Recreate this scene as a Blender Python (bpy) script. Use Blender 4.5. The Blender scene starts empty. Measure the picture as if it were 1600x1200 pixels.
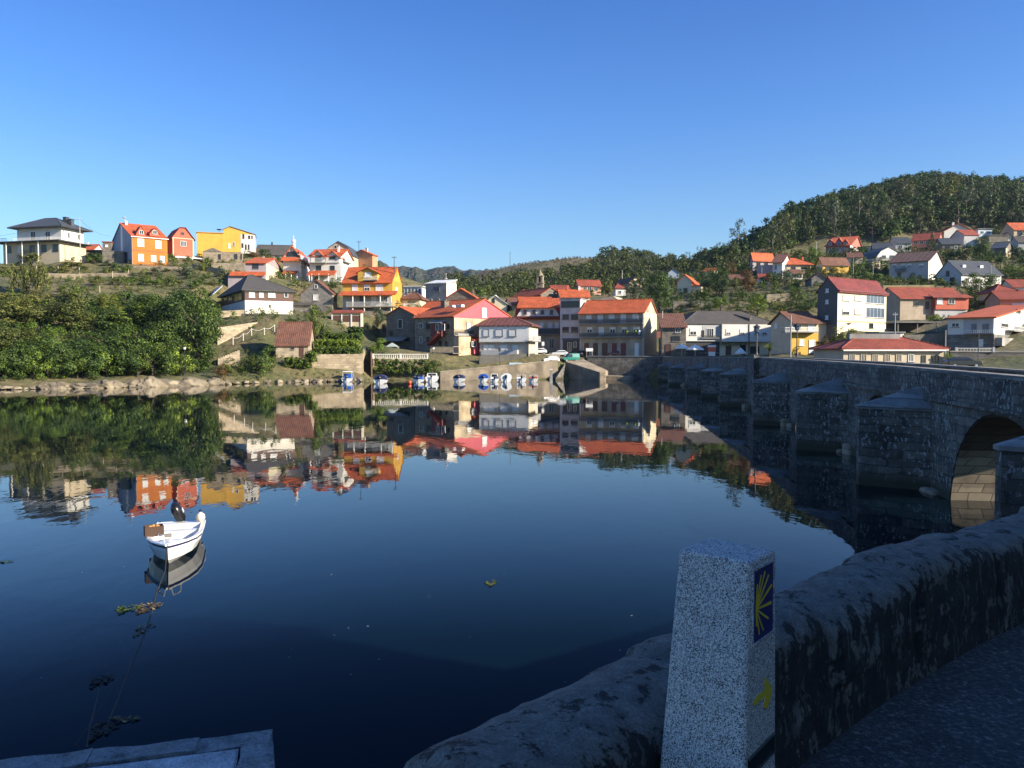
import bpy, bmesh, math, random
import numpy as np
from mathutils import Vector, Matrix, noise as mnoise
R = math.radians
S = bpy.context.scene
C = S.collection
# ------------------------------------------------------------------ camera, sky, sun, exposure
F = 1250.0                      # focal length in photograph pixels (1600 wide)
EYE = 6.0                       # eye height above the water
PITCH = math.atan(0.04)
cam = bpy.data.cameras.new('camera'); cam_o = bpy.data.objects.new('camera', cam); C.objects.link(cam_o)
cam.sensor_width = 36; cam.lens = 36*F/1600; cam.clip_end = 20000; cam.clip_start = 0.05
cam_o.location = (0, 0, EYE); cam_o.rotation_euler = (math.pi/2 - PITCH, 0, 0)
S.camera = cam_o
SUN_AZ, SUN_EL = R(114), R(24)
w = bpy.data.worlds.new('World'); S.world = w; w.use_nodes = True
nt = w.node_tree; bg = nt.nodes['Background']
sky = nt.nodes.new('ShaderNodeTexSky'); sky.sky_type = 'NISHITA'; sky.sun_disc = False
sky.sun_elevation = SUN_EL; sky.sun_rotation = SUN_AZ
sky.altitude = 0; sky.air_density = 1.0; sky.dust_density = 0.9; sky.ozone_density = 3.0
tint = nt.nodes.new('ShaderNodeMix'); tint.data_type = 'RGBA'; tint.blend_type = 'MULTIPLY'; tint.inputs[0].default_value = 1.0; tint.inputs[7].default_value = (.52, .90, 1.48, 1)
tcw = nt.nodes.new('ShaderNodeTexCoord'); sxw = nt.nodes.new('ShaderNodeSeparateXYZ'); nt.links.new(tcw.outputs['Generated'], sxw.inputs[0])
rw = nt.nodes.new('ShaderNodeValToRGB'); nt.links.new(sxw.outputs[2], rw.inputs[0]); nt.links.new(rw.outputs[0], tint.inputs[7]); ew = rw.color_ramp.elements
ew.new(.27)
for e_, p_, c_ in zip(ew, (.11, .27, .40), ((1.0, 1.22, 1.36), (.62, 1.01, 1.53), (.46, .86, 1.48))): e_.position = p_; e_.color = (*c_, 1)
nt.links.new(sky.outputs[0], tint.inputs[6]); nt.links.new(tint.outputs[2], bg.inputs[0]); bg.inputs[1].default_value = 0.067
sun = bpy.data.lights.new('sun', 'SUN'); sun.energy = 5.0; sun.angle = R(0.5); sun.color = (1.0, 0.88, 0.70)
sun_o = bpy.data.objects.new('sun', sun); C.objects.link(sun_o)
sd = Vector((math.sin(SUN_AZ)*math.cos(SUN_EL), math.cos(SUN_AZ)*math.cos(SUN_EL), math.sin(SUN_EL)))
sun_o.rotation_euler = sd.to_track_quat('Z', 'Y').to_euler(); sun_o.location = (60, -60, 60)
S.view_settings.view_transform = 'Standard'; S.view_settings.look = 'None'
S.view_settings.exposure = 1.1; S.view_settings.gamma = 1.0
S.render.engine = 'CYCLES'
S.cycles.max_bounces = 6; S.cycles.diffuse_bounces = 3; S.cycles.glossy_bounces = 3
S.cycles.transmission_bounces = 2; S.cycles.transparent_max_bounces = 4
S.cycles.caustics_reflective = False; S.cycles.caustics_refractive = False
S.cycles.use_denoising = True; S.cycles.sample_clamp_indirect = 6.0
rnd = random.Random(7)

# ------------------------------------------------------------------ pixel rays of the photograph -> points
CP, SP = math.cos(PITCH), math.sin(PITCH)
def ray(px, py):
    a = (px-800)/F; b = (600-py)/F
    Y = CP + b*SP
    return Vector((a/Y, 1.0, (-SP + b*CP)/Y))
def P(px, py, Y): return Vector((0, 0, EYE)) + ray(px, py)*Y
def PZ(px, py, z): r = ray(px, py); return Vector((0, 0, EYE)) + r*((z-EYE)/r.z)
def proj(v):
    x, y, z = v[0], v[1], v[2]-EYE
    f = y*CP - z*SP; u = y*SP + z*CP
    return 800 + F*x/f, 600 - F*u/f

# ------------------------------------------------------------------ tagging, meshes
def tag(o, label=None, cat=None, group=None, kind=None):
    if label: o['label'] = label
    if cat: o['category'] = cat
    if group: o['group'] = group
    if kind: o['kind'] = kind
    return o
def empty(name, loc, rz=0, label=None, cat=None, group=None):
    o = bpy.data.objects.new(name, None); C.objects.link(o); o.empty_display_size = .3
    o.location = loc; o.rotation_euler = (0, 0, rz)
    return tag(o, label, cat, group)
class MB:
    def __init__(s): s.v = []; s.f = []
    def quad(s, *p):
        n = len(s.v); s.v += [tuple(q) for q in p]; s.f.append(tuple(range(n, n+len(p)))); return s
    def box(s, x0, x1, y0, y1, z0, z1):
        n = len(s.v)
        s.v += [(x0,y0,z0),(x1,y0,z0),(x1,y1,z0),(x0,y1,z0),(x0,y0,z1),(x1,y0,z1),(x1,y1,z1),(x0,y1,z1)]
        s.f += [tuple(n+i for i in q) for q in ((3,2,1,0),(4,5,6,7),(0,1,5,4),(1,2,6,5),(2,3,7,6),(3,0,4,7))]
        return s
    def prism(s, a, b):            # two matching loops of points
        n = len(s.v); k = len(a); s.v += [tuple(q) for q in a] + [tuple(q) for q in b]
        s.f += [tuple(n+k-1-i for i in range(k)), tuple(n+k+i for i in range(k))]
        s.f += [(n+i, n+(i+1) % k, n+k+(i+1) % k, n+k+i) for i in range(k)]
        return s
    def tube(s, p0, p1, r0, r1=None, n=8, cap=True):
        r1 = r0 if r1 is None else r1
        p0 = Vector(p0); p1 = Vector(p1); d = (p1-p0).normalized()
        a = d.orthogonal().normalized(); b = d.cross(a); k = len(s.v)
        for p, r in ((p0, r0), (p1, r1)):
            for i in range(n):
                t = 2*math.pi*i/n; s.v.append(tuple(p + (a*math.cos(t)+b*math.sin(t))*r))
        s.f += [(k+i, k+(i+1) % n, k+n+(i+1) % n, k+n+i) for i in range(n)]
        if cap: s.f += [tuple(k+n-1-i for i in range(n)), tuple(k+n+i for i in range(n))]
        return s
    def path(s, pts, r, n=6):
        for a, b in zip(pts, pts[1:]): s.tube(a, b, r, r, n)
        return s
    def lathe(s, prof, c=(0,0,0), n=12):
        k = len(s.v); m = len(prof)
        for r, z in prof:
            for i in range(n):
                t = 2*math.pi*i/n; s.v.append((c[0]+r*math.cos(t), c[1]+r*math.sin(t), c[2]+z))
        for j in range(m-1):
            s.f += [(k+j*n+i, k+j*n+(i+1) % n, k+(j+1)*n+(i+1) % n, k+(j+1)*n+i) for i in range(n)]
        s.f += [tuple(k+n-1-i for i in range(n)), tuple(k+(m-1)*n+i for i in range(n))]
        return s
    def loft(s, rings, closed=True, caps=False):
        k = len(s.v); n = len(rings[0])
        for r in rings: s.v += [tuple(q) for q in r]
        m = n if closed else n-1
        for j in range(len(rings)-1):
            s.f += [(k+j*n+i, k+j*n+(i+1) % n, k+(j+1)*n+(i+1) % n, k+(j+1)*n+i) for i in range(m)]
        if caps: s.f += [tuple(k+n-1-i for i in range(n)), tuple(k+(len(rings)-1)*n+i for i in range(n))]
        return s
    def data(s, name, m, smooth=False, fix=True):
        me = bpy.data.meshes.new(name); me.from_pydata(s.v, [], s.f)
        if fix:
            b = bmesh.new(); b.from_mesh(me); bmesh.ops.recalc_face_normals(b, faces=b.faces); b.to_mesh(me); b.free()
        if m: me.materials.append(m)
        if smooth: me.polygons.foreach_set('use_smooth', [True]*len(me.polygons))
        me.update(); return me
    def build(s, name, m, parent=None, smooth=False, fix=True, loc=None):
        o = bpy.data.objects.new(name, s.data(name, m, smooth, fix)); C.objects.link(o)
        if parent: o.parent = parent
        if loc: o.location = loc
        return o
def bevel(o, wd, seg=2, ang=35):
    m = o.modifiers.new('b', 'BEVEL'); m.width = wd; m.segments = seg; m.limit_method = 'ANGLE'; m.angle_limit = R(ang); return o
def kids(o): return [c for c in bpy.data.objects if c.parent == o]
def copy_tree(o, parent=None, ch=None):
    if ch is None: ch = TREE
    c = o.copy(); C.objects.link(c)
    if parent: c.parent = parent
    for k in list(o.children): copy_tree(k, c)
    return c
TREE = {}

# ------------------------------------------------------------------ materials
def nm(name):
    m = bpy.data.materials.new(name); m.use_nodes = True
    nt = m.node_tree; b = nt.nodes['Principled BSDF']
    return m, nt, b
def N(nt, t, **kw):
    n = nt.nodes.new('ShaderNode'+t)
    for k, v in kw.items():
        if k in n.inputs.keys(): n.inputs[k].default_value = v
        else: setattr(n, k, v)
    return n
def L(nt, a, b): nt.links.new(a, b)
def ramp(nt, fac, stops):
    r = nt.nodes.new('ShaderNodeValToRGB'); e = r.color_ramp.elements
    while len(e) < len(stops): e.new(0.5)
    for q, (p, c) in zip(e, stops):
        q.position = p; q.color = (c, c, c, 1) if isinstance(c, (int, float)) else (*c, 1)
    L(nt, fac, r.inputs[0]); return r
def mixc(nt, fac, a, b, mode='MIX'):
    m = nt.nodes.new('ShaderNodeMix'); m.data_type = 'RGBA'; m.blend_type = mode
    for s_, v in ((0, fac), (6, a), (7, b)):
        if hasattr(v, 'links'): L(nt, v, m.inputs[s_])
        else: m.inputs[s_].default_value = v if isinstance(v, (int, float)) else (*v, 1)
    return m.outputs[2]
def tc(nt, which='Object', scale=None):
    t = nt.nodes.new('ShaderNodeTexCoord'); o = t.outputs[which]
    if scale:
        mp = nt.nodes.new('ShaderNodeMapping'); mp.inputs['Scale'].default_value = scale; L(nt, o, mp.inputs[0]); o = mp.outputs[0]
    return o
def bump(nt, b, h, dist, strength=1.0):
    n = nt.nodes.new('ShaderNodeBump'); n.inputs['Distance'].default_value = dist; n.inputs['Strength'].default_value = strength
    L(nt, h, n.inputs['Height']); L(nt, n.outputs[0], b.inputs['Normal']); return n
CACHE = {}
def plaster(col, rough=.85, var=.12, key=None):
    k = ('pl', col, rough, var)
    if k in CACHE: return CACHE[k]
    m, nt, b = nm('plaster'); c = tc(nt)
    n1 = N(nt, 'TexNoise', Scale=.35, Detail=5.0, Roughness=.65); L(nt, c, n1.inputs[0])
    c2 = tc(nt, scale=(.8, .8, .22)); n2 = N(nt, 'TexNoise', Scale=.8, Detail=5.0); L(nt, c2, n2.inputs[0])
    f = ramp(nt, n1.outputs[0], [(.3, 1-var*1.6), (.65, 1.0)])
    g = ramp(nt, n2.outputs[0], [(.3, 1-var*.8), (.6, 1.0)])
    x = mixc(nt, 1.0, col, f.outputs[0], 'MULTIPLY'); x = mixc(nt, 1.0, x, g.outputs[0], 'MULTIPLY')
    L(nt, x, b.inputs['Base Color']); b.inputs['Roughness'].default_value = rough
    n3 = N(nt, 'TexNoise', Scale=6.0, Detail=3.0); L(nt, c, n3.inputs[0]); bump(nt, b, n3.outputs[0], .02, .4)
    CACHE[k] = m; return m
def stone(col, joint=.5, sx=.9, sz=.4, var=.35):
    k = ('st', col, joint, sx)
    if k in CACHE: return CACHE[k]
    m, nt, b = nm('stone'); c = tc(nt)
    sp = N(nt, 'SeparateXYZ'); L(nt, c, sp.inputs[0])
    ad = N(nt, 'Math', operation='ADD'); L(nt, sp.outputs[0], ad.inputs[0]); L(nt, sp.outputs[1], ad.inputs[1])
    cm = N(nt, 'CombineXYZ'); L(nt, ad.outputs[0], cm.inputs[0]); L(nt, sp.outputs[2], cm.inputs[1])
    nz = N(nt, 'TexNoise', Scale=1.5, Detail=2.0); L(nt, c, nz.inputs[0])
    wv = mixc(nt, .12, cm.outputs[0], nz.outputs[1], 'ADD')
    br = N(nt, 'TexBrick', Scale=1.0); br.inputs['Brick Width'].default_value = sx; br.inputs['Row Height'].default_value = sz
    br.inputs['Mortar Size'].default_value = .03; br.inputs['Mortar Smooth'].default_value = .3
    br.inputs['Color1'].default_value = (1, 1, 1, 1); br.inputs['Color2'].default_value = (1-var, 1-var, 1-var, 1)
    br.inputs['Mortar'].default_value = (joint,)*3 + (1,); L(nt, wv, br.inputs[0])
    n1 = N(nt, 'TexNoise', Scale=.8, Detail=7.0, Roughness=.7); L(nt, c, n1.inputs[0])
    f = ramp(nt, n1.outputs[0], [(.3, .55), (.5, .95), (.7, 1.2)])
    x = mixc(nt, 1.0, col, br.outputs[0], 'MULTIPLY'); x = mixc(nt, 1.0, x, f.outputs[0], 'MULTIPLY')
    L(nt, x, b.inputs['Base Color']); b.inputs['Roughness'].default_value = .9
    bump(nt, b, br.outputs[0], .04, .7)
    CACHE[k] = m; return m
def tiles(col, axis='x', period=.4, var=.5, rough=.8):
    k = ('ti', col, axis, period)
    if k in CACHE: return CACHE[k]
    m, nt, b = nm('roof_tiles'); c = tc(nt)
    wv = N(nt, 'TexWave', Scale=.314/period, Distortion=.3); wv.bands_direction = 'X' if axis == 'x' else 'Y'; L(nt, c, wv.inputs[0])
    n1 = N(nt, 'TexNoise', Scale=.5, Detail=6.0, Roughness=.7); L(nt, c, n1.inputs[0])
    n2 = N(nt, 'TexNoise', Scale=4.0, Detail=3.0); L(nt, c, n2.inputs[0])
    f = ramp(nt, n1.outputs[0], [(.3, 1-var), (.6, 1.0)]); g = ramp(nt, n2.outputs[0], [(.3, .7), (.65, 1.1)])
    x = mixc(nt, 1.0, col, f.outputs[0], 'MULTIPLY'); x = mixc(nt, 1.0, x, g.outputs[0], 'MULTIPLY')
    h = ramp(nt, wv.outputs[0], [(0, .72), (.6, 1.0)]); x = mixc(nt, 1.0, x, h.outputs[0], 'MULTIPLY')
    L(nt, x, b.inputs['Base Color']); b.inputs['Roughness'].default_value = rough
    bump(nt, b, wv.outputs[0], .05, .6)
    CACHE[k] = m; return m
def paint(col, rough=.5, metal=0.0, coat=0.0):
    k = ('pa', col, rough, metal, coat)
    if k in CACHE: return CACHE[k]
    m, nt, b = nm('paint'); c = tc(nt)
    n1 = N(nt, 'TexNoise', Scale=3.0, Detail=4.0); L(nt, c, n1.inputs[0])
    f = ramp(nt, n1.outputs[0], [(.3, .86), (.65, 1.0)])
    L(nt, mixc(nt, 1.0, col, f.outputs[0], 'MULTIPLY'), b.inputs['Base Color'])
    b.inputs['Roughness'].default_value = rough; b.inputs['Metallic'].default_value = metal; b.inputs['Coat Weight'].default_value = coat
    CACHE[k] = m; return m
def leafmat(name, c1, c2, trans=.25):
    m, nt, b = nm(name)
    g = N(nt, 'NewGeometry'); oi = N(nt, 'ObjectInfo')
    r = ramp(nt, g.outputs['Random Per Island'], [(0, tuple(.55*x for x in c1)), (.45, c1), (.8, c2), (1, tuple(min(1, 1.5*x) for x in c2))])
    v = ramp(nt, oi.outputs['Random'], [(0, (.75, .8, .75)), (.5, (1, 1, 1)), (1, (1.25, 1.12, .9))])
    x = mixc(nt, 1.0, r.outputs[0], v.outputs[0], 'MULTIPLY')
    L(nt, x, b.inputs['Base Color']); b.inputs['Roughness'].default_value = .6; b.inputs['Specular IOR Level'].default_value = .3
    t = N(nt, 'BsdfTranslucent'); L(nt, x, t.inputs[0]); mx = N(nt, 'MixShader'); mx.inputs[0].default_value = trans
    L(nt, b.outputs[0], mx.inputs[1]); L(nt, t.outputs[0], mx.inputs[2]); L(nt, mx.outputs[0], nt.nodes['Material Output'].inputs[0])
    return m
LEAF = {
 'dark': leafmat('leaf_dark', (.032, .060, .012), (.075, .125, .02)),
 'mid': leafmat('leaf_mid', (.052, .09, .014), (.12, .175, .022)),
 'bright': leafmat('leaf_bright', (.09, .15, .02), (.19, .26, .03)),
 'yellow': leafmat('leaf_yellow', (.14, .16, .02), (.26, .25, .03)),
 'olive': leafmat('leaf_olive', (.075, .09, .018), (.17, .18, .04)),
 'grey': leafmat('leaf_grey_green', (.06, .08, .04), (.125, .15, .075)),
 'rust': leafmat('leaf_rust', (.10, .06, .02), (.17, .10, .03)),
 'forest': leafmat('leaf_forest', (.036, .054, .014), (.095, .12, .03)),
}
LEAF['heath'] = leafmat('leaf_heath', (.15, .095, .06), (.24, .155, .10))
BARK = plaster((.09, .07, .05), .95, .4); PALE_BARK = plaster((.25, .21, .16), .9, .3)
GLASS = paint((.025, .03, .035), .12); GLASSB = paint((.09, .12, .16), .15)
WHITE = plaster((.74, .72, .68), .8, .08); WHITEP = paint((.74, .73, .70), .5); CREAM = plaster((.70, .62, .42), .85, .1)
DARK = paint((.03, .03, .032), .5); DARKMET = paint((.05, .05, .055), .5, .3); GREYC = plaster((.30, .29, .27), .9, .25)
BROWN = paint((.10, .045, .03), .6); DRED = paint((.16, .03, .025), .6)
ORT = tiles((.60, .125, .035)); ORTY = tiles((.60, .125, .035), 'y')
RDT = tiles((.34, .07, .035)); RDTY = tiles((.34, .07, .035), 'y')
BRT = tiles((.20, .085, .05)); BRTY = tiles((.20, .085, .05), 'y')
GRT = tiles((.10, .088, .075), var=.3); GRTY = tiles((.10, .088, .075), 'y', var=.3)
SLT = tiles((.075, .082, .088), var=.25, rough=.55)
STONE = stone((.36, .29, .20)); STONED = stone((.22, .19, .15)); STONEL = stone((.46, .37, .25), .6); STONEG = stone((.27, .25, .22))
# ------------------------------------------------------------------ houses
CTRL = []            # terrain control points gathered from what stands on it
SNOW = {}
class House:
    def __init__(s, name, label, cat, xl, xr, yb, ye, Y, th=0, wall=None, roof='gx', yr=None, rmat=None, xs=None, side=None,
                 depth=None, o=.5, og=.35, thick=.22, hip=None, prof=None, foot=3.0, ctrl=True, group=None, fascia=None):
        s.th = R(th); xc = (xl+xr)/2
        r = ray(xc, yb); Cn = Vector((r.x*Y, Y, 0)); s.u = Vector((math.cos(s.th), math.sin(s.th), 0)); s.v = Vector((-math.sin(s.th), math.cos(s.th), 0))
        def hit(px, O, d):
            k = ray(px, yb).x; t = (k*O.y - O.x)/(d.x - k*d.y); return t
        ta = hit(xl, Cn, s.u); tb = hit(xr, Cn, s.u)
        s.w = tb-ta; A = Cn + s.u*ta
        zb = EYE + r.z*Y; s.h = EYE + ray(xc, ye).z*Y - zb
        s.A = Vector((A.x, A.y, zb)); s.d = depth or s.w*.8
        s.side = side or ('r' if (xs or 0) > xr else 'l')
        if xs is not None:
            O = A + s.u*(s.w if s.side == 'r' else 0); s.d = abs(hit(xs, O, s.v))
        s.root = empty(name, s.A, s.th, label, cat, group)
        s.inv = Matrix.Rotation(-s.th, 3, 'Z')
        if ctrl:
            for a, b in ((0,0),(1,0),(0,1),(1,1)):
                q = s.W(s.w*a, s.d*b, 0); CTRL.append((q.x, q.y, zb))
        w, d, h = s.w, s.d, s.h
        if roof in ('gx', 'hip', 'flat', 'shed', 'gam_x'): yd = (s.W(w/2, d/2, 0)).y
        else: yd = s.W(w/2, 0, 0).y
        q = s.W(w/2, d/2 if roof in ('gx','hip','gam_x') else 0, 0)
        if yr is not None:
            # ridge height at its own distance
            s.zr = EYE + ray(xc, yr).z*q.y - zb
            if roof == 'shed': s.zr = EYE + ray(xc, yr).z*s.W(w/2, d, 0).y - zb
        else: s.zr = h + .3*min(w, d)
        s.zr = max(s.zr, h+.25)
        zr = s.zr
        if roof in ('gx', 'gam_x', 'shed', 'gy', 'gam_y'):
            ax = 'y' if roof.endswith('y') else 'x'
            if prof is None:
                prof = {'gx': [(0,0),(.5,1),(1,0)], 'gy': [(0,0),(.5,1),(1,0)], 'shed': [(0,0),(1,1)],
                        'gam_x': [(0,0),(.16,.55),(.5,1),(.84,.55),(1,0)], 'gam_y': [(0,0),(.16,.55),(.5,1),(.84,.55),(1,0)]}[roof]
            span = d if ax == 'x' else w; leng = w if ax == 'x' else d
            pts = [(a*span, h+b*(zr-h)) for a, b in prof]
            def to(l, q, z): return (l, q, z) if ax == 'x' else (q, l, z)
            ring = [(0, -foot)] + pts + [(span, -foot)]
            if pts[0] == (0, -foot): pass
            s.body = MB().prism([to(0, *p) for p in ring], [to(leng, *p) for p in ring]).build('wall', wall, s.root)
            a, b = pts[0], pts[1]; k = (b[1]-a[1])/max(.01, (b[0]-a[0])); e0 = (a[0]-o, a[1]-o*min(k, 1.2))
            a, b = pts[-1], pts[-2]; k = (b[1]-a[1])/max(.01, (a[0]-b[0])); e1 = (a[0]+o, a[1]-o*min(k, 1.2))
            if roof == 'shed': e1 = (pts[-1][0]+o, pts[-1][1]+o*(pts[-1][1]-pts[0][1])/span)
            top = [e0]+pts[1:-1]+[e1]
            if len(prof) == 2: top = [e0, e1]
            rg = [(p[0], p[1]+thick) for p in top] + [(p[0], p[1]+.012) for p in reversed(top)]
            s.roof = MB().prism([to(-og, *p) for p in rg], [to(leng+og, *p) for p in rg]).build('roof', rmat, s.root)
            if len(prof) == 3 and pts[1][1]-pts[0][1] > 1:
                p = pts[1]; t2 = MB().tube(to(-og, p[0], p[1]+thick), to(leng+og, p[0], p[1]+thick), .13, n=6).build('ridge_tiles', rmat, s.roof)
        elif roof == 'hip':
            s.body = MB().box(0, w, 0, d, -foot, h).build('wall', wall, s.root)
            hx0, hx1 = hip if hip else (min(w, d)*.5,)*2
            e = [(-o,-o),(w+o,-o),(w+o,d+o),(-o,d+o)]; m = MB()
            lo = [(x, y, h+.01) for x, y in e]; hi = [(x, y, h+.01+thick) for x, y in e]
            r0 = (hx0, d/2, zr); r1 = (w-hx1, d/2, zr)
            m.quad(*reversed(lo))
            for i in range(4): m.quad(lo[i], lo[(i+1) % 4], hi[(i+1) % 4], hi[i])
            m.quad(hi[0], hi[1], r1, r0); m.quad(hi[1], hi[2], r1); m.quad(hi[2], hi[3], r0, r1); m.quad(hi[3], hi[0], r0)
            s.roof = m.build('roof', rmat, s.root)
            rt = MB(); rt.tube(r0, r1, .12, n=6)
            for a, b in ((hi[0], r0), (hi[3], r0), (hi[1], r1), (hi[2], r1)): rt.tube(a, b, .12, n=6)
            rt.build('ridge_tiles', rmat, s.roof)
        elif roof == 'flat':
            s.body = MB().box(0, w, 0, d, -foot, h).build('wall', wall, s.root)
            s.roof = MB().box(-o, w+o, -o, d+o, h+.01, h+.01+thick).build('roof', rmat, s.root)
        if fascia:
            MB().box(-og, w+og, -o-.06, -o+.04, h-.18, h+.03).build('gutter', fascia, s.root)
        s.n = 0
    def W(s, x, y, z): return s.A + s.u*x + s.v*y + Vector((0, 0, z))
    def on(s, face, px, py, c=0.0):
        """pixel -> (along, z) on a wall plane; c is the distance the plane stands proud of the wall"""
        O = s.inv @ (Vector((0, 0, EYE)) - s.A); D = s.inv @ ray(px, py)
        ax, pl = (1, -c) if face == 'f' else ((0, s.w+c) if s.side == 'r' else (0, -c))
        t = (pl-O[ax])/D[ax]; q = O + D*t
        return (q.x if ax == 1 else q.y), q.z
    def fbox(s, mb, face, a0, a1, z0, z1, p0, p1):
        """box on a wall face: along a0..a1, height z0..z1, standing from p0 to p1 out of the wall"""
        if face == 'f': mb.box(a0, a1, -p1, -p0, z0, z1)
        elif s.side == 'r': mb.box(s.w+p0, s.w+p1, a0, a1, z0, z1)
        else: mb.box(-p1, -p0, a0, a1, z0, z1)
        return mb
    def px(s, face, x0, y0, x1, y1, c=0.0):
        a0, z1 = s.on(face, x0, y0, c); a1, z0 = s.on(face, x1, y1, c)
        if a0 > a1: a0, a1 = a1, a0
        _, zz = s.on(face, (x0+x1)/2, y0, c); _, z_ = s.on(face, (x0+x1)/2, y1, c)
        return a0, a1, z_, zz
    def part(s, name, mat, face, x0, y0, x1, y1, p0, p1, c=0.0, parent=None):
        a0, a1, z0, z1 = s.px(face, x0, y0, x1, y1, c)
        return s.fbox(MB(), face, a0, a1, z0, z1, p0, p1).build(name, mat, parent or s.root)
    def win(s, x0, y0, x1, y1, kind='g', face='f', fr=None, nx=2, shut=.0, p=0.0):
        a0, a1, z0, z1 = s.px(face, x0, y0, x1, y1, p); return s.win_l(a0, a1, z0, z1, kind, face, fr, nx, shut, p)
    def win_l(s, a0, a1, z0, z1, kind='g', face='f', fr=None, nx=2, shut=.0, p=0.0):
        t = .09; frm = fr or {'g': WHITEP, 'd': DARK, 's': WHITEP, 'b': BROWN, 'r': BROWN, 'w': WHITEP, 'k': GREYC, 'R': DRED}[kind]
        nme = 'door' if kind in ('r', 'w', 'R') else 'window'
        m = MB(); q = p
        s.fbox(m, face, a0-.02, a0+t, z0, z1, q-.03, q+.10); s.fbox(m, face, a1-t, a1+.02, z0, z1, q-.03, q+.10)
        s.fbox(m, face, a0+t, a1-t, z1-t, z1, q-.03, q+.10); s.fbox(m, face, a0+t, a1-t, z0, z0+t*.8, q-.03, q+.10)
        wd = a1-a0-2*t
        if kind in ('g', 'd', 'b', 'k') and wd > .5:
            for i in range(1, nx):
                c = a0+t+wd*i/nx; s.fbox(m, face, c-.035, c+.035, z0+t*.8, z1-t, q-.03, q+.085)
        w_ = m.build(nme, frm, s.root)
        pm = {'g': GLASS, 'd': GLASS, 's': WHITE, 'b': GLASS, 'r': BROWN, 'w': WHITEP, 'k': GLASSB, 'R': DRED}[kind]
        s.fbox(MB(), face, a0+t*.5, a1-t*.5, z0+t*.5, z1-t*.5, q-.02, q+.05).build('panel' if nme == 'door' else ('shutter' if kind == 's' else 'pane'), pm, w_)
        if shut and kind != 's':
            s.fbox(MB(), face, a0+t, a1-t, z1-t-(z1-z0-2*t)*shut, z1-t, q+.04, q+.075).build('shutter', WHITE, w_)
        if nme == 'window':
            s.fbox(MB(), face, a0-.12, a1+.12, z0-.10, z0-.005, q-.02, q+.18).build('sill', frm if kind in ('s',) else GREYC, w_)
        return w_
    def balcony(s, x0, y0, x1, y1, face='f', depth=1.2, mat=None, slab=None, ysl=None, solid=False):
        """rail top y0, slab bottom y1 in pixels on the plane that stands `depth` out"""
        a0, a1, z0, z1 = s.px(face, x0, y0, x1, y1, depth)
        s.fbox(MB(), face, a0, a1, z0, z0+.22, 0.0, depth).build('balcony_slab', slab or GREYC, s.root)
        m = MB(); mat = mat or DARKMET
        if solid: s.fbox(m, face, a0, a1, z0+.22, z1, depth-.12, depth)
        else:
            s.fbox(m, face, a0, a1, z1-.07, z1, depth-.07, depth); s.fbox(m, face, a0, a1, z0+.3, z0+.35, depth-.06, depth-.01)
            k = max(4, int((a1-a0)/.28))
            if mat is DARKMET:
                for q_ in range(3): zz_ = z0+.42+(z1-z0-.6)*q_/3; s.fbox(m, face, a0+.02, a1-.02, zz_, zz_+(z1-z0-.6)*.2, depth-.045, depth-.03)
            for i in range(k+1):
                c = a0+.03+(a1-a0-.06)*i/k; s.fbox(m, face, c-.025, c+.025, z0+.22, z1-.07, depth-.06, depth-.02)
        for c in (a0, a1-.06): s.fbox(m, face, c, c+.06, z1-.07 if not solid else z0+.22, z1, 0.0, depth-.1)
        return m.build('balcony_railing', mat, s.root)
    def chimney(s, px, y0, y1, wpx, mat, c=.5, cap=True):
        """pixel column px, top y0, bottom y1; c = share of the depth where it stands"""
        O = s.inv @ (Vector((0, 0, EYE)) - s.A); D = s.inv @ ray(px, y0); t = (s.d*c-O[1])/D[1]; q = O + D*t
        D2 = s.inv @ ray(px, y1); q2 = O + D2*((s.d*c-O[1])/D2[1]); wd = wpx/F*(t)
        m = MB(); m.box(q.x-wd/2, q.x+wd/2, q.y-wd/2, q.y+wd/2, q2.z-.6, q.z)
        if cap: m.box(q.x-wd*.62, q.x+wd*.62, q.y-wd*.62, q.y+wd*.62, q.z, q.z+.12)
        return m.build('chimney', mat, s.roof)
    def dormer(s, x0, x1, yb, ye, yr, mat, rmat, win=None, depth=3.0, inset=0.0, o=.3):
        """small gabled dormer: front at `inset` behind the front wall"""
        a0, z0 = s.on('f', x0, yb, -inset); a1, _ = s.on('f', x1, yb, -inset); _, h = s.on('f', (x0+x1)/2, ye, -inset); _, zr = s.on('f', (x0+x1)/2, yr, -inset)
        ring = [(a0, z0-.3), (a0, h), ((a0+a1)/2, zr), (a1, h), (a1, z0-.3)]
        d = MB().prism([(x, inset, z) for x, z in ring], [(x, inset+depth, z) for x, z in ring]).build('dormer', mat, s.root)
        k = (zr-h)/((a1-a0)/2); e = [(a0-o, h-o*k), ((a0+a1)/2, zr), (a1+o, h-o*k)]
        rg = [(x, z+.16) for x, z in e]+[(x, z+.012) for x, z in reversed(e)]
        MB().prism([(x, inset-o*1.2, z) for x, z in rg], [(x, inset+depth, z) for x, z in rg]).build('dormer_roof', rmat, d)
        if win: s.win(*win[:4], kind=win[4] if len(win) > 4 else 'g', p=-inset)
        return d
    def lbox(s, name, mat, x0, x1, y0, y1, z0, z1, parent=None):
        return MB().box(x0, x1, y0, y1, z0, z1).build(name, mat, parent or s.root)
    def awning(s, x0, y0, x1, y1, rmat, depth=1.6, face='f', name='porch_roof'):
        """a lean-to strip of tiles: y0 where it meets the wall, y1 its lower edge"""
        a0, z1 = s.on(face, x0, y0); a1, _ = s.on(face, x1, y0); _, z0 = s.on(face, (x0+x1)/2, y1, depth)
        if a0 > a1: a0, a1 = a1, a0
        z0 = min(z0, z1-.1)
        pr = [(0, z1), (depth, z0), (depth, z0-.18), (0, z1-.18)]
        def to(a, p, z):
            return (a, -p, z) if face == 'f' else ((s.w+p, a, z) if s.side == 'r' else (-p, a, z))
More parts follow.
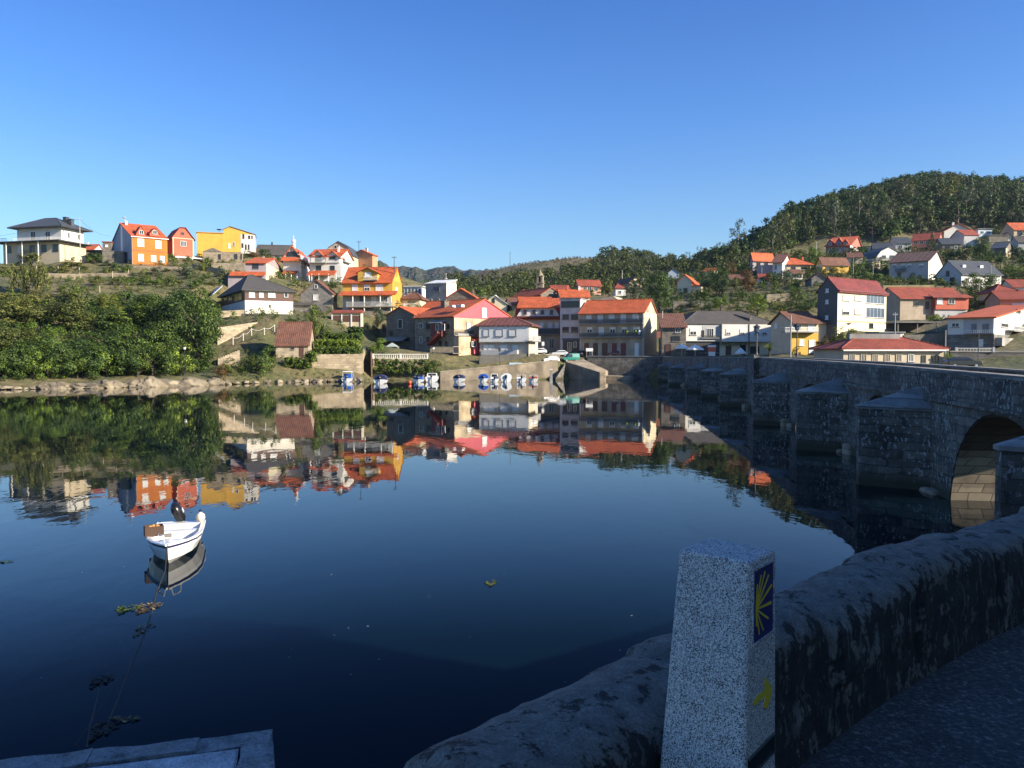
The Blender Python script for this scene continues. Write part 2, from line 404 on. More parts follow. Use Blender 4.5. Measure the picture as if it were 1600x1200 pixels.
        return MB().prism([to(a0, *q) for q in pr], [to(a1, *q) for q in pr]).build(name, rmat, s.root)
# ------------------------------------------------------------------ the houses of the left hill
PW = plaster((.74, .71, .64)); PGREY = plaster((.45, .44, .43)); PYEL = plaster((.62, .37, .06)); PORG = plaster((.54, .165, .02))
PCOR = plaster((.52, .125, .07)); PPINK = plaster((.55, .11, .13)); PBEI = plaster((.52, .43, .30)); PMAU = plaster((.36, .31, .32))
PBLU = plaster((.36, .42, .50)); PGOLD = plaster((.55, .29, .04)); PSAND = plaster((.60, .50, .34)); PCONC = plaster((.40, .38, .34), .9, .3)
# white house under a dark hip roof, far left
h = House('house', 'white two-storey house with a dark grey hip roof and two chimneys', 'house', 27, 96, 378, 356.5, 250, -14, PW, 'hip', 341, SLT, xs=131, o=1.9, hip=(6, 6), thick=.25, ctrl=False)
for x0, x1 in ((48, 56), (71, 79)): h.win(x0, 362, x1, 376, 'g')
h.win(105, 363, 109, 372, 'g', 's'); h.win(121, 366, 125, 374, 'g', 's')
h.balcony(20, 370, 98, 377.5, mat=WHITEP, depth=2.0)
for x, y in ((103, 340), (111, 343)): h.chimney(x, y, 356, 6, SLT)
b0 = h
l_ = MB().box(-4.2, h.w+.4, -1.2, h.d+.4, -9.0, -.25).build('wall', PSAND, h.root)
MB().box(-7.0, h.w+2.4, -3.6, h.d+2.0, -.24, .0).build('terrace_roof', SLT, h.root)
for k in range(5):
    x = -3+k*4.4; MB().box(x, x+1.9, -1.3, -1.1, -3.4, -1.1).build('window', GLASS if k != 1 else WHITE, h.root)
for x in (-6.4, -1, 5, 11): MB().tube((x, -3.2, -7), (x, -3.2, -.24), .16).build('column', PW, h.root)
m = MB(); m.box(-7, -.5, -3.55, -3.45, .85, .95); [m.box(-7+i*.5, -6.93+i*.5, -3.54, -3.48, 0, .9) for i in range(14)]; m.build('terrace_railing', DARKMET, h.root)
for x, y in ((0, 0), (1, 0), (0, 1), (1, 1)):
    q = h.W(-4+x*(h.w+5), -2+y*(h.d+3), -6.5); CTRL.append(tuple(q))
# small stone tower hut between the white and the orange house
h = House('stone_hut', 'small roofless stone hut with a little red-capped tower beside the orange house', 'hut', 160, 194, 411, 393, 252, 10, STONED, 'flat', None, GREYC, o=.15, depth=6, thick=.15)
h.win(176, 397, 181, 404, 'd')
t = MB().box(.1, 2.7, .1, 2.6, h.h+.1, h.h+2.8).build('tower', STONED, h.root); MB().box(-.1, 2.9, -.1, 2.8, h.h+2.81, h.h+3.1).build('cap', RDT, t)
MB().box(.9, 1.7, .0, .09, h.h+1.3, h.h+2.1).build('window', WHITE, t)
h = House('shed', 'low shed with dark flat roof behind the stone hut', 'shed', 131, 161, 402, 392, 262, 0, STONED, 'flat', None, DARK, depth=8, thick=.3, o=.4, ctrl=False)
h = House('house', 'low house with a small orange roof behind the white hip-roofed house', 'house', 130, 145, 400, 391, 275, 0, PW, 'gx', 383, ORT, depth=8, ctrl=False)
h.chimney(137, 379, 386, 2.4, PW)
# orange house
h = House('house', 'bright orange house with red tiled roof and two triangular dormers', 'house', 207, 262, 414, 371.5, 252, 38, PORG, 'gx', 352, ORT, xs=174.5, o=.4, og=.35, fascia=WHITEP)
for x0, y0, x1, y1 in ((215, 373, 225, 385), (242.5, 376, 252, 388), (216, 397, 224.5, 408), (236, 399, 244, 409), (250, 400, 257, 410)):
    h.win(x0, y0, x1, y1, 's', fr=WHITEP)
MB().box(-.02, h.w+.02, -.07, 0, h.h*.49, h.h*.49+.25).build('string_course', PCOR, h.root)
MB().box(-.07, 0, -.02, h.d+.02, -3, h.h).build('wall', PBLU, h.root)
MB().prism([(-.07, 0, h.h), (-.07, h.d/2, h.zr), (-.07, h.d, h.h)], [(0, 0, h.h), (0, h.d/2, h.zr), (0, h.d, h.h)]).build('gable', PBLU, h.root)
MB().box(-.11, -.075, h.d*.42, h.d*.5, -2, h.zr-.6).build('downpipe', WHITEP, h.root)
for a, b, c in ((213, 228, 221), (234, 250, 242)):
    h.dormer(a, b, 367, 366, 353.5 if a < 220 else 356.5, PCOR, ORTY, (c-3.5, 360, c+3.5, 366), depth=4.2, inset=.7, o=.2)
h.chimney(197, 346, 357, 3.4, WHITE, .45)
m = MB(); m.tube((1.2, h.d*.5, h.zr), (1.2, h.d*.5, h.zr+2.4), .04); m.lathe([(.02, 0), (.5, .1), (.62, .22)], (1.0, h.d*.5-.2, h.zr+1.8), 12); m.build('satellite_dish', WHITEP, h.root)
m = MB(); m.box(2, h.w+9, -1.6, -1.54, -.1, .0); m.box(2, h.w+9, -1.6, -1.54, .9, 1.0); [m.box(2+i*.6, 2.06+i*.6, -1.6, -1.55, -.6, .95) for i in range(int((h.w+7)/.6))]; m.build('yard_railing', DARKMET, h.root)
# coral house
h = House('house', 'coral red house with clipped gable beside the orange house', 'house', 270, 303, 402, 372, 266, 36, PCOR, 'gy', 355, RDTY, xs=258, prof=[(0,0),(.36,.93),(.62,.93),(1,0)], o=.5, og=.4)
h.win(282, 376.5, 291, 385, 'g', nx=4); h.win(282.5, 363, 288, 367, 'd')
m = MB(); h.fbox(m, 'f', 0, .35, -2, h.h, 0, .05); h.fbox(m, 'f', h.w-.35, h.w, -2, h.h, 0, .05); h.fbox(m, 'f', .35, h.w-.35, h.h-.25, h.h, 0, .04); m.build('wall_trim', PSAND, h.root)
h.awning(270, 399.5, 316, 402.5, WHITEP, 3.0)
for x in (1, 5.5, 10): MB().tube((x, -2.7, -3), (x, -2.7, 0.1), .12).build('porch_post', WHITEP, h.root)
# yellow house
h = House('house', 'yellow house with a flat mustard side block and tiled white gable end', 'house', 349, 399, 396, 366, 285, 16, PYEL, 'gy', 355, BRTY, depth=9, o=.2, og=.25, ctrl=True, prof=[(0,.55),(.22,1),(1,0)])
MB().box(-8.6, -.01, -1.0, 8, -3, h.h-.1).build('side_block', PYEL, h.root)
MB().box(-8.9, .2, -1.3, 8.3, h.h-.09, h.h+.15).build('parapet_cap', PGOLD, h.root)
a0, a1, z0, z1 = h.px('f', 376, 366, 399, 393)
h.fbox(MB(), 'f', a0, h.w+.03, 0, h.h, 0, .06).build('wall_render', PW, h.root)
for x0, y0, x1, y1 in ((377.5, 380, 380.5, 387), (383, 382, 385.5, 390), (387.5, 382, 390, 390), (379, 365.5, 382, 373), (388, 368, 391, 373), (393, 368, 395, 373)): h.win(x0, y0, x1, y1, 'b', nx=1, p=.06)
h.win(364, 378, 367, 385, 'g', nx=1); h.win(357, 380, 360, 388, 's', nx=1)
m = MB(); m.lathe([(.02, 0), (.7, .15), (.9, .4)], (-1.2, -1.2, h.h+.9), 12); m.tube((-1.2, -1.2, h.h), (-1.2, -1.2, h.h+1), .06); m.build('satellite_dish', DARKMET, h.root)
h = House('stone_ruin', 'ruined stone outbuilding under the yellow house', 'ruin', 317, 378, 412, 394, 268, 14, STONE, 'flat', None, STONED, depth=5, o=.02, thick=.12)
for a, b in ((366, 371), (376, 378), (341, 345)): h.win(a, 397, b, 405, 'd', nx=1)
MB().prism([(0, -.1, h.h+.13), (3.2, -.1, h.h+1.4), (6, -.1, h.h+.13)], [(0, 5, h.h+.13), (3.2, 5, h.h+1.4), (6, 5, h.h+.13)]).build('gable', STONED, h.root)
# grey long roof
h = House('hall', 'long hall with a low dark grey roof behind the hill houses', 'hall', 399, 455, 408, 398, 300, 8, PGREY, 'gx', 384, GRT, depth=14, o=.5)
h.chimney(425, 379, 386, 2, DARK)
# white twin chalet
h = House('house', 'white chalet with two gabled dormers and balconies under an orange roof', 'house', 484, 533, 440, 400, 252, -6, PW, 'gx', 391, ORT, xs=551, o=.6, og=.5)
for a, b, c, y in ((486, 508, 497, 392), (509, 530.5, 519.5, 392.5)):
    h.dormer(a, b, 409, 402, y, PW, ORTY, depth=5, inset=-.4, o=.5)
h.win(493, 399, 502, 409, 'd', p=.4); h.win(515, 399.5, 524, 405, 'd', p=.4)
h.balcony(482, 403, 508, 411, mat=WHITEP, depth=1.6); h.win(494, 415, 502, 422, 'd'); h.win(516, 415, 523, 422, 'd')
h.awning(483, 423, 526, 429.5, ORT, 2.4); h.win(493, 432, 500, 440, 'd'); h.win(505, 432, 512, 439, 's')
for a in (487, 498, 513, 525):
    x, _ = h.on('f', a, 432, 2.2); MB().tube((x, -2.2, -3), (x, -2.2, 2.2), .14).build('porch_post', WHITEP, h.root)
h.win(536, 403, 538, 410, 'd', 's', nx=1); h.balcony(540, 405, 550, 411, 's', mat=WHITEP, depth=1.0); h.chimney(529, 386, 396, 3, WHITE, .3)
h = House('house', 'white house with a dark glazed gable and an onion-topped chimney', 'house', 443, 471, 440, 403, 256, 4, PW, 'gy', 385.5, ORTY, xs=487, o=1.0, og=.7, side='r')
h.win(447, 393, 467.5, 401.5, 'd', nx=3); h.awning(440, 401, 473, 407, ORT, 1.6); h.awning(443, 423, 466, 427, ORT, 2.2)
h.win(470.5, 411, 472, 418, 'd', 's', nx=1); h.win(475.5, 412, 477.5, 419, 'd', 's', nx=1); h.win(482, 413, 483.5, 420, 'd', 's', nx=1)
h.balcony(470, 402, 484, 409, 's', mat=WHITEP, depth=1.0)
x, z = h.on('f', 459, 384, -4); m = MB(); m.lathe([(.55, -1.5), (.55, .1), (.9, .3), (.3, .6), (.75, 1.2), (.55, 1.9), (.1, 2.2), (.06, 3.4)], (x, 4, z), 12); m.build('chimney', WHITE, h.roof)
for a in (446, 455, 464):
    x, _ = h.on('f', a, 432, 2.0); MB().tube((x, -2, -3), (x, -2, 2.5), .18).build('porch_post', WHITEP, h.root)
h = House('house', 'beige house with a curved dark mansard gable behind the white chalets', 'house', 507, 551, 424, 399, 278, -4, PBEI, 'gam_y', 377.5, SLT, depth=12, o=.3, og=.4, ctrl=False)
h.win(522, 383, 530, 388.5, 'g', fr=WHITEP)
h = House('house', 'brick-coloured house with orange roof behind the mansard house', 'house', 548, 582, 420, 399, 285, -18, plaster((.55, .27, .15)), 'gy', 391, ORTY, xs=590, side='r', o=.4)
h.win(556, 404, 561, 410, 'g'); h.chimney(573, 388, 398, 3, PBEI, .3)
# house with stepped orange roofs
h = House('house', 'two-level house with orange roofs, mauve front and cream gable', 'house', 384, 416, 443, 411, 236, 6, PMAU, 'gx', 404.5, ORT, xs=441, side='r', o=.7)
h.win(394.5, 412, 404, 420, 'd'); h.awning(361, 424, 416, 430, ORT, 2.6)
h.lbox('lower_wall', PMAU, -4.6, h.w-.02, -1.8, h.d, -3, 2.3); h.lbox('lower_wall', PMAU, -4.6, -.01, 0, h.d, -3, 3)
h.fbox(MB(), 's', .0, h.d, -2, h.h, .0, .06).build('gable_render', CREAM, h.root)
h.win(429, 419.5, 433, 426, 'b', 's', nx=1); h.win(429.5, 432, 433.5, 441, 'R', 's')
h.chimney(412, 401, 407, 2.4, PMAU)
# brown and white restaurant
h = House('house', 'long house with big grey hip roof and a brown window band over white wall', 'house', 383, 458, 491, 455.5, 200, 30, plaster((.78, .72, .60)), 'hip', 430, GRT, xs=346, side='l', o=.9, hip=(4.2, 6.5))
a0, a1, z0, z1 = h.px('f', 383, 454.5, 458, 465.5)
for f, ln in (('f', h.w), ('s', h.d)): h.fbox(MB(), f, 0.0, ln, h.h-2.35, h.h-.35, 0, .06).build('window_band', BROWN, h.root)
for k, (a, b) in enumerate(((389, 398), (405, 411.5), (419, 430), (444, 450))): h.win(a, 456, b, 464.5, 's' if k in (0, 1, 2) else 'g', p=.06, nx=1)
h.win(420.5, 476, 423, 480, 'd', nx=1); h.fbox(MB(), 'f', -.05, h.w+.05, h.h-2.55, h.h-2.36, 0, .12).build('string_course', WHITEP, h.root)
for a, b in ((350, 355), (357, 363), (366, 378)): h.win(a, 458, b, 470, 'd', 's', p=.06)
h.awning(332, 452, 348, 457, WHITEP, 2.6, 's', 'canvas_awning')
# grey stone gable house
h = House('house', 'old grey stone gabled house with one white window', 'house', 470, 519.5, 487, 459, 214, -6, STONEG, 'gy', 438.5, BRTY, xs=526.5, side='r', o=.3, og=.25)
h.win(489.5, 460, 497, 469, 's', fr=WHITEP); h.win(491.5, 444.5, 496, 450.5, 'g', nx=1)
h.fbox(MB(), 's', 0, h.d, -3, h.h, 0, .05).build('side_wall', STONE, h.root); h.win(522, 464, 524.5, 471, 'd', 's', nx=1, p=.05)
h.lbox('lean_to', STONEG, -4, h.w*.45, -3.2, -.02, -3, 1.4); MB().prism([(-4.3, -3.6, 1.45), (-4.3, 0, 2.3), (-4.3, 0, 2.5), (-4.3, -3.6, 1.65)], [(h.w*.48, -3.6, 1.45), (h.w*.48, 0, 2.3), (h.w*.48, 0, 2.5), (h.w*.48, -3.6, 1.65)]).build('lean_to_roof', GRT, h.root)
# yellow villa
h = House('house', 'yellow villa with wide orange roof, gabled dormer and colonnaded porch', 'house', 536, 613, 487, 440, 214, -6, PYEL, 'gx', 419, ORT, xs=628, side='r', o=.7, og=.2)
h.dormer(559, 590, 438, 426, 418.5, PYEL, ORTY, depth=4.5, inset=-.15, o=.5); h.win(570, 425.5, 580, 433, 's', p=.15); h.balcony(568, 431.5, 589, 438, mat=WHITEP, depth=1.1)
for a, b in ((550, 559), (569, 578), (587, 598)): h.win(a, 444.5, b, 454, 's' if a != 569 else 'g', shut=.55, fr=WHITEP)
h.awning(534, 455, 622, 460.5, ORT, 3.0); h.fbox(MB(), 'f', .0, h.w, -.2, 4.0, 0, .05).build('lower_wall', PGREY, h.root)
for a in (551, 569, 594, 611):
    x, _ = h.on('f', a, 470, 2.7); MB().tube((x, -2.7, 0), (x, -2.7, 4.2), .17).build('column', PW, h.root)
h.balcony(541, 471.5, 618, 480, mat=PW, depth=3.0, slab=STONE); h.win(562, 463, 570, 473, 'd', p=.05); h.win(580, 463, 588, 477, 's', p=.05); h.win(600, 463, 606, 473, 'g', p=.05)
h.fbox(MB(), 's', 0, h.d, -3, h.h+.4, 0, .06).build('side_wall', PGOLD, h.root); h.win(618, 449, 621, 456, 's', 's', nx=1, p=.06); h.chimney(618, 419.5, 428, 5, PGOLD, .45)
h.lbox('basement_wall', STONE, -.3, h.w, -3.1, -.02, -4.5, -.02)
h = House('pavilion', 'white glazed gallery pavilion behind the yellow villa', 'pavilion', 631, 659, 464, 448, 250, -6, WHITEP, 'flat', None, WHITEP, depth=6, o=.6, thick=.2)
for i in range(5): h.win(632+i*5.4, 450.5, 636.4+i*5.4, 459, 'k', fr=WHITEP, nx=1)
h = House('house', 'low brown-roofed house with white balcony under the glazed pavilion', 'house', 626, 656, 480, 468, 222, -8, PSAND, 'hip', 457, BRT, depth=7, o=.7, hip=(3, 2))
h.win(631, 470, 637, 478, 's'); h.balcony(622, 474, 648, 481, mat=PW, depth=1.2)
h = House('house', 'plain white cubic house with shade-grey front and single square window', 'house', 665, 697.5, 478, 443, 240, -22, PCONC, 'shed', 438.5, WHITEP, xs=713, side='r', o=.3, og=.3, thick=.2)
h.fbox(MB(), 's', 0, h.d, -3, h.h+.25, 0, .06).build('side_wall', PW, h.root); h.win(677, 448, 687, 455.5, 'k', nx=1); h.win(671, 467, 675, 473, 'g'); h.win(683, 467, 687, 473, 'g')  # front wall greyed for its shade, this side in the lit white
m = MB(); m.tube((h.w-.4, .6, h.h), (h.w-.4, .6, h.h+3), .05); m.lathe([(.02, 0), (.45, .12), (.55, .3)], (h.w-.4, .4, h.h+1.2), 12); m.build('satellite_dish', WHITEP, h.root)
h = House('house', 'dark stone house with a strip of orange roof below the cubic house', 'house', 698, 742, 482, 465, 226, -10, STONED, 'gy', 451.5, ORTY, xs=748, side='r', depth=9, o=.4)
h.chimney(739, 453, 463, 2.6, STONED, .5)
h = House('house', 'small cream gabled house with one attic window', 'house', 757, 791, 488, 474, 228, -4, CREAM, 'gy', 462, WHITEP, depth=9, o=.5, thick=.16)
h.win(769, 466, 773, 473, 'd')
# ------------------------------------------------------------------ the waterfront
h = House('house', 'dark stone house with orange gabled roof left of the pink house', 'house', 604, 647, 552, 492.5, 196, -34, STONED, 'gy', 480.5, ORTY, depth=13, o=.35, og=.3)
h.win(622, 499, 629, 513, 'g', nx=1); h.win(609, 517, 614, 525, 'd'); h.win(632, 527, 640, 534, 'd')
h.awning(602, 527, 637, 532, GREYC, 2.4, 'f', 'canvas_awning')
h = House('house', 'narrow house with low orange roof behind the stone house', 'house', 655, 690, 500, 484, 216, -30, STONED, 'gx', 472, ORT, depth=9, o=.4, ctrl=False)
h = House('house', 'large stone house with pink gable and long orange roof', 'house', 648, 709.5, 553, 495.5, 186, -42, stone((.34, .28, .20)), 'gx', 470, ORT, xs=801, side='r', o=.5, og=.3, foot=6)
# ridge parallel to the stone front; pink plaster over the upper gable
gz = h.h-.1; zt = h.h
MB().prism([(h.w+.01, .0, gz-.2), (h.w+.01, 0, h.h), (h.w+.01, h.d/2, h.zr-.05), (h.w+.01, h.d, h.h), (h.w+.01, h.d, gz-.2)], [(h.w+.07, .0, gz-.2), (h.w+.07, 0, h.h), (h.w+.07, h.d/2, h.zr-.05), (h.w+.07, h.d, h.h), (h.w+.07, h.d, gz-.2)]).build('pink_gable', PPINK, h.root)
h.fbox(MB(), 's', 0, h.d, -6, gz-.21, 0, .07).build('gable_wall', plaster((.62, .50, .32), .9, .3), h.root)
h.win(753, 481, 760, 496, 's', 's', fr=WHITEP, p=.07); h.win(729, 504, 736, 521, 's', 's', fr=GREYC, p=.07, nx=1)
h.part('balcony_slab', GREYC, 's', 711, 521.5, 741, 525, 0, .9); h.balcony(711, 515, 741, 525, 's', depth=.8, mat=DARKMET)
for a, b, y0, y1 in ((655, 661, 505, 513), (666, 672, 504, 514), (699, 702, 506, 514), (656, 660, 526, 536), (667, 671, 526, 535), (686, 690, 532, 541), (696, 699, 533, 541)): h.win(a, y0, b, y1, 'g' if a < 660 else 'd')
r_ = h.part('oriel_bay', DRED, 'f', 679, 503.5, 696, 526, 0, 1.2); h.win(681, 506, 686, 516, 'g', p=1.2, fr=WHITEP); h.win(689.5, 506, 695, 516, 'g', p=1.2, fr=WHITEP)
h.awning(677, 500.5, 697, 504, GREYC, 1.7)
a0, z0 = h.on('f', 668, 540, 2.0); a1, z1 = h.on('f', 684, 521, 2.0)
MB().prism([(a0, -2.2, z0), (a1, -2.2, z1), (a1, -2.2, z1+.5), (a0, -2.2, z0+.5)], [(a0, -.05, z0), (a1, -.05, z1), (a1, -.05, z1+.5), (a0, -.05, z0+.5)]).build('stair_roof', DRED, h.root)
h.balcony(672, 541.5, 708, 553, mat=PSAND, depth=2.4, slab=STONED)
bx = h.part('porch_bay', PPINK, 's', 731, 530, 744, 553, 0.07, 2.0); h.win(737, 533, 744, 541.5, 'g', 's', p=2.0, fr=WHITEP, nx=3)
h.awning(729, 526, 748, 531, ORT, 2.4, 's')
h.part('buttress', plaster((.60, .48, .30), .9, .35), 's', 709, 526, 728, 582, .07, 1.6)
h.chimney(695, 471, 485, 9, STONED, .3)
for a in (711, 720, 725):
    q = h.on('f', a, 480); MB().box(q[0]-4, q[0]-3.1, 2.2, 3.2, h.h+2.2, h.h+2.75).build('skylight', WHITEP, h.roof)
h = House('house', 'white upper-storey house with dark brown ribbed roof over a stone ground floor', 'house', 749.5, 826.5, 555, 510, 182, -13, plaster((.56, .49, .40)), 'hip', 496.5, tiles((.17, .06, .045), 'x', 1.1), xs=840, side='r', o=.8, hip=(1.0, 4.2), foot=5)
a0, a1, z0, z1 = h.px('f', 749.5, 511, 826, 534)
h.fbox(MB(), 'f', 0, h.w, z0, h.h, 0, .5).build('upper_wall', WHITE, h.root); h.fbox(MB(), 's', -.5, h.d, -5, h.h, 0, .07).build('side_wall', plaster((.66, .58, .44), .9, .2), h.root)
for a, b in ((755, 764.5), (774, 786), (795, 807)): h.win(a, 514.5, b, 525.5, 's', p=.5, fr=GREYC)
h.fbox(MB(), 'f', -.1, h.w+.1, z0-.25, z0-.01, 0, .6).build('string_course', STONED, h.root)
for a, b in ((756, 763), (764, 772), (782, 792), (801, 809)): h.win(a, 539, b, 548 if a < 760 or a > 770 else 553, 's', fr=WHITEP)
h.balcony(752, 547, 808, 556, mat=PGREY, depth=1.6, solid=True)
h.balcony(832, 525, 845, 534, 's', mat=WHITEP, depth=1.4); h.win(828, 516, 832, 524, 's', 's', p=.07, nx=1); h.win(834, 516, 838, 524, 's', 's', p=.07, nx=1)
h = House('house', 'grey house with orange roof, white attic band and four small windows', 'house', 806, 877, 549, 497, 204, -8, plaster((.58, .48, .35), .9, .2), 'gx', 470, ORT, depth=11, o=.5)
a0, a1, z0, z1 = h.px('f', 808, 482, 874, 494)
MB().prism([(a0, -.5, z0), (a1, -.5, z0), (a1-1.2, -.35, z1), (a0+1.2, -.35, z1)], [(a0, 4, z0), (a1, 4, z0), (a1-1.2, 4, z1), (a0+1.2, 4, z1)]).build('attic_band', PW, h.root)
MB().box(a0-.6, a1+.6, -1.1, 4, z0-.45, z0-.02).build('eave', DRED, h.root)
for a in (818, 832, 845, 859): h.win(a, 484.5, a+5, 491, 'b', p=.5, fr=BROWN)
MB().prism([(a0, -1, z1+.02), (a1, -1, z1+.02), (a1, 5, h.zr+.4), (a0, 5, h.zr+.4)], [(a0, -1, z1+.26), (a1, -1, z1+.26), (a1, 5, h.zr+.64), (a0, 5, h.zr+.64)]).build('upper_roof', ORT, h.root)
for k, (a, b) in enumerate(((843, 849), (856, 863), (867, 873))): h.win(a, 504, b, 514 if k != 1 else 515, 's')
h.balcony(840, 513, 874, 523, depth=1.2, mat=DARKMET, solid=True); h.win(858, 529, 866, 544, 'g', fr=WHITEP, nx=2)
h = House('house', 'narrow tall grey four-storey house with a dark top gallery', 'house', 875, 906.5, 552, 467.5, 196, -22, plaster((.58, .54, .52), .9, .18), 'flat', None, GREYC, xs=935, side='r', o=.15, thick=.25)
h.win(877, 470.5, 905, 480.5, 'b', nx=4, fr=DARK)
for a, b in ((879, 888.5), (892.5, 903)):
    h.win(a, 491, b, 499.5, 'b', fr=DRED); h.win(a, 511, b, 519.5, 'd', fr=BROWN)
h.part('shop_front', DARK, 'f', 880, 530, 905, 551, 0, .12); h.win(887, 535, 893, 549, 'g', p=.12, fr=WHITEP); h.win(896, 534, 901, 543, 'g', p=.12, fr=WHITEP)
h.part('shop_sign', paint((.05, .06, .09)), 'f', 879, 528.5, 905, 532, .12, .3)
MB().prism([(h.w-1, h.d+.1, -3), (h.w+7.5, h.d+.1, -3), (h.w+7.5, h.d+.1, h.h-1.0), (h.w+4, h.d+.1, h.h+1.6), (h.w-1, h.d+.1, h.h+.9)], [(h.w-1, h.d+8, -3), (h.w+7.5, h.d+8, -3), (h.w+7.5, h.d+8, h.h-1.0), (h.w+4, h.d+8, h.h+1.6), (h.w-1, h.d+8, h.h+.9)]).build('rear_gable', PSAND, h.root)
h = House('house', 'three-storey stone house with two long dark balconies and orange roof', 'house', 905.5, 1006, 557, 488.5, 189, -24, plaster((.50, .42, .32), .9, .3), 'gx', 470, ORT, xs=1025.5, side='r', o=.7, og=.3)
h.fbox(MB(), 's', 0, h.d, -3, h.h, 0, .06).build('side_wall', plaster((.72, .62, .42), .9, .2), h.root)
for k, (a, b) in enumerate(((916, 924), (934, 942), (951.5, 960), (970, 978), (988.5, 997))):
    h.win(a, 490.5, b, 498 if k % 2 == 0 else 504, 's', fr=WHITEP)
    h.win(a+1.5, 511, b+1.5, 520 if k != 1 else 524, 's' if k == 1 else 'g', shut=.4, fr=WHITEP)
h.balcony(904, 498, 1004, 506.5, depth=1.3); h.balcony(905, 519.5, 1003, 527.5, depth=1.3)
for a, b, k in ((913.5, 920, 'R'), (927, 934, 'r'), (941, 949, 'r'), (956.5, 963.5, 'R'), (970.5, 977.5, 'R'), (992, 998, 'w')): h.win(a, 536, b, 556, k)
m = MB(); x, _ = h.on('f', 1006, 540); m.tube((x-.15, -.12, 0), (x-.15, -.12, h.h), .07); m.build('downpipe', WHITEP, h.root)
m = MB(); x, _ = h.on('f', 906.5, 540); m.tube((x+.2, -.12, 0), (x+.2, -.12, 6), .07); m.build('downpipe', WHITEP, h.root)
for q in range(3): MB().lathe([(.22, 0), (.30, .35), (.42, .5), (.3, .8), (.05, 1.0)], (h.w-.8-q*.9-(q == 2)*1.2, -1.1, 5.2 if q else 5.1), 8).build('flower_pot', WHITEP if q == 0 else LEAF['bright'], h.root)
# low stone house and the white cafe
h = House('house', 'low dark stone house with brown lean roof left of the white cafe', 'house', 1034, 1071.5, 557, 511, 180, -6, STONED, 'shed', 492, BRT, depth=9, o=.6)
h.win(1055, 512.5, 1063, 520, 'g', fr=WHITEP); h.win(1050, 525, 1062, 533, 'd'); h.part('brick_panel', plaster((.35, .13, .07)), 'f', 1026, 516, 1032, 528, 0, .08); h.win(1040, 538, 1048, 556, 'r')
h = House('cafe', 'white cafe building with grey hip roof and open corner loggia', 'cafe', 1070, 1204, 557, 507, 184, 7, CREAM, 'hip', 486.5, GRT, depth=12, o=.8, hip=(5, 4.4))
a0, a1, z0, z1 = h.px('f', 1071, 507, 1124, 533); h.fbox(MB(), 'f', a0, a1, z0, h.h, 0, .5).build('upper_wall', PW, h.root)
a0, a1, z0, z1 = h.px('f', 1125, 507, 1203, 534); h.fbox(MB(), 'f', a0, a1, z0, h.h, 0, 1.3).build('upper_wall', PW, h.root)
h.win(1078, 513, 1088, 523.5, 'g', p=.5, shut=.5); h.part('loggia', PGREY, 'f', 1096, 509, 1123, 527, .5, .54); h.win(1104, 513, 1115, 527, 'g', p=.54, nx=3, fr=WHITEP); h.win(1097, 516, 1100, 527, 'd', p=.54, nx=1)
m = MB(); h.balcony(1096, 524, 1124, 529, depth=1.0, mat=DARKMET)
for a in (1134.5, 1156, 1179, 1191): h.win(a, 514, a+7, 522.5, 'g', p=1.3, shut=.72)
a0, a1, z0, z1 = h.px('f', 1166, 507, 1168, 556); h.fbox(MB(), 'f', a0, a0+.2, .2, h.h, 1.3, 1.42).build('downpipe', BROWN, h.root)
a0, a1, z0, z1 = h.px('f', 1070, 534, 1124, 556); h.fbox(MB(), 'f', a0, a1, 0, z1, 0, .06).build('shop_front', DARK, h.root)
for a in (1130, 1140, 1150, 1160): h.part('awning_scallop', plaster((.20, .19, .10)), 'f', a-4, 534.5, a+4, 539, .7, .78)
h.win(1134, 540, 1142, 556, 'r'); h.win(1156, 537, 1165, 556, 'd', nx=1); h.win(1172, 541, 1186, 553, 'd', nx=3)
m = MB(); x, z = h.on('f', 1146, 494, -4); m.prism([(x, 4, h.h+1.2), (x+2.5, .5, h.h+.5), (x+3.6, 2.0, h.h+1.4)], [(x, 4, h.h+2.6), (x+2.5, .5, h.h+1.4), (x+3.6, 2.0, h.h+2.2)]); m.build('roof_dormer', GRT, h.roof)
# beige and yellow house
h = House('house', 'beige house with brown roof and white balcony over a yellow ground floor', 'house', 1237, 1278, 553, 503, 163, 12, PSAND, 'gx', 489, BRT, xs=1204, side='l', o=.8, og=.4)
a0, a1, z0, z1 = h.px('f', 1237, 520, 1278, 552); h.fbox(MB(), 'f', a0, a1, -.5, z1, 0, .07).build('lower_wall', PYEL, h.root)
h.balcony(1227, 511.5, 1279, 519.5, mat=WHITEP, depth=1.6); h.win(1238, 504.5, 1252, 513, 'g', nx=3); h.win(1262, 505, 1272, 518, 's')
h.win(1249, 530, 1256, 540, 's', p=.07); h.win(1264, 531, 1273, 552, 'w', p=.07); h.win(1211, 505, 1215, 513, 's', 's', nx=1)
h.lbox('rear_wing', PSAND, h.w+.02, h.w+7, .6, h.d-.6, -3, h.h-.3)
MB().prism([(h.w+.4, -.4, h.h-.28), (h.w+.4, h.d/2, h.zr-.5), (h.w+.4, h.d+.3, h.h-.28)], [(h.w+7.6, -.4, h.h-.28), (h.w+7.6, h.d/2, h.zr-.5), (h.w+7.6, h.d+.3, h.h-.28)]).build('wing_roof', BRT, h.root)
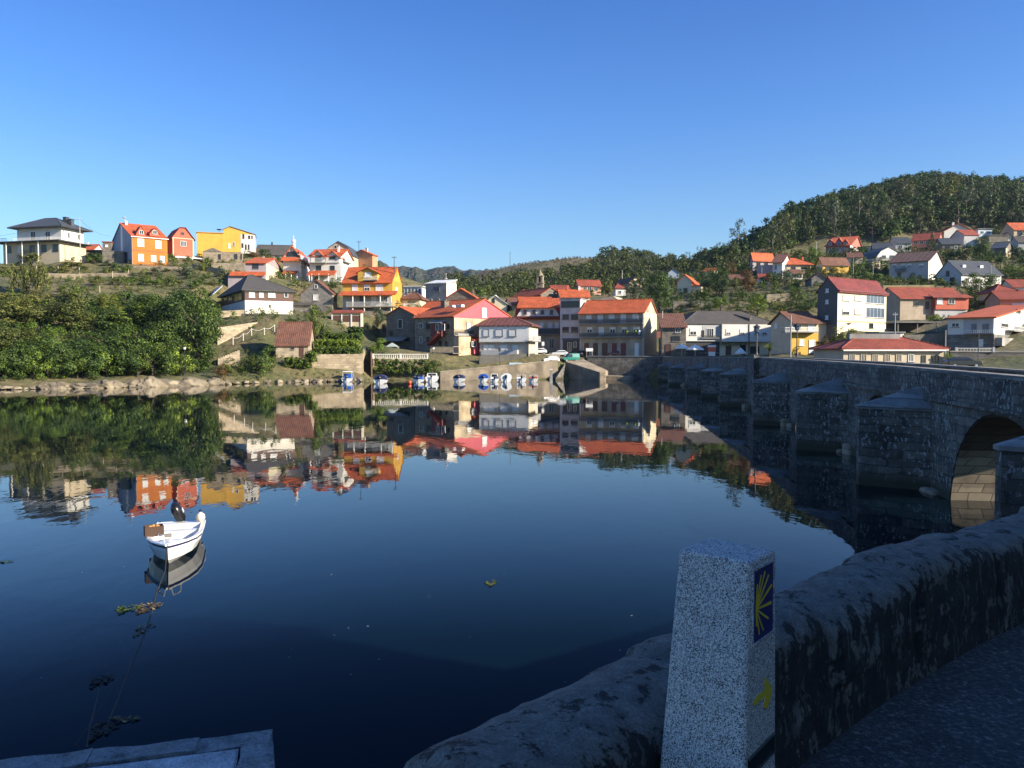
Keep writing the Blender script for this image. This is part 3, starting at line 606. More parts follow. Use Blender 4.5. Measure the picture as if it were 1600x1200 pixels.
# cream red-roofed house
h = House('house', 'tall cream house with dark red roof and side coloured dark as shade', 'house', 1308, 1384, 524, 455.5, 168, 36, plaster((.74, .66, .46)), 'gx', 438, tiles((.22, .035, .03)), xs=1277, side='l', o=.5, og=.15, fascia=DRED)
h.fbox(MB(), 's', 0, h.d, -3, h.h+.0, 0, .06).build('shade_dark_side', SLT, h.root)  # dark roof material stands for the shade on this side and gable
MB().prism([(-.06, 0, h.h), (-.06, h.d/2, h.zr), (-.06, h.d, h.h)], [(0, 0, h.h), (0, h.d/2, h.zr), (0, h.d, h.h)]).build('shade_dark_gable', SLT, h.root)
for a, b in ((1316, 1326.5), (1335, 1345)):
    h.win(a, 461.5, b, 470, 's', fr=GREYC); h.win(a, 482.5, b, 491.5, 'g' if a < 1320 else 's', shut=.5, fr=GREYC)
for y0, y1 in ((458.5, 474.5), (480.5, 496.5)): h.win(1353, y0, 1381.5, y1, 'k', nx=5, fr=WHITEP); 
h.fbox(MB(), 'f', -.02, h.w+.02, h.h*.30, h.h*.30+.12, 0, .07).build('string_course', PYEL, h.root)
for a, y in ((1319, 449), (1320, 468), (1317, 480)):
    h.win_l(h.d*.45, h.d*.45+.6, h.h*(.35 if y == 480 else .7 if y == 468 else .95), h.h*(.35 if y == 480 else .7 if y == 468 else .95)+.8, 's', 's', p=.06, nx=1)
h.win(1358, 505, 1364, 513, 'd', nx=1)
# red roofed long house
h = House('house', 'long house half stone half coral under a red tiled roof', 'house', 1406, 1507, 500, 466, 205, 6, plaster((.46, .37, .27), .9, .2), 'gx', 451, RDT, depth=11, o=.6)
a0, a1, z0, z1 = h.px('f', 1457, 463, 1507, 484); h.fbox(MB(), 'f', a0, h.w, z0, h.h, 0, 1.4).build('coral_bay', PCOR, h.root)
h.awning(1450, 459.5, 1511, 464, RDT, 2.2); h.fbox(MB(), 'f', a0, h.w, -1, z0-.02, 0, 1.0).build('lower_wall', PGREY, h.root)
h.win(1464, 466, 1472.5, 475, 's', p=1.4, fr=WHITEP); h.win(1482, 465.5, 1491.5, 475, 'g', p=1.4, fr=WHITEP); h.win(1428, 470.5, 1435, 477.5, 'd'); h.win(1446, 471, 1451, 483, 'r')
m = MB(); x, _ = h.on('f', 1457, 470); m.box(x-.25, x-.02, -.4, 0, 0, h.h); m.build('pilaster', PCOR, h.root)
# white house on a stone base, right edge
h = House('house', 'white house with orange roof and open loggia raised on a stone basement', 'house', 1480, 1552, 545, 497.5, 136, -40, PW, 'gx', 477.5, ORT, xs=1660, side='r', o=.5, og=.4)
a0, a1, z0, z1 = h.px('f', 1480, 498, 1552, 522.5)
h.fbox(MB(), 'f', -.05, h.w+.05, -3, z0, 0, .12).build('basement_wall', stone((.24, .22, .19)), h.root); h.fbox(MB(), 's', -.12, h.d, -3, z0, 0, .1).build('basement_wall', stone((.24, .22, .19)), h.root)
h.part('loggia', PGREY, 'f', 1506, 498.5, 1551, 520.5, 0, .05); h.win(1487, 504.5, 1499, 511, 'g'); h.win(1518, 506, 1526, 519, 'k', p=.05, nx=2); h.win(1535, 506, 1545, 519, 'k', p=.05, nx=2)
h.balcony(1506, 515.5, 1552, 522.5, depth=1.0, mat=WHITEP); h.win(1564, 505, 1575, 511.5, 'g', 's', nx=2); h.win(1588, 483.5, 1594, 489, 'd', 's', nx=1); h.win(1590, 500, 1597, 514, 's', 's', nx=1)
h.part('stair', PCONC, 's', 1553, 529, 1590, 541, .1, 1.2); h.win(1498, 531, 1505, 543, 'd'); h.win(1530, 530, 1536, 542, 'w', p=.12)
h.balcony(1585, 513, 1640, 521, 's', depth=1.4, mat=WHITEP)
MB().box(h.w*.35, h.w*.97, h.d*.5-.5, h.d*.5+.1, h.zr+.05, h.zr+.5).build('ridge_wall', WHITEP, h.roof)
# low building beside the bridge
h = House('washhouse', 'long low sandstone building with red hip roof and row of barred windows by the bridge', 'building', 1317.5, 1474, 572, 546.5, 118, 6, plaster((.56, .47, .34), .9, .15), 'hip', 527.5, RDT, depth=9, o=.6, hip=(4.2, 3.6), fascia=WHITEP)
for k, a in enumerate((1327, 1345, 1363, 1382, 1400, 1419)): h.win(a, 553, a+8.5, 565, 'g' if k == 5 else 'k', nx=3, fr=WHITEP if k == 5 else PBEI)
h.win(1440, 555, 1446, 567, 'd', nx=1); h.win(1456, 555, 1466, 566, 'd')
MB().box(h.w*.2, h.w*.72, h.d/2-.5, h.d/2+.3, h.zr-.3, h.zr+.55).build('ridge_vent', GREYC, h.roof)
# ------------------------------------------------------------------ behind the waterfront and on the right hill
h = House('house', 'low orange-roofed house with dark stone gable below the church tower', 'house', 845, 877, 475, 461, 252, 30, STONED, 'gy', 449.5, ORTY, depth=18, o=.5)
h = House('house', 'long orange-tiled roof house just behind the narrow grey house', 'house', 876, 921, 474, 464, 246, 4, PBEI, 'gx', 454, ORT, depth=10, o=.5); h.chimney(887, 446, 456, 3, PCOR); h.chimney(905, 448, 456, 3, WHITE)
h = House('house', 'small red brick house peeking above orange roofs by the church tower', 'house', 862, 890, 462, 452, 275, 4, PCOR, 'gx', 447, RDT, depth=8, o=.3, ctrl=False)
h = House('house', 'pale pink house with brown-red roof and grey side', 'house', 904, 939, 460, 446, 300, 14, plaster((.58, .33, .22)), 'gx', 438.5, RDT, xs=898, side='l', o=.5)
for a in (911, 918, 928): h.win(a, 448.5, a+6, 454, 'g')
h = House('house', 'small house with red hip roof left of the big round tree', 'house', 962, 978, 462, 451, 290, 6, PW, 'hip', 443, RDT, depth=9, o=.5, hip=(2, 2)); h.win(966, 454, 971, 459, 'g')
h = House('house', 'brown gabled house with white chimney half hidden by trees', 'house', 984, 1003, 450, 441, 318, 24, PBEI, 'gy', 433.5, BRTY, depth=12, o=.7); h.chimney(1005, 435, 442, 3, WHITE, .4)
h = House('house', 'low sandstone house with weathered brown roof left of the orange roofs', 'house', 800, 838, 488, 476, 232, 14, PSAND, 'gx', 467, BRT, depth=10, o=.5)
h = House('house', 'grey-walled house with flat orange roof above the white attic band', 'house', 812, 862, 478, 470.5, 226, 2, PGREY, 'gx', 465.5, ORT, depth=8, o=.4)
h = House('gazebo', 'small square pavilion with red pyramid roof left of the church tower', 'gazebo', 815, 826, 464, 457, 285, 10, PBEI, 'hip', 452, RDT, depth=3.5, o=.6, hip=(1.3, 1.3)); h.win(817, 458, 824, 463, 'd', nx=2)
h = House('church_tower', 'slender stone church bell tower with open arch and pointed cap', 'tower', 838, 848, 470, 443, 295, -14, STONE, 'flat', None, STONE, depth=2.4, o=.25, thick=.3)
w_ = h.w
t = MB().box(.1, .75, .1, h.d-.1, h.h+.31, h.h+2.6).build('belfry_pier', STONE, h.root); MB().box(w_-.75, w_-.1, .1, h.d-.1, h.h+.31, h.h+2.6).build('belfry_pier', STONE, h.root)
MB().box(-.05, w_+.05, 0, h.d, h.h+2.61, h.h+2.95).build('cornice', STONE, h.root)
MB().lathe([(w_*.48, 0), (w_*.42, .5), (w_*.2, 1.3), (.1, 2.2), (.05, 2.9)], (w_/2, h.d/2, h.h+2.96), 8).build('spire', STONE, h.root)
MB().lathe([(.5, 0), (.4, .3), (.28, .8), (.05, 1.0)], (w_/2, h.d/2, h.h+1.1), 10).build('bell', DARKMET, h.root)
h.win(840.5, 449, 845, 456, 'd', nx=1)
h = House('house', 'cream gabled house with orange side roof right of the big round tree', 'house', 1058, 1081, 460, 440, 262, -22, CREAM, 'gy', 429.5, ORTY, xs=1094, side='r', o=.8); h.win(1068, 450, 1074, 457, 'd'); h.lbox('porch', CREAM, h.w, h.w+3, 0, 6, -2, 2.6); h.lbox('porch_roof', ORT, h.w-.1, h.w+3.4, -.4, 6.4, 2.62, 2.9)
h = House('house', 'blue-grey gabled house high among the trees', 'house', 1044, 1061, 434, 426, 320, -6, PBLU, 'gy', 419.5, SLT, depth=10, o=.4)
h = House('house', 'small white house with flat orange roof on the wooded slope', 'house', 1099, 1116, 432, 424, 318, -26, PW, 'gx', 420, ORT, xs=1124, side='r', o=.6)
h = House('house', 'shaded grey house with bright orange roof at the wood edge', 'house', 1176, 1208, 426, 406, 292, 18, PMAU, 'gx', 396.5, ORT, xs=1172, side='l', o=.6); h.win(1182, 410, 1188, 416, 'd'); h.win(1194, 410, 1200, 416, 'd')
h = House('house', 'white corner house under overlapping gables beside the shaded orange-roofed house', 'house', 1207, 1222, 436, 410, 275, -28, PW, 'gx', 398, BRT, xs=1236, side='r', o=.9, og=.5); h.win(1210, 413, 1214, 421, 'g'); h.win(1209, 424, 1213, 431, 'g'); h.lbox('wing', PMAU, -5.5, -.02, 1, h.d, -3, h.h-.6); h.win(1226, 414, 1230, 421, 'g', 's')
h = House('house', 'house with broad orange roof and shaded verandah next to the yellow hill house', 'house', 1229, 1267, 428, 414, 282, 4, PBEI, 'hip', 403.5, ORT, depth=12, o=.8, hip=(4, 3)); h.win(1236, 417, 1243, 424, 'd'); h.win(1252, 417, 1260, 424, 'd'); h.balcony(1229, 421, 1267, 427, depth=1.4, mat=PBEI); h.chimney(1254, 402, 410, 2.4, PCOR)
h = House('house', 'tiny white house with three windows below the broad orange roof', 'house', 1239, 1254, 436, 427.5, 262, 4, PW, 'gx', 422.5, BRT, depth=6, o=.4)
for a in (1241, 1245.5, 1250): h.win(a, 429, a+2.6, 433, 'd', nx=1)
h = House('barn', 'grey stone barn gable in front of the tiny white house', 'barn', 1268, 1291, 446, 435, 244, -8, STONEG, 'gy', 427, BRTY, depth=9, o=.4)
h = House('house', 'yellow hill house with long brown roof', 'house', 1285, 1326, 426, 413, 272, 12, PYEL, 'gx', 403.5, BRT, xs=1275, side='l', o=.5); h.fbox(MB(), 's', 0, h.d, -3, h.h, 0, .05).build('side_wall', PSAND, h.root); h.win(1290, 417, 1297, 422, 'd')
h = House('house', 'red-roofed house with three dormers at the forest edge', 'house', 1290, 1328, 400, 384, 345, -32, plaster((.42, .16, .12)), 'gx', 371, ORT, xs=1349, side='r', o=.8, og=.6)
for a, b in ((1293, 1301), (1306, 1316), (1317, 1325)): h.dormer(a, b, 384, 379, 374 if a != 1306 else 371, PPINK, ORTY, (a+2, 378.5, b-2, 383.5), depth=4, inset=.2)
for a in (1296, 1305, 1314): h.win(a, 387, a+6, 393, 'g')
h.balcony(1288, 389, 1328, 396, depth=1.2, mat=PGREY); h.fbox(MB(), 's', 0, h.d, -3, h.h, 0, .06).build('side_wall', PW, h.root)
h = House('house', 'long low white house right of the three-dormer house', 'house', 1341, 1366, 397, 386, 335, -32, PW, 'flat', None, ORT, xs=1371, side='r', o=.3)
h = House('house', 'white house with rounded gambrel gable on the right hill', 'house', 1369, 1409, 411, 402, 305, 10, PW, 'gam_y', 386, SLT, depth=12, o=.3); h.win(1378, 399, 1384, 404, 'd'); h.win(1390, 399, 1400, 405, 'd', nx=3); h.balcony(1369, 402, 1409, 407, depth=1.2, mat=DARKMET)
h = House('shed', 'little white shed below the rounded gambrel house', 'shed', 1363, 1375, 419, 408, 285, 2, PSAND, 'flat', None, DARK, depth=5, o=.2)
h = House('house', 'grey house with solar-panelled steep roof among dark trees', 'house', 1399, 1424, 396, 380, 345, -8, PGREY, 'gx', 372, SLT, depth=10, o=.4); h.win(1404, 383, 1410, 388, 'g')
h = House('house', 'red-roofed coral house behind the conical tree', 'house', 1424, 1466, 392, 375, 350, -36, plaster((.50, .20, .14)), 'gx', 365, RDT, xs=1473, side='r', o=.5); h.fbox(MB(), 's', 0, h.d, -3, h.h, 0, .05).build('side_wall', PW, h.root)
for a in (1428, 1437, 1446): h.win(a, 376.5, a+6, 381, 'g')
h = House('house', 'white house with wide low gable just under the forest', 'house', 1475, 1519, 372, 361, 385, -6, PW, 'gy', 350, ORTY, depth=14, o=1.2, og=.8); h.win(1492, 363, 1502, 369, 'd', nx=3); h.chimney(1489, 348, 355, 3, WHITE, .3)
h = House('house', 'flat-roofed pale blue house right of the wide white gable', 'house', 1528, 1550, 370, 358, 388, 6, plaster((.50, .58, .64)), 'flat', None, GREYC, depth=10, o=.6); h.win(1532, 361, 1537, 365, 'g'); h.win(1542, 361, 1547, 365, 'g')
h = House('house', 'house with dark red roof below the flat-roofed pale blue house', 'house', 1506, 1529, 384, 367, 352, 6, PGREY, 'gx', 360, RDT, depth=9, o=.4); h.win(1514, 378, 1520, 384, 's')
h = House('house', 'orange-roofed stone house at the far right forest edge', 'house', 1584, 1630, 369, 359, 380, 2, PBEI, 'gx', 349, ORT, depth=10, o=.5); h.win(1590, 361, 1597, 366, 'd')
h = House('house', 'small cream gabled house below the far right orange roof', 'house', 1567, 1581, 381, 371, 362, -10, CREAM, 'gy', 364, BRTY, depth=9, o=.5)
h = House('barn', 'stone barn with dark roof and sunlit end wall on the right hill', 'barn', 1548, 1571, 406, 388, 318, -42, STONED, 'gx', 379, SLT, xs=1583, side='r', o=.3); h.fbox(MB(), 's', 0, h.d, -3, h.h, 0, .06).build('side_wall', plaster((.62, .50, .34), .9, .3), h.root); h.win(1577, 390, 1580, 394, 'd', 's', nx=1, p=.06)
h = House('shed', 'low grey garden shed between hill houses', 'shed', 1545, 1575, 382, 368, 345, 0, STONED, 'flat', None, GREYC, depth=6, o=.4, ctrl=False)
h = House('house', 'white house with shade-grey front, ribbed brown roof and curved white gable', 'house', 1389, 1450, 438, 409, 262, -38, plaster((.46, .45, .44)), 'gx', 394.5, tiles((.13, .07, .05), 'x', 1.6), xs=1474, side='r', o=.6, og=.5, thick=.2)  # front plaster greyed to hold its shade; the side wall stays white
h.fbox(MB(), 's', 0, h.d, -3, h.h, 0, .06).build('side_wall', PW, h.root)
for a in (1394, 1408, 1417, 1436): h.win(a, 412, a+7, 417, 'g', shut=.6)
h.balcony(1398, 419, 1416, 424, depth=1.0); h.win(1402, 426, 1408, 436, 'd'); h.win(1424, 426, 1430, 436, 'k')
h = House('house', 'white house with shade-grey gable, broad slate roof and two skylights', 'house', 1502, 1564, 447, 428, 238, 14, PW, 'gx', 409, SLT, xs=1461, side='l', o=.6, og=.3)
h.fbox(MB(), 's', 0, h.d, -3, h.h, 0, .06).build('shade_grey_side', plaster((.50, .49, .48)), h.root)  # gable side greyed to hold its shade; the front stays white
MB().prism([(-.06, 0, h.h), (-.06, h.d/2, h.zr-.05), (-.06, h.d, h.h)], [(0, 0, h.h), (0, h.d/2, h.zr-.05), (0, h.d, h.h)]).build('shade_grey_gable', plaster((.50, .49, .48)), h.root)
for a, b_, c_, d_ in ((.45, .57, .9, 1.35), (.25, .42, .15, .75), (.62, .72, .2, .6)): h.win_l(h.d*a, h.d*b_, h.h*c_, h.h*d_, 'd', 's', p=.06, nx=1)
h.win(1508, 434, 1514, 441, 'g'); h.win(1545, 433, 1552, 439, 'g')
for x in (h.w*.18, h.w*.62): MB().box(x, x+1.1, h.d*.22, h.d*.30, h.h+(h.zr-h.h)*.5, h.h+(h.zr-h.h)*.5+.75).build('skylight', WHITEP, h.root)
h = House('house', 'small red hip-roofed house right of the leafy pole tree', 'house', 1555, 1588, 473, 457, 205, -4, PBEI, 'hip', 444, RDT, depth=8, o=.8, hip=(3, 3)); h.win(1570, 461, 1575, 468, 'd')
h = House('house', 'red-roofed house with white gable peak at the right edge', 'house', 1582, 1640, 460, 448, 225, -6, PW, 'gx', 438, RDT, depth=8, o=.5)
h = House('house', 'coral outbuilding with red roof above the white house with loggia', 'house', 1562, 1640, 488, 467, 176, -10, plaster((.50, .27, .17), .9, .2), 'gx', 456, RDT, depth=8, o=.5); h.chimney(1592, 453, 462, 3, PCOR)
# stone boathouse on the shore
h = House('boathouse', 'stone boathouse with sagging brown tile roof above the left shore', 'boathouse', 431, 482, 558, 539.5, 166, 8, STONEL, 'gx', 505, BRT, xs=492, side='r', o=.35, og=.3, depth=None)
h.win(455, 543.5, 459.5, 546, 'd', nx=1); h.win(468, 540, 474.5, 557, 'r')

h = House('house', 'dark stone house in shade below the dark red roof on the right hill', 'house', 1472, 1503, 394, 381, 328, -8, STONED, 'gx', 373, SLT, depth=9, o=.4); h.win(1478, 384, 1484, 389, 'd'); h.win(1491, 384, 1496, 389, 'g')
h = House('house', 'long dark-roofed house right of the long low white house', 'house', 1364, 1394, 396, 388, 322, -20, PSAND, 'gx', 380, SLT, depth=8, o=.5); h.win(1370, 390, 1376, 394, 'd')
h = House('house', 'low brown-roofed house under the three-dormer house', 'house', 1325, 1348, 412, 402, 298, -16, PSAND, 'gx', 395.5, BRT, depth=8, o=.5); h.win(1331, 404, 1337, 409, 'd')
h = House('house', 'grey house at the right edge beside the stone barn', 'house', 1591, 1630, 392, 378, 322, -8, PGREY, 'gx', 370, GRT, depth=8, o=.4)
h = House('house', 'brown-roofed stone house among trees above the white cafe', 'house', 1140, 1166, 446, 437, 268, -10, STONE, 'gx', 430, BRT, depth=8, o=.4)
h = House('house', 'small white red-roofed house between the autumn tree and the white corner house', 'house', 1186, 1204, 444, 435, 262, -12, PW, 'gx', 429, RDT, depth=7, o=.4)
h = House('garage', 'low white garage behind the ridge vent of the sandstone building', 'garage', 1374, 1412, 530, 520, 152, 4, PW, 'flat', None, GREYC, depth=5, o=.25, thick=.2, ctrl=False); h.win(1380, 523, 1406, 529, 'd', nx=3)
cpt = empty('carport', P(1402, 524, 158), 0, 'open carport with flat roof left of the loggia house', 'carport')
w_ = 62/F*158; MB().box(-.4, w_+.4, -.4, 5, 2.5, 2.7).build('roof', GREYC, cpt); MB().box(0, w_, 4.7, 4.95, -1, 2.49).build('rear_wall', STONED, cpt)
for x in (.1, w_/2, w_-.1): MB().tube((x, 0, -1), (x, 0, 2.49), .1, n=6).build('post', PCONC, cpt)
# ------------------------------------------------------------------ terrain
def cp(px, py, Y): q = P(px, py, Y); CTRL.append(tuple(q))
def cz(px, Y, z): CTRL.append((ray(px, 550).x*Y, Y, z))
SHORE = [(-260, 128), (-120, 126), (0, 127), (100, 131), (200, 136), (300, 142), (400, 153), (480, 159), (568, 163), (640, 168), (700, 168.5), (760, 170), (870, 174.5), (900, 178), (1000, 182), (1075, 174)]
for px, Y in SHORE:
    cz(px, Y, 0.15 if px < 600 else -.8); cz(px, Y-4, -2.0); cz(px, Y-25, -4)
for px in range(-260, 1100, 90): cz(px, 80, -5); cz(px, 40, -5)
# left bank, thick with trees
for px in (-250, -120, 0, 70, 140, 210, 270):
    a = dict(SHORE).get(px) or (127 + max(0, px)*.05)
    cz(px, a+5, 1.6); cz(px, a+16, 3.2); cz(px, a+35, 8.5); cz(px, a+62, 17); cz(px, a+84, 24.5); cz(px, a+100, 27.5)
for px in (-250, -120): cz(px, 250, 30); cz(px, 300, 34); cz(px, 420, 30)
for px in (0, 60, 140, 200): cp(px, 441, 232); cp(px, 428, 240)
cp(250, 440, 232); cp(320, 450, 224); cp(300, 422, 246)
for px in (310, 340): cz(px, 152, 1.8); cz(px, 165, 5.5)
cp(345, 540, 178); cp(420, 532, 178); cp(345, 500, 188); cp(425, 498, 186); cp(345, 560, 166); cp(410, 562, 165); cp(415, 588, 157)
cp(500, 575, 164.5); cp(500, 550, 170); cp(500, 520, 182); cp(556, 550, 172); cp(556, 524, 186); cp(530, 500, 200)

for px in (585, 605, 625, 645, 668, 685): cz(px, 170.5, .5); cz(px, 172.8, 1.3); cz(px, 175.5, 4.7)
for px, Y, z in ((700, 172, 1.3), (745, 173.5, 1.9), (790, 175.5, 2.7), (830, 177.5, 3.5), (868, 179, 4.0)): cz(px, Y, z); cz(px, Y-3.5, -.5)
cp(660, 556, 178); cp(745, 580, 174.5); cp(800, 570, 177.5); cp(868, 564, 178.5); cp(840, 556, 188); cp(900, 558, 190); cp(960, 556.5, 190); cp(1010, 556.5, 190)
cp(1045, 556.5, 187); cp(1140, 556, 176); cp(1210, 556, 160); cp(1280, 557, 155)
# right bank behind the bridge
for px, Y, z in ((1310, 112, 3.6), (1480, 108, 3.6), (1640, 104, 3.6), (1800, 108, 4.5), (1200, 150, 4.4)): cz(px, Y, z)
for px, Y in ((1230, 126), (1400, 92), (1600, 84), (1850, 84)): cz(px, Y, 0.0); cz(px, Y-14, -3)
for px, Y in ((1300, 60), (1500, 45), (1700, 40), (1900, 40)): cz(px, Y, -5)
cp(1500, 571, 112); cp(1560, 571, 112); cp(1500, 549, 122); cp(1600, 549, 122)
for px, py, Y in ((1040, 505, 225), (1100, 480, 232), (1150, 490, 220), (1180, 470, 240), (1250, 470, 235), (1230, 450, 250), (1130, 455, 258), (1060, 478, 240), (1000, 470, 262), (940, 466, 275),
                  (1400, 450, 232), (1440, 452, 230), (1540, 470, 220), (1600, 480, 200), (1340, 440, 250), (1350, 450, 240), (1340, 420, 285), (1540, 415, 295), (1590, 420, 290), (1640, 400, 330)): cp(px, py, Y)
# skyline ridges
for px, py, Y in ((1000, 425, 420), (1060, 418, 420), (1110, 420, 400), (1150, 405, 410), (1180, 392, 430), (1230, 345, 470), (1300, 325, 490), (1360, 310, 500), (1440, 296, 510), (1500, 300, 510), (1600, 308, 510), (1720, 315, 510), (1850, 340, 500)): cp(px, py, Y); q = P(px, py, Y); cz(px, 800, q.z*.6)
for px, py, Y in ((1200, 385, 370), (1300, 372, 390), (1400, 366, 395), (1500, 350, 405), (1600, 345, 405), (1720, 350, 400), (1720, 420, 300), (1720, 500, 190)): cp(px, py, Y)
for px, py, Y in ((700, 470, 330), (760, 462, 380), (820, 470, 330), (880, 455, 400), (940, 452, 400)): cp(px, py, Y)
for px, py in ((560, 470), (640, 462), (700, 452), (735, 438), (760, 427), (800, 417), (850, 410), (890, 405), (930, 406), (965, 409), (1000, 412), (1060, 428), (1120, 430), (1200, 420), (1300, 410)): cp(px, py, 680); q = P(px, py, 680); cz(px, 830, q.z*.7)
for px, a, b_ in ((860, 436, 424), (900, 434, 420), (940, 432, 420), (980, 432, 422), (1020, 434, 428), (1060, 438, 432), (1100, 440, 434), (1140, 430, 430), (1180, 418, 425)): cp(px, a, 500); cp(px, b_, 590)
for px, py in ((1160, 402), (1200, 374), (1225, 350)): cp(px, py, 440)
for px, Y, z in ((500, 420, 22), (300, 420, 30), (100, 420, 28), (0, 700, 10), (300, 700, 12), (1900, 300, 50)): cz(px, Y, z)
K = np.array(CTRL, float)
def rbf_fit():
    global KP, KW, KA
    xy = K[:, :2]; n = len(K)
    D = np.sqrt(((xy[:, None]-xy[None])**2).sum(-1)+4.0)
    A = np.zeros((n+3, n+3)); A[:n, :n] = -D - np.eye(n)*-.4
    A[:n, n:] = np.c_[np.ones(n), xy]; A[n:, :n] = A[:n, n:].T
    sol = np.linalg.lstsq(A, np.r_[K[:, 2], 0, 0, 0], rcond=None)[0]
    KP, KW, KA = xy, sol[:n], sol[n:]
rbf_fit()
def zt(x, y):
    x = np.atleast_1d(np.asarray(x, float)); y = np.atleast_1d(np.asarray(y, float)); out = np.zeros(len(x))
    for i in range(0, len(x), 4000):
        q = np.c_[x[i:i+4000], y[i:i+4000]]
        D = np.sqrt(((q[:, None]-KP[None])**2).sum(-1)+4.0)
        out[i:i+4000] = -(D @ KW) + KA[0] + q @ KA[1:]
    return out
def z1(x, y): return float(zt(x, y)[0])
def grid_mesh(name, X, Y, Z, m, kind='structure'):
    r, c = X.shape; v = np.c_[X.ravel(), Y.ravel(), Z.ravel()]
    i = np.arange(r*c).reshape(r, c); f = np.stack([i[:-1, :-1], i[:-1, 1:], i[1:, 1:], i[1:, :-1]], -1).reshape(-1, 4)
    me = bpy.data.meshes.new(name); me.from_pydata(v.tolist(), [], f.tolist()); me.materials.append(m)
    me.polygons.foreach_set('use_smooth', [True]*len(me.polygons)); me.update()
    o = bpy.data.objects.new(name, me); C.objects.link(o); o['kind'] = kind; return o
m, nt, b = nm('hillside_soil'); c = tc(nt)
n1 = N(nt, 'TexNoise', Scale=.06, Detail=8.0, Roughness=.7); L(nt, c, n1.inputs[0]); n2 = N(nt, 'TexNoise', Scale=.7, Detail=6.0, Roughness=.7); L(nt, c, n2.inputs[0])
a = ramp(nt, n1.outputs[0], [(.35, (.05, .065, .02)), (.47, (.10, .10, .035)), (.56, (.17, .135, .06)), (.68, (.065, .085, .025))])
g = ramp(nt, n2.outputs[0], [(.3, .45), (.6, 1.1)])
L(nt, mixc(nt, 1.0, a.outputs[0], g.outputs[0], 'MULTIPLY'), b.inputs['Base Color']); b.inputs['Roughness'].default_value = .95
bump(nt, b, n2.outputs[0], .6, .8); SOIL = m
# fan-shaped sheet, fine near the shore and coarse far away
pxs = np.arange(-420, 2001, 10); Ys = np.concatenate([np.arange(76, 140, 2.0), np.arange(140, 200, 1.0), np.arange(200, 300, 2.0), np.arange(300, 840, 8.0)])
kx = (pxs-800)/F
X = kx[None, :]*Ys[:, None]; YY = np.repeat(Ys[:, None], len(pxs), 1)
Z = zt(X.ravel(), YY.ravel()).reshape(X.shape)
rs = np.random.RandomState(3)
jit = np.where(YY > 330, 1.2, .18)*(rs.rand(*X.shape)-.5)
Z = np.maximum(Z + jit, -6.0)
grid_mesh('terrain', X, YY, Z, SOIL)
def ground(px, py, y0=100, y1=760):
    """first point where the pixel's ray meets the terrain"""
    r = ray(px, py); Yv = np.arange(y0, y1, 1.0)
    zz = zt(r.x*Yv, Yv); rz = EYE + r.z*Yv
    k = np.nonzero(zz >= rz)[0]
    Y = float(Yv[k[0]]) if len(k) else None
    return Y
# far hills
m, nt, b = nm('far_hill_woods'); c = tc(nt)
n1 = N(nt, 'TexNoise', Scale=.012, Detail=10.0, Roughness=.72); L(nt, c, n1.inputs[0]); vo = N(nt, 'TexVoronoi', Scale=.09); L(nt, c, vo.inputs[0])
a = ramp(nt, n1.outputs[0], [(.36, (.028, .042, .02)), (.5, (.05, .062, .03)), (.6, (.10, .085, .05)), (.72, (.04, .05, .025))])
g = ramp(nt, vo.outputs['Distance'], [(0, 1.2), (.7, .45)])
L(nt, mixc(nt, 1.0, a.outputs[0], g.outputs[0], 'MULTIPLY'), b.inputs['Base Color']); b.inputs['Roughness'].default_value = .95
bump(nt, b, vo.outputs['Distance'], 9.0, 1.0)
def far_hill(Y, prof, name, amp):
    pxs = np.arange(-700, 2300, 5); py = np.interp(pxs, [p for p, _ in prof], [q for _, q in prof])
    kx = (pxs-800)/F; zc = EYE + np.array([ray(800, q).z for q in py])*Y
    zc = zc + amp*(np.sin(pxs*.11)+np.sin(pxs*.037+1)+.8*np.sin(pxs*.23+2)+1.4*(rs.rand(len(pxs))-.5))
    rows = [(.55, .02), (.7, .25), (.85, .62), (.95, .92), (1.0, 1.0), (1.1, .85), (1.4, .3)]
    X = np.array([kx*Y*a for a, _ in rows]); YY = np.array([np.full(len(pxs), Y*a) for a, _ in rows]); Z = np.array([np.maximum(zc*b_, 2) for _, b_ in rows])
    Z[1:4] += 14*(rs.rand(3, len(pxs))-.5)
    return grid_mesh(name, X, YY, Z, m)
far_hill(1900, [(-700, 470), (300, 450), (480, 440), (540, 408), (580, 404), (615, 413), (650, 420), (700, 422), (740, 421), (775, 423), (830, 430), (1000, 440), (2300, 470)], 'hill', 3)
far_hill(2900, [(-700, 480), (500, 440), (600, 426), (660, 421), (690, 419), (720, 420), (770, 424), (900, 440), (2300, 480)], 'hill', 4)
# ------------------------------------------------------------------ water
m, nt, b = nm('river_water')
b.inputs['Base Color'].default_value = (.003, .012, .026, 1); b.inputs['Roughness'].default_value = .015; b.inputs['IOR'].default_value = 1.26
c = tc(nt, scale=(1, .55, 1)); n1 = N(nt, 'TexNoise', Scale=.9, Detail=3.0, Roughness=.55, Distortion=.4); L(nt, c, n1.inputs[0])
n2 = N(nt, 'TexNoise', Scale=.05, Detail=2.0); L(nt, c, n2.inputs[0]); rr = ramp(nt, n2.outputs[0], [(.35, .25), (.65, 1.0)])
mm = N(nt, 'Math', operation='MULTIPLY'); L(nt, n1.outputs[0], mm.inputs[0]); L(nt, rr.outputs[0], mm.inputs[1])
bump(nt, b, mm.outputs[0], .0075, 1.0)
bn = [n for n in nt.nodes if n.type == 'BUMP'][0]
fr = N(nt, 'Fresnel'); fr.inputs['IOR'].default_value = 1.33; L(nt, bn.outputs[0], fr.inputs['Normal'])
rf = ramp(nt, fr.outputs[0], [(0, 0.0), (.085, .02), (.135, .045), (.245, .20), (.477, .50), (.70, .80)]); rf.color_ramp.elements[-1].position = .72
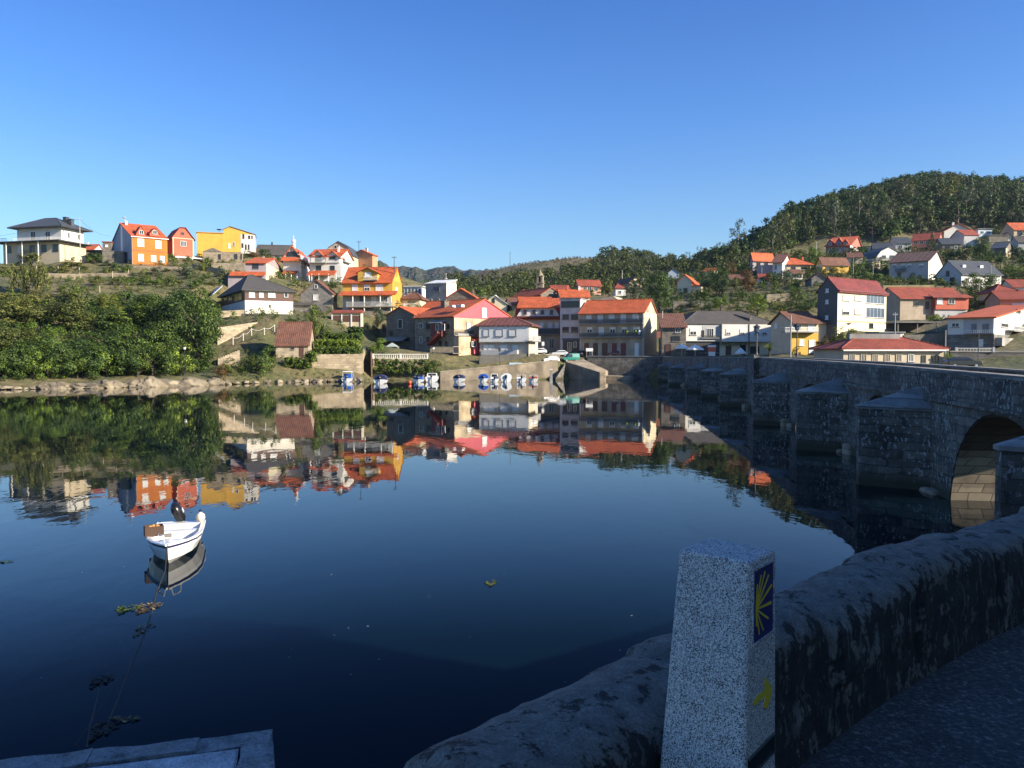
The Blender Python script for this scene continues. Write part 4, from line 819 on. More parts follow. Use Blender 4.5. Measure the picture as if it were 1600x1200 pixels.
df = N(nt, 'BsdfDiffuse'); df.inputs[0].default_value = (.0011, .0055, .0105, 1); L(nt, bn.outputs[0], df.inputs['Normal'])
gl = N(nt, 'BsdfGlossy'); gl.inputs['Roughness'].default_value = .012; gl.inputs[0].default_value = (1, 1, 1, 1); L(nt, bn.outputs[0], gl.inputs['Normal'])
mxw = N(nt, 'MixShader'); L(nt, rf.outputs[0], mxw.inputs[0]); L(nt, df.outputs[0], mxw.inputs[1]); L(nt, gl.outputs[0], mxw.inputs[2]); L(nt, mxw.outputs[0], nt.nodes['Material Output'].inputs[0])
MB().quad((-900, -300, 0), (900, -300, 0), (900, 320, 0), (-900, 320, 0)).build('water', m)['kind'] = 'structure'
MB().quad((-900, -300, -7), (900, -300, -7), (900, 76, -7), (-900, 76, -7)).build('river_bed', SOIL)['kind'] = 'structure'
# ------------------------------------------------------------------ the bridge
m, nt, b = nm('bridge_stone'); c = tc(nt)
sp = N(nt, 'SeparateXYZ'); L(nt, c, sp.inputs[0]); ad = N(nt, 'Math', operation='ADD'); L(nt, sp.outputs[0], ad.inputs[0]); L(nt, sp.outputs[1], ad.inputs[1])
cm = N(nt, 'CombineXYZ'); L(nt, ad.outputs[0], cm.inputs[0]); L(nt, sp.outputs[2], cm.inputs[1])
nz = N(nt, 'TexNoise', Scale=1.3, Detail=3.0); L(nt, c, nz.inputs[0]); wv = mixc(nt, .22, cm.outputs[0], nz.outputs[1], 'ADD')
br = N(nt, 'TexBrick', Scale=1.0); br.inputs['Brick Width'].default_value = .85; br.inputs['Row Height'].default_value = .36; br.inputs['Mortar Size'].default_value = .022
br.inputs['Color1'].default_value = (1, 1, 1, 1); br.inputs['Color2'].default_value = (.45, .45, .45, 1); br.inputs['Mortar'].default_value = (.35, .35, .35, 1); br.offset_frequency = 2; br.squash = .8; L(nt, wv, br.inputs[0])
n1 = N(nt, 'TexNoise', Scale=.5, Detail=8.0, Roughness=.7); L(nt, c, n1.inputs[0])
base = ramp(nt, n1.outputs[0], [(.3, (.05, .046, .04)), (.5, (.155, .138, .113)), (.7, (.29, .255, .20))])
x = mixc(nt, 1.0, base.outputs[0], br.outputs[0], 'MULTIPLY')
c2 = tc(nt, scale=(1, 1, .6)); n2 = N(nt, 'TexNoise', Scale=6.5, Detail=6.0, Roughness=.75); L(nt, c2, n2.inputs[0]); n3 = N(nt, 'TexNoise', Scale=.35, Detail=3.0); L(nt, c, n3.inputs[0])
li = ramp(nt, n2.outputs[0], [(.555, 0), (.60, 1)]); lj = ramp(nt, n3.outputs[0], [(.36, .2), (.55, 1.0)]); ml = N(nt, 'Math', operation='MULTIPLY'); L(nt, li.outputs[0], ml.inputs[0]); L(nt, lj.outputs[0], ml.inputs[1])
x = mixc(nt, ml.outputs[0], x, (.44, .44, .43))
# tidal band of dark weed just above the water
tz = N(nt, 'MapRange'); tz.inputs[1].default_value = .25; tz.inputs[2].default_value = .75; L(nt, sp.outputs[2], tz.inputs[0])
x = mixc(nt, tz.outputs[0], (.05, .045, .025), x)
L(nt, x, b.inputs['Base Color']); b.inputs['Roughness'].default_value = .92
mb_ = mixc(nt, .5, br.outputs[0], n2.outputs[0], 'ADD'); bump(nt, b, mb_, .07, .8); BSTONE = m
BCAP = stone((.30, .285, .255), .5, .9, .4, .5)  # paler cap stone: lichen, and light on top edges put into the colour
BF = [(14.4, 12.0), (16.2, 20.0), (17.7, 31.9), (24.9, 82.0), (29.0, 120.0), (32.5, 165.0), (34.0, 184.0)]
def bf(Y): return float(np.interp(Y, [p[1] for p in BF], [p[0] for p in BF]))
def bnorm(Y):
    d = Vector((bf(Y+1)-bf(Y-1), 2.0)).normalized(); return Vector((d.y, -d.x)), d      # to the right (away), along
def ptop(Y): return float(np.interp(Y, [12, 20, 28, 39, 54, 77, 82, 165, 184], [4.95, 5.08, 5.21, 5.33, 5.42, 5.50, 5.52, 5.02, 5.0]))
BW = 4.2
def bp(Y, off, z): n, d = bnorm(Y); return (bf(Y)+n.x*off, Y+n.y*off, z)
PIERS = [22.6, 35.9, 49.0, 66.0, 88.0, 104.0, 121.0, 144.0, 163.0]
ARCH = []
for a, b_ in zip(PIERS, PIERS[1:]):
    ARCH.append((a+1.6, b_-3.6, 3.78 if b_ < 150 else 3.4))
bridge = empty('stone_bridge', (bf(60), 60, 0), 0, 'long grey stone bridge with pointed cutwater piers and low arches', 'bridge')
OFF = Vector(bridge.location)
def loc(p): return tuple(Vector(p)-OFF)
def under(Y):
    for a, b_, cr in ARCH:
        if a < Y < b_:
            t = (Y-(a+b_)/2)/((b_-a)/2); return -.6 + (cr+.6)*math.sqrt(max(0, 1-abs(t)**2.2))
    return -4.0
ys = sorted(set([round(y, 3) for y in np.arange(12, 184.1, 1.5)] + [round(a+(b_-a)*(.5-.5*math.cos(math.pi*i/22)), 3) for a, b_, _ in ARCH for i in range(23)] + [q+e for a, b_, _ in ARCH for q in (a, b_) for e in (-.005, .005)]))
m = MB(); rings = []
for y in ys:
    u = under(y); tz_ = ptop(y)-1.36
    rings.append([loc(bp(y, 0, tz_)), loc(bp(y, 0, u)), loc(bp(y, BW, u)), loc(bp(y, BW, tz_))])
m.loft(rings, closed=True, caps=True).build('arch_wall', BSTONE, bridge, fix=True)
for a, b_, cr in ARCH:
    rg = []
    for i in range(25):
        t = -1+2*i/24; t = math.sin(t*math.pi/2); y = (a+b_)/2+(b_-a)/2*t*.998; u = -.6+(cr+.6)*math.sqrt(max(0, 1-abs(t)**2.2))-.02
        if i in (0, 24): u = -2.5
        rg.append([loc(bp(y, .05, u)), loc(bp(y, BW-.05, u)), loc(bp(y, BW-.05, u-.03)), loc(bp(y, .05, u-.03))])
    MB().loft(rg[5:20], closed=True).build('arch_vault_shade_tone', stone((.085, .075, .06), .5, .7, .36), bridge)  # vault crown in darker stone: its shade is put into the colour
    for q_ in (rg[:6], rg[19:]): MB().loft(q_, closed=True).build('pier_face_sunlit_tone', stone((.40, .33, .23), .45, .75, .38), bridge)  # lower pier sides in paler stone: the sunlit patch put into colour
def strip(name, off0, off1, za, zb, y0=12, y1=184, mat=None, step=1.6):
    r = []
    for y in np.arange(y0, y1+.01, step):
        t = ptop(y); r.append([loc(bp(y, off0, t+za)), loc(bp(y, off1, t+za)), loc(bp(y, off1, t+zb)), loc(bp(y, off0, t+zb))])
    return MB().loft(r, closed=True, caps=True).build(name, mat or BSTONE, bridge)
strip('cornice', -.14, BW+.14, -1.355, -1.20)
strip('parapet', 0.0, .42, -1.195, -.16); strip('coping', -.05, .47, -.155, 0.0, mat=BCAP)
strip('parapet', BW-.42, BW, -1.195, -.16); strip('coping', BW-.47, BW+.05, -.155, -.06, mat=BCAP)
strip('carriageway', .425, BW-.425, -1.195, -1.0, mat=plaster((.075, .075, .078), .9, .3))
for i, yc in enumerate(PIERS):
    n, d = bnorm(yc); B = Vector((bf(yc), yc)); pr = 2.6
    zc = 3.2 if i == 0 else (3.45 if i < 7 else 3.1)
    def q(a, bb, z): v = B + d*a - n*bb; return loc((v.x, v.y, z))
    plan = [(-1.75, -.3), (-1.6, .05), (-.30, pr), (.05, pr), (1.6, .05), (1.75, -.3)]
    m = MB(); m.prism([q(a, b_, -4) for a, b_ in plan], [q(a, b_, zc) for a, b_ in plan])
    cw = m.build('cutwater', BSTONE, bridge)
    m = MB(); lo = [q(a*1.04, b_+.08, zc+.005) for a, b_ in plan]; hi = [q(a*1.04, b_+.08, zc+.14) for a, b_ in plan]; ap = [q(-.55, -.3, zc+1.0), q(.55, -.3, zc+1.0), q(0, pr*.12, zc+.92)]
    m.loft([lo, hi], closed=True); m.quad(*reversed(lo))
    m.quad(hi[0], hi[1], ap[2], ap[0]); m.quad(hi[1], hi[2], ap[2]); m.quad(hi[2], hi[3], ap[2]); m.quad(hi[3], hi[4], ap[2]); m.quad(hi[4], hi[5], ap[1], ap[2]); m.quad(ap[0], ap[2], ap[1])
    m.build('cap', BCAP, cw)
    m = MB(); [m.box(*(lambda p: (p[0]-.5-rnd.random()*.4, p[0]+.4+rnd.random()*.4, p[1]-.5, p[1]+.5, -1.5, .15+rnd.random()*.5))(q(-1.2-k*.9, -.1-k*.2, 0))) for k in range(2)]
    bevel(m.build('footing', STONE, cw), .15)
yk = 80.3; n, d = bnorm(yk); B = Vector((bf(yk), yk))
m = MB(); pl = [(-.8, 0), (-.8, .5), (.8, .5), (.8, 0)]
m.prism([loc(((B+d*a-n*b_).x, (B+d*a-n*b_).y, -3)) for a, b_ in pl], [loc(((B+d*a-n*b_).x, (B+d*a-n*b_).y, ptop(yk)+.25)) for a, b_ in pl]).build('pilaster', BSTONE, bridge)
# ------------------------------------------------------------------ near parapet, road, jetty
t_ = 1.10
crest = [PZ(px, py, EYE-t_) for px, py in ((640, 1200), (760, 1136), (880, 1075), (1040, 998), (1216, 918), (1340, 872), (1460, 832), (1600, 797))]
pl = [Vector((-6.5, -6.5, 0)), Vector((-3.6, -2.3, 0)), Vector((-1.9, .0, 0)), Vector((-.95, 1.2, 0))] + [Vector((v.x, v.y, 0)) for v in crest] + [Vector((4.9, 6.75, 0)), Vector((7.2, 8.6, 0)), Vector((10.2, 10.6, 0)), Vector((13.0, 12.6, 0)), Vector((14.5, 14.0, 0))]
def smooth(pts, it=3):
    for _ in range(it):
        o = [pts[0]]
        for a, b_ in zip(pts, pts[1:]): o += [a.lerp(b_, .25), a.lerp(b_, .75)]
        pts = o + [pts[-1]]
    return pts
def resample(pts, st):
    out = [pts[0]]; acc = 0
    for a, b_ in zip(pts, pts[1:]):
        l_ = (b_-a).length; k = st-acc
        while k <= l_: out.append(a.lerp(b_, k/l_)); k += st
        acc = (acc+l_) % st
    return out
pl = resample(smooth(pl), .035)
ROADZ = EYE-1.65; ZC = EYE-t_
# section: offset to the road side (+) / water side (-), height
hgt = ZC-ROADZ
sec = [(.335, -.5), (.335, .0), (.33, .1), (.325, .2), (.315, hgt-.22), (.305, hgt-.15)]
for i in range(11):
    an = math.pi*(.06+.88*i/10); sec.append((.095+.215*math.cos(an), hgt-.15+.15*math.sin(an)**.62))
sec += [(-.13, hgt-.2), (-.15, hgt-.5), (-.2, -.6), (-.32, -2.0), (-.4, -5.5)]
fine = []
for a, b_ in zip(sec, sec[1:]):
    k = max(1, int(math.hypot(a[0]-b_[0], a[1]-b_[1])/.05)) if b_[1] > -.3 and a[1] > -.3 else 2
    fine += [(a[0]+(b_[0]-a[0])*i/k, a[1]+(b_[1]-a[1])*i/k) for i in range(k)]
sec = fine+[sec[-1]]
rings = []; acc = 0; BR = random.Random(17); BLK = [(BR.uniform(-.018, .018), BR.uniform(-.02, .016), BR.uniform(-.03, .03)) for _ in range(60)]
for i, p in enumerate(pl):
    tn = (pl[min(i+1, len(pl)-1)]-pl[max(i-1, 0)]).normalized(); rt = Vector((tn.y, -tn.x, 0)); ring = []
    s_ = i*.035; ph = s_+.30*math.sin(s_*.9+1); jn = ph % 1.15; bi = int(ph/1.15) % 60; gr = max(0, 1-min(jn, 1.15-jn)/.05); bo_, bz_, bt_ = BLK[bi]
    for o_, h_ in sec:
        v = p + rt*(o_+bo_*(1 if h_ > hgt*.45 else 0)) + Vector((0, 0, ROADZ+h_+((bz_+bt_*(jn-.57)) if h_ > hgt*.45 else 0)))
        if h_ > -.45:
            q = v*1.0
            dsp = .018*mnoise.noise(q*2.2)+.011*mnoise.noise(q*7)+.006*mnoise.noise(q*19) - .03*gr + .012*abs(mnoise.noise(q*4.1+Vector((7, 2, 1))))
            k = 1 if h_ > .05 else 0.4
            ct = Vector((p.x, p.y, ROADZ+hgt*.6))+rt*.09; dr = (v-ct).normalized(); v = v + dr*dsp*k
        ring.append(v)
    rings.append(ring)
m, nt, b = nm('lichen_granite'); c = tc(nt); g = N(nt, 'NewGeometry')
cs = tc(nt, scale=(1, 1, .72)); n1 = N(nt, 'TexNoise', Scale=9.0, Detail=11.0, Roughness=.72, Distortion=.25); L(nt, cs, n1.inputs[0])
n2 = N(nt, 'TexNoise', Scale=14.0, Detail=8.0, Roughness=.75); L(nt, cs, n2.inputs[0]); n3 = N(nt, 'TexNoise', Scale=120.0, Detail=3.0); L(nt, c, n3.inputs[0])
sp = N(nt, 'SeparateXYZ'); L(nt, g.outputs['Normal'], sp.inputs[0])
up = N(nt, 'MapRange'); up.inputs[1].default_value = -.1; up.inputs[2].default_value = .9; up.inputs[3].default_value = -.085; up.inputs[4].default_value = .068; L(nt, sp.outputs[2], up.inputs[0])
ad = N(nt, 'Math', operation='ADD'); L(nt, n1.outputs[0], ad.inputs[0]); L(nt, up.outputs[0], ad.inputs[1])
ad2 = N(nt, 'Math', operation='MULTIPLY_ADD'); L(nt, n2.outputs[0], ad2.inputs[0]); ad2.inputs[1].default_value = .22; L(nt, ad.outputs[0], ad2.inputs[2])
lic = ramp(nt, ad2.outputs[0], [(.585, 0), (.62, 1)])
drk = ramp(nt, n2.outputs[0], [(.3, (.012, .011, .010)), (.6, (.035, .032, .028)), (.75, (.09, .08, .065))])
lgt = ramp(nt, n2.outputs[0], [(.3, (.10, .09, .077)), (.55, (.205, .19, .16)), (.75, (.34, .315, .27))])
cs3 = tc(nt, scale=(1, 1, .32)); n5 = N(nt, 'TexNoise', Scale=24.0, Detail=5.0, Roughness=.6); L(nt, cs3, n5.inputs[0])
fl = ramp(nt, n5.outputs[0], [(.585, 0), (.63, .8)]); dk2 = mixc(nt, fl.outputs[0], drk.outputs[0], (.13, .125, .115))
x = mixc(nt, lic.outputs[0], dk2, lgt.outputs[0]); gg = ramp(nt, n3.outputs[0], [(.3, .6), (.7, 1.15)]); x = mixc(nt, 1.0, x, gg.outputs[0], 'MULTIPLY')
L(nt, x, b.inputs['Base Color']); b.inputs['Roughness'].default_value = .9
mb_ = mixc(nt, .35, n2.outputs[0], n3.outputs[0], 'ADD'); mb_ = mixc(nt, .3, mb_, lic.outputs[0], 'ADD'); bump(nt, b, mb_, .016, .9)
tag(MB().loft(rings, closed=False).build('stone_parapet', m, None, smooth=True, fix=False), 'weathered rounded stone parapet wall blotched with pale lichen behind the granite marker', 'wall', kind='thing')
m, nt, b = nm('asphalt'); c = tc(nt)
n1 = N(nt, 'TexVoronoi', Scale=85.0); L(nt, c, n1.inputs[0]); n2 = N(nt, 'TexNoise', Scale=2.0, Detail=6.0); L(nt, c, n2.inputs[0]); n3 = N(nt, 'TexNoise', Scale=38.0, Detail=4.0, Roughness=.7); L(nt, c, n3.inputs[0])
a = ramp(nt, n3.outputs[0], [(.35, (.040, .038, .035)), (.56, (.095, .09, .083)), (.66, (.28, .265, .24))]); g = ramp(nt, n2.outputs[0], [(.3, .6), (.7, 1.2)])
L(nt, mixc(nt, 1.0, a.outputs[0], g.outputs[0], 'MULTIPLY'), b.inputs['Base Color']); b.inputs['Roughness'].default_value = .8
bump(nt, b, n1.outputs['Distance'], .006, .8)
# road sheet on the land side of the parapet
rd = MB(); inner = [p + Vector(((pl[min(i+1, len(pl)-1)]-pl[max(i-1, 0)]).normalized().y, -(pl[min(i+1, len(pl)-1)]-pl[max(i-1, 0)]).normalized().x, 0))*.12 for i, p in enumerate(pl)][::10]
rr_ = []
for p in inner: rr_.append([(p.x+(a*(24-p.x) if True else 0), p.y+a*(-14-p.y)*(.9), ROADZ) for a in (0, .03, .08, .2, .5, 1.0)])
rd.loft(rr_, closed=False).build('road', m, None, fix=True)['kind'] = 'structure'
MB().quad((5, -40, ROADZ-.012), (60, -40, ROADZ-.012), (60, 11.5, ROADZ-.012), (14, 11.5, ROADZ-.012)).build('ground', SOIL)['kind'] = 'structure'
MB().quad((14, 11.5, ROADZ-.02), (60, 11.5, ROADZ-.02), (60, 12.4, -4), (14, 12.4, -4)).build('river_bank', SOIL)['kind'] = 'structure'
JZ = EYE-4.8
c0 = PZ(427, 1141, JZ); e1 = (PZ(0, 1193, JZ)-c0).normalized(); e1.z = 0; e2 = Vector((-e1.y, e1.x, 0)); e2 = e2 if e2.y < 0 else -e2
def rough(o, amp=.03, cuts=5):
    b = bmesh.new(); b.from_mesh(o.data); bmesh.ops.subdivide_edges(b, edges=b.edges[:], cuts=cuts, use_grid_fill=True)
    for v in b.verts:
        q = Vector(v.co)*2.3; v.co += Vector((mnoise.noise(q), mnoise.noise(q+Vector((9, 3, 1))), .8*mnoise.noise(q+Vector((2, 8, 4)))))*amp
    b.to_mesh(o.data); b.free(); return o
jet = empty('stone_jetty', (c0.x, c0.y, 0), math.atan2(e1.y, e1.x), 'low concrete landing stage with a rim of rough kerb stones at the near water edge', 'jetty')
sg = 1 if (Vector((math.cos(jet.rotation_euler.z+math.pi/2), math.sin(jet.rotation_euler.z+math.pi/2), 0))).dot(e2) > 0 else -1
def weathered(col, dark):
    m, nt, b = nm('weathered_concrete'); c = tc(nt)
    n1 = N(nt, 'TexNoise', Scale=3.2, Detail=9.0, Roughness=.72); L(nt, c, n1.inputs[0]); n2 = N(nt, 'TexNoise', Scale=28.0, Detail=6.0, Roughness=.75); L(nt, c, n2.inputs[0])
    f = ramp(nt, n1.outputs[0], [(.36, dark), (.5, tuple(.75*x for x in col)), (.66, col)]); g = ramp(nt, n2.outputs[0], [(.36, .55), (.6, 1.1)])
    L(nt, mixc(nt, 1.0, f.outputs[0], g.outputs[0], 'MULTIPLY'), b.inputs['Base Color']); b.inputs['Roughness'].default_value = .92; bump(nt, b, n2.outputs[0], .02, .8); return m
KST = weathered((.34, .335, .32), (.10, .10, .095)); KTOP = weathered((.66, .655, .64), (.30, .30, .29))
y_ = lambda a, b_: sorted((sg*a, sg*b_))
m = MB(); m.box(.4, 12, *y_(.36, 9), -4, JZ-.012); m.build('platform', KTOP, jet)
x = 0
k = 0
while x < 11:
    ln = .75+.7*rnd.random()
    o = MB().box(x+.004, x+ln-.004, *y_(-.02+.05*rnd.random(), .35), -4, JZ+.05*rnd.random()).build('kerb_stone', KST, jet); rough(o, .055, 7); x += ln
x = .36
while x < 8.5:
    ln = .7+.5*rnd.random(); o = MB().box(-.02+.03*rnd.random(), .39, *y_(x+.012, x+ln-.012), -4, JZ+.05*rnd.random()).build('kerb_stone', KST, jet); rough(o, .055, 7); x += ln
o = MB().box(.42, 2.3, *y_(.4, 1.3), JZ-.011, JZ+.012).build('slab', KTOP, jet); bevel(o, .02)
o = MB().box(.42, 2.9, *y_(1.33, 3.1), JZ-.011, JZ+.006).build('slab', KTOP, jet); bevel(o, .02)
# ------------------------------------------------------------------ granite way marker
ZT = EYE-.585
tp = [PZ(px, py, ZT) for px, py in ((1058, 859), (1172, 879), (1214, 855), (1109, 840))]     # left, front, right, back
ctr = sum(tp, Vector())/4; ed = (tp[2]-tp[1]).normalized(); an = math.atan2(ed.y, ed.x)
hw = sum(((tp[(i+1) % 4]-tp[i]).length for i in range(4)))/8; HB = ZT-ROADZ; hb = hw*1.36; LEAN = Matrix.Rotation(R(2.0), 3, 'Y'); ROT = LEAN @ Matrix.Rotation(an, 3, 'Z')
mk = empty('granite_way_marker', ctr-ROT @ Vector((0, 0, HB)), an, 'pale speckled granite way marker post with blue shell plaque and yellow arrow', 'way marker')
mk.rotation_euler = ROT.to_euler()
m = MB(); m.prism([(-hb,-hb,-.05),(hb,-hb,-.05),(hb,hb,-.05),(-hb,hb,-.05)], [(-hw,-hw,HB),(hw,-hw,HB),(hw,hw,HB),(-hw,hw,HB)])
gm, nt, b = nm('speckled_granite'); c = tc(nt)
v1 = N(nt, 'TexVoronoi', Scale=340.0); L(nt, c, v1.inputs[0]); n1 = N(nt, 'TexNoise', Scale=210.0, Detail=3.0, Roughness=.7); L(nt, c, n1.inputs[0])
sp = N(nt, 'SeparateColor'); L(nt, v1.outputs['Color'], sp.inputs[0])
mx = N(nt, 'Math', operation='MULTIPLY_ADD'); mx.inputs[1].default_value = .55; L(nt, sp.outputs[0], mx.inputs[0])
m2 = N(nt, 'Math', operation='MULTIPLY'); m2.inputs[1].default_value = .6; L(nt, n1.outputs[0], m2.inputs[0]); L(nt, m2.outputs[0], mx.inputs[2])
a = ramp(nt, mx.outputs[0], [(.30, (.03, .03, .032)), (.40, (.16, .16, .16)), (.52, (.41, .385, .35)), (.72, (.76, .71, .64))])
L(nt, a.outputs[0], b.inputs['Base Color']); b.inputs['Roughness'].default_value = .75; bump(nt, b, mx.outputs[0], .0015, .5)
po = bevel(m.build('post', gm, mk), .012, 3)
def onp(px, py, pr=0.0):
    """pixel -> (along, up) on the marker's roadside face (local -y face), accounting for its batter"""
    iv = ROT.transposed(); O = iv @ (Vector((0, 0, EYE))-Vector(mk.location)); D = iv @ ray(px, py)
    # plane y = -(hb + (hw-hb)*(z/HB)) - pr
    k = (hb-hw)/HB; t = (-hb-pr-O.y+k*O.z)/(D.y-k*D.z); q = O+D*t; return q.x, q.z
def fc(x, z, pr): return (x, -(hb+(hw-hb)*z/HB)-pr, z)
def plate(pts, p0, p1, mat, name, parent=mk):
    a = [fc(x, z, p1) for x, z in pts]; b_ = [fc(x, z, p0) for x, z in pts]; return MB().prism(a, b_).build(name, mat, parent)
q = [onp(px, py) for px, py in ((1176, 893), (1208, 876), (1207, 985), (1173, 1007))]
x0 = (q[0][0]+q[3][0])/2; x1 = (q[1][0]+q[2][0])/2; za = (q[2][1]+q[3][1])/2; zb = (q[0][1]+q[1][1])/2
print('MARKER', hw, hb, HB, x0, x1, za, zb)
x0, x1 = -hw*.80, hw*.72
pq = plate([(x0, za), (x1, za), (x1, zb), (x0, zb)], -.01, .002, paint((.018, .014, .13), .35), 'shell_plaque')
m = MB()
for a in (0, 1):
    xa, xb = ((x0-.008, x0) if a == 0 else (x1, x1+.008)); m.prism([fc(xa, za-.008, .005), fc(xb, za-.008, .005), fc(xb, zb+.008, .005), fc(xa, zb+.008, .005)], [fc(xa, za-.008, -.01), fc(xb, za-.008, -.01), fc(xb, zb+.008, -.01), fc(xa, zb+.008, -.01)])
    xa, xb = ((za-.008, za) if a == 0 else (zb, zb+.008)); m.prism([fc(x0, xa, .005), fc(x1, xa, .005), fc(x1, xb, .005), fc(x0, xb, .005)], [fc(x0, xa, -.01), fc(x1, xa, -.01), fc(x1, xb, -.01), fc(x0, xb, -.01)])
m.build('plaque_rim', gm, pq)
YELP = paint((.78, .56, .03), .5); hx, hz = x0+(x1-x0)*.13, za+(zb-za)*.46; W_ = x1-x0; H_ = zb-za
m = MB()
for ex, ez, wd in ((.18, .80, .6), (.36, .90, .7), (.55, .92, .8), (.74, .84, .9), (.90, .67, 1.2), (.88, .42, 1.4), (.74, .22, 1.1), (.50, .10, .8), (.30, .08, .7), (.16, .22, .6)):
    p = Vector((x0+W_*ex, za+H_*ez)); s_ = Vector((hx, hz)); d = (p-s_).normalized(); n_ = Vector((-d.y, d.x)); w0, w1 = .0022, .0030*wd
    c4 = [s_-n_*w0, p-n_*w1, p+n_*w1, s_+n_*w0]
    m.prism([fc(v.x, v.y, .0036+.0004*wd) for v in c4], [fc(v.x, v.y, .0015) for v in c4])
m.build('shell_rays', YELP, pq)
q = lambda px, py: onp(px, py)
arw = [q(px, py) for px, py in ((1197, 1059), (1206, 1076), (1205, 1084), (1199, 1107), (1193, 1106), (1196, 1088), (1190, 1092), (1178, 1103), (1177, 1097), (1184, 1086), (1195, 1078), (1194, 1068))]
plate(arw, -.003, .0015, YELP, 'yellow_arrow')
q4 = [onp(px, py) for px, py in ((1170, 1186), (1210, 1146), (1210, 1172), (1170, 1212))]
xa, xb = -hb*.72, hb*.68; zt_, zb_ = (q4[0][1]+q4[1][1])/2, (q4[2][1]+q4[3][1])/2
pp = plate([(xa, zb_), (xb, zb_), (xb, zt_), (xa, zt_)], -.01, .003, paint((.02, .022, .02), .3, .6), 'distance_plate')
m = MB()
for (a, b_, e, f_) in ((xa-.004, xb+.004, zb_-.005, zb_), (xa-.004, xb+.004, zt_, zt_+.004), (xb, xb+.005, zb_, zt_)):
    m.prism([fc(a, e, .006), fc(b_, e, .006), fc(b_, f_, .006), fc(a, f_, .006)], [fc(a, e, -.01), fc(b_, e, -.01), fc(b_, f_, -.01), fc(a, f_, -.01)])
m.build('plate_rim', paint((.12, .13, .11), .4, .5), pp)
# ------------------------------------------------------------------ trees: prototypes of unit height and unit width
def leafcloud(clumps, n, size, seed, flat=.5, squash=1.0):
    """clumps: (centre, radius) -> leaf-clump quads on and in each clump"""
    r = np.random.RandomState(seed); V = []; tot = 0
    for (c, rad) in clumps:
        k = max(4, int(n*(rad**2)/.02)); d = r.normal(size=(k, 3)); d /= np.linalg.norm(d, axis=1)[:, None]
        rr = rad*(.45+.6*r.rand(k)**.6); p = np.array(c)+d*rr[:, None]*np.array([1, 1, .8])
        co = p-np.array([0, 0, .45]); co /= np.linalg.norm(co, axis=1)[:, None]+1e-6; nn = d*.75 + co*.7 + r.normal(size=(k, 3))*.38 + np.array([0, 0, .2]); nn /= np.linalg.norm(nn, axis=1)[:, None]
        a = np.cross(nn, r.normal(size=(k, 3))); a /= np.linalg.norm(a, axis=1)[:, None]; b = np.cross(nn, a)
        s = size*(.6+.8*r.rand(k))[:, None]
        q = np.stack([p-a*s, p-b*s*.55, p+a*s, p+b*s*.55], 1); V.append(q)
    return np.concatenate(V).reshape(-1, 3)
def quads_mesh(name, v, m):
    n = len(v)//4; me = bpy.data.meshes.new(name)
    me.vertices.add(len(v)); me.vertices.foreach_set('co', v.astype(np.float32).ravel())
    me.loops.add(n*4); me.loops.foreach_set('vertex_index', np.arange(n*4, dtype=np.int32))
    me.polygons.add(n); me.polygons.foreach_set('loop_start', np.arange(0, n*4, 4, dtype=np.int32)); me.polygons.foreach_set('loop_total', np.full(n, 4, np.int32))
    me.materials.append(m); me.update(); return me
def clumps_for(kind, seed):
    r = random.Random(seed); o = []
    if kind == 'broad':
        for i in range(30):
            z = .2+.72*r.random(); R_ = .38*math.sqrt(max(.05, 1-((z-.5)/.52)**2)); a = r.random()*6.28; q = R_*(.45+.55*r.random()); o.append(((q*math.cos(a), q*math.sin(a), z), .08+.075*r.random()))
    elif kind == 'bush':
        for i in range(24):
            z = .05+.78*r.random(); R_ = .42*math.sqrt(max(.05, 1-((z-.3)/.68)**2)); a = r.random()*6.28; q = R_*(.3+.7*r.random()); o.append(((q*math.cos(a), q*math.sin(a), z), .09+.08*r.random()))
    elif kind == 'euc':
        for i in range(17):
            z = .38+.58*r.random(); R_ = .40*math.sqrt(max(.05, 1-((z-.66)/.42)**2)); a = r.random()*6.28; q = R_*(.25+.75*r.random()); o.append(((q*math.cos(a), q*math.sin(a), z), .055+.07*r.random()))
        o.append(((0, 0, .93), .08))
    elif kind == 'wood':
        for i in range(22):
            z = .12+.82*r.random(); R_ = .42*(1-.75*max(0, z-.35)); a = r.random()*6.28; q = R_*(.3+.7*r.random()); o.append(((q*math.cos(a), q*math.sin(a), z), .075+.075*r.random()))
    elif kind == 'conif':
        for i in range(34):
            z = .06+.9*r.random(); R_ = .46*(1-z)+.03; a = r.random()*6.28; q = R_*(.5+.5*r.random()); o.append(((q*math.cos(a), q*math.sin(a), z), .05+.06*(1-z)))
    elif kind == 'hedge':
        for i in range(60): o.append((((r.random()-.5)*.92, (r.random()-.5)*.8, .1+.8*r.random()), .09+.05*r.random()))
    return o
PROTO = {}
def trunk_data(kind, seed):
    r = random.Random(seed); m = MB()
    top = {'broad': .75, 'bush': .45, 'euc': .9, 'wood': .85, 'conif': .92, 'hedge': .4}[kind]; rw = {'broad': .035, 'bush': .03, 'euc': .028, 'wood': .035, 'conif': .035, 'hedge': .02}[kind]
    p = [Vector((0, 0, -.06))]
    for i in range(1, 5): p.append(Vector(((r.random()-.5)*.05, (r.random()-.5)*.05, top*i/4)))
    for i in range(4): m.tube(p[i], p[i+1], rw*(1-i*.22), rw*(1-(i+1)*.22), 6)
    for i in range(6):
        k = .3+.6*r.random(); b = p[min(4, int(k*4))]; a = r.random()*6.28; l_ = .16+.16*r.random()
        m.tube(b, b+Vector((math.cos(a)*l_, math.sin(a)*l_, l_*.7)), rw*.45, rw*.12, 5)
    return m.data('trunk', BARK if kind != 'euc' else PALE_BARK)
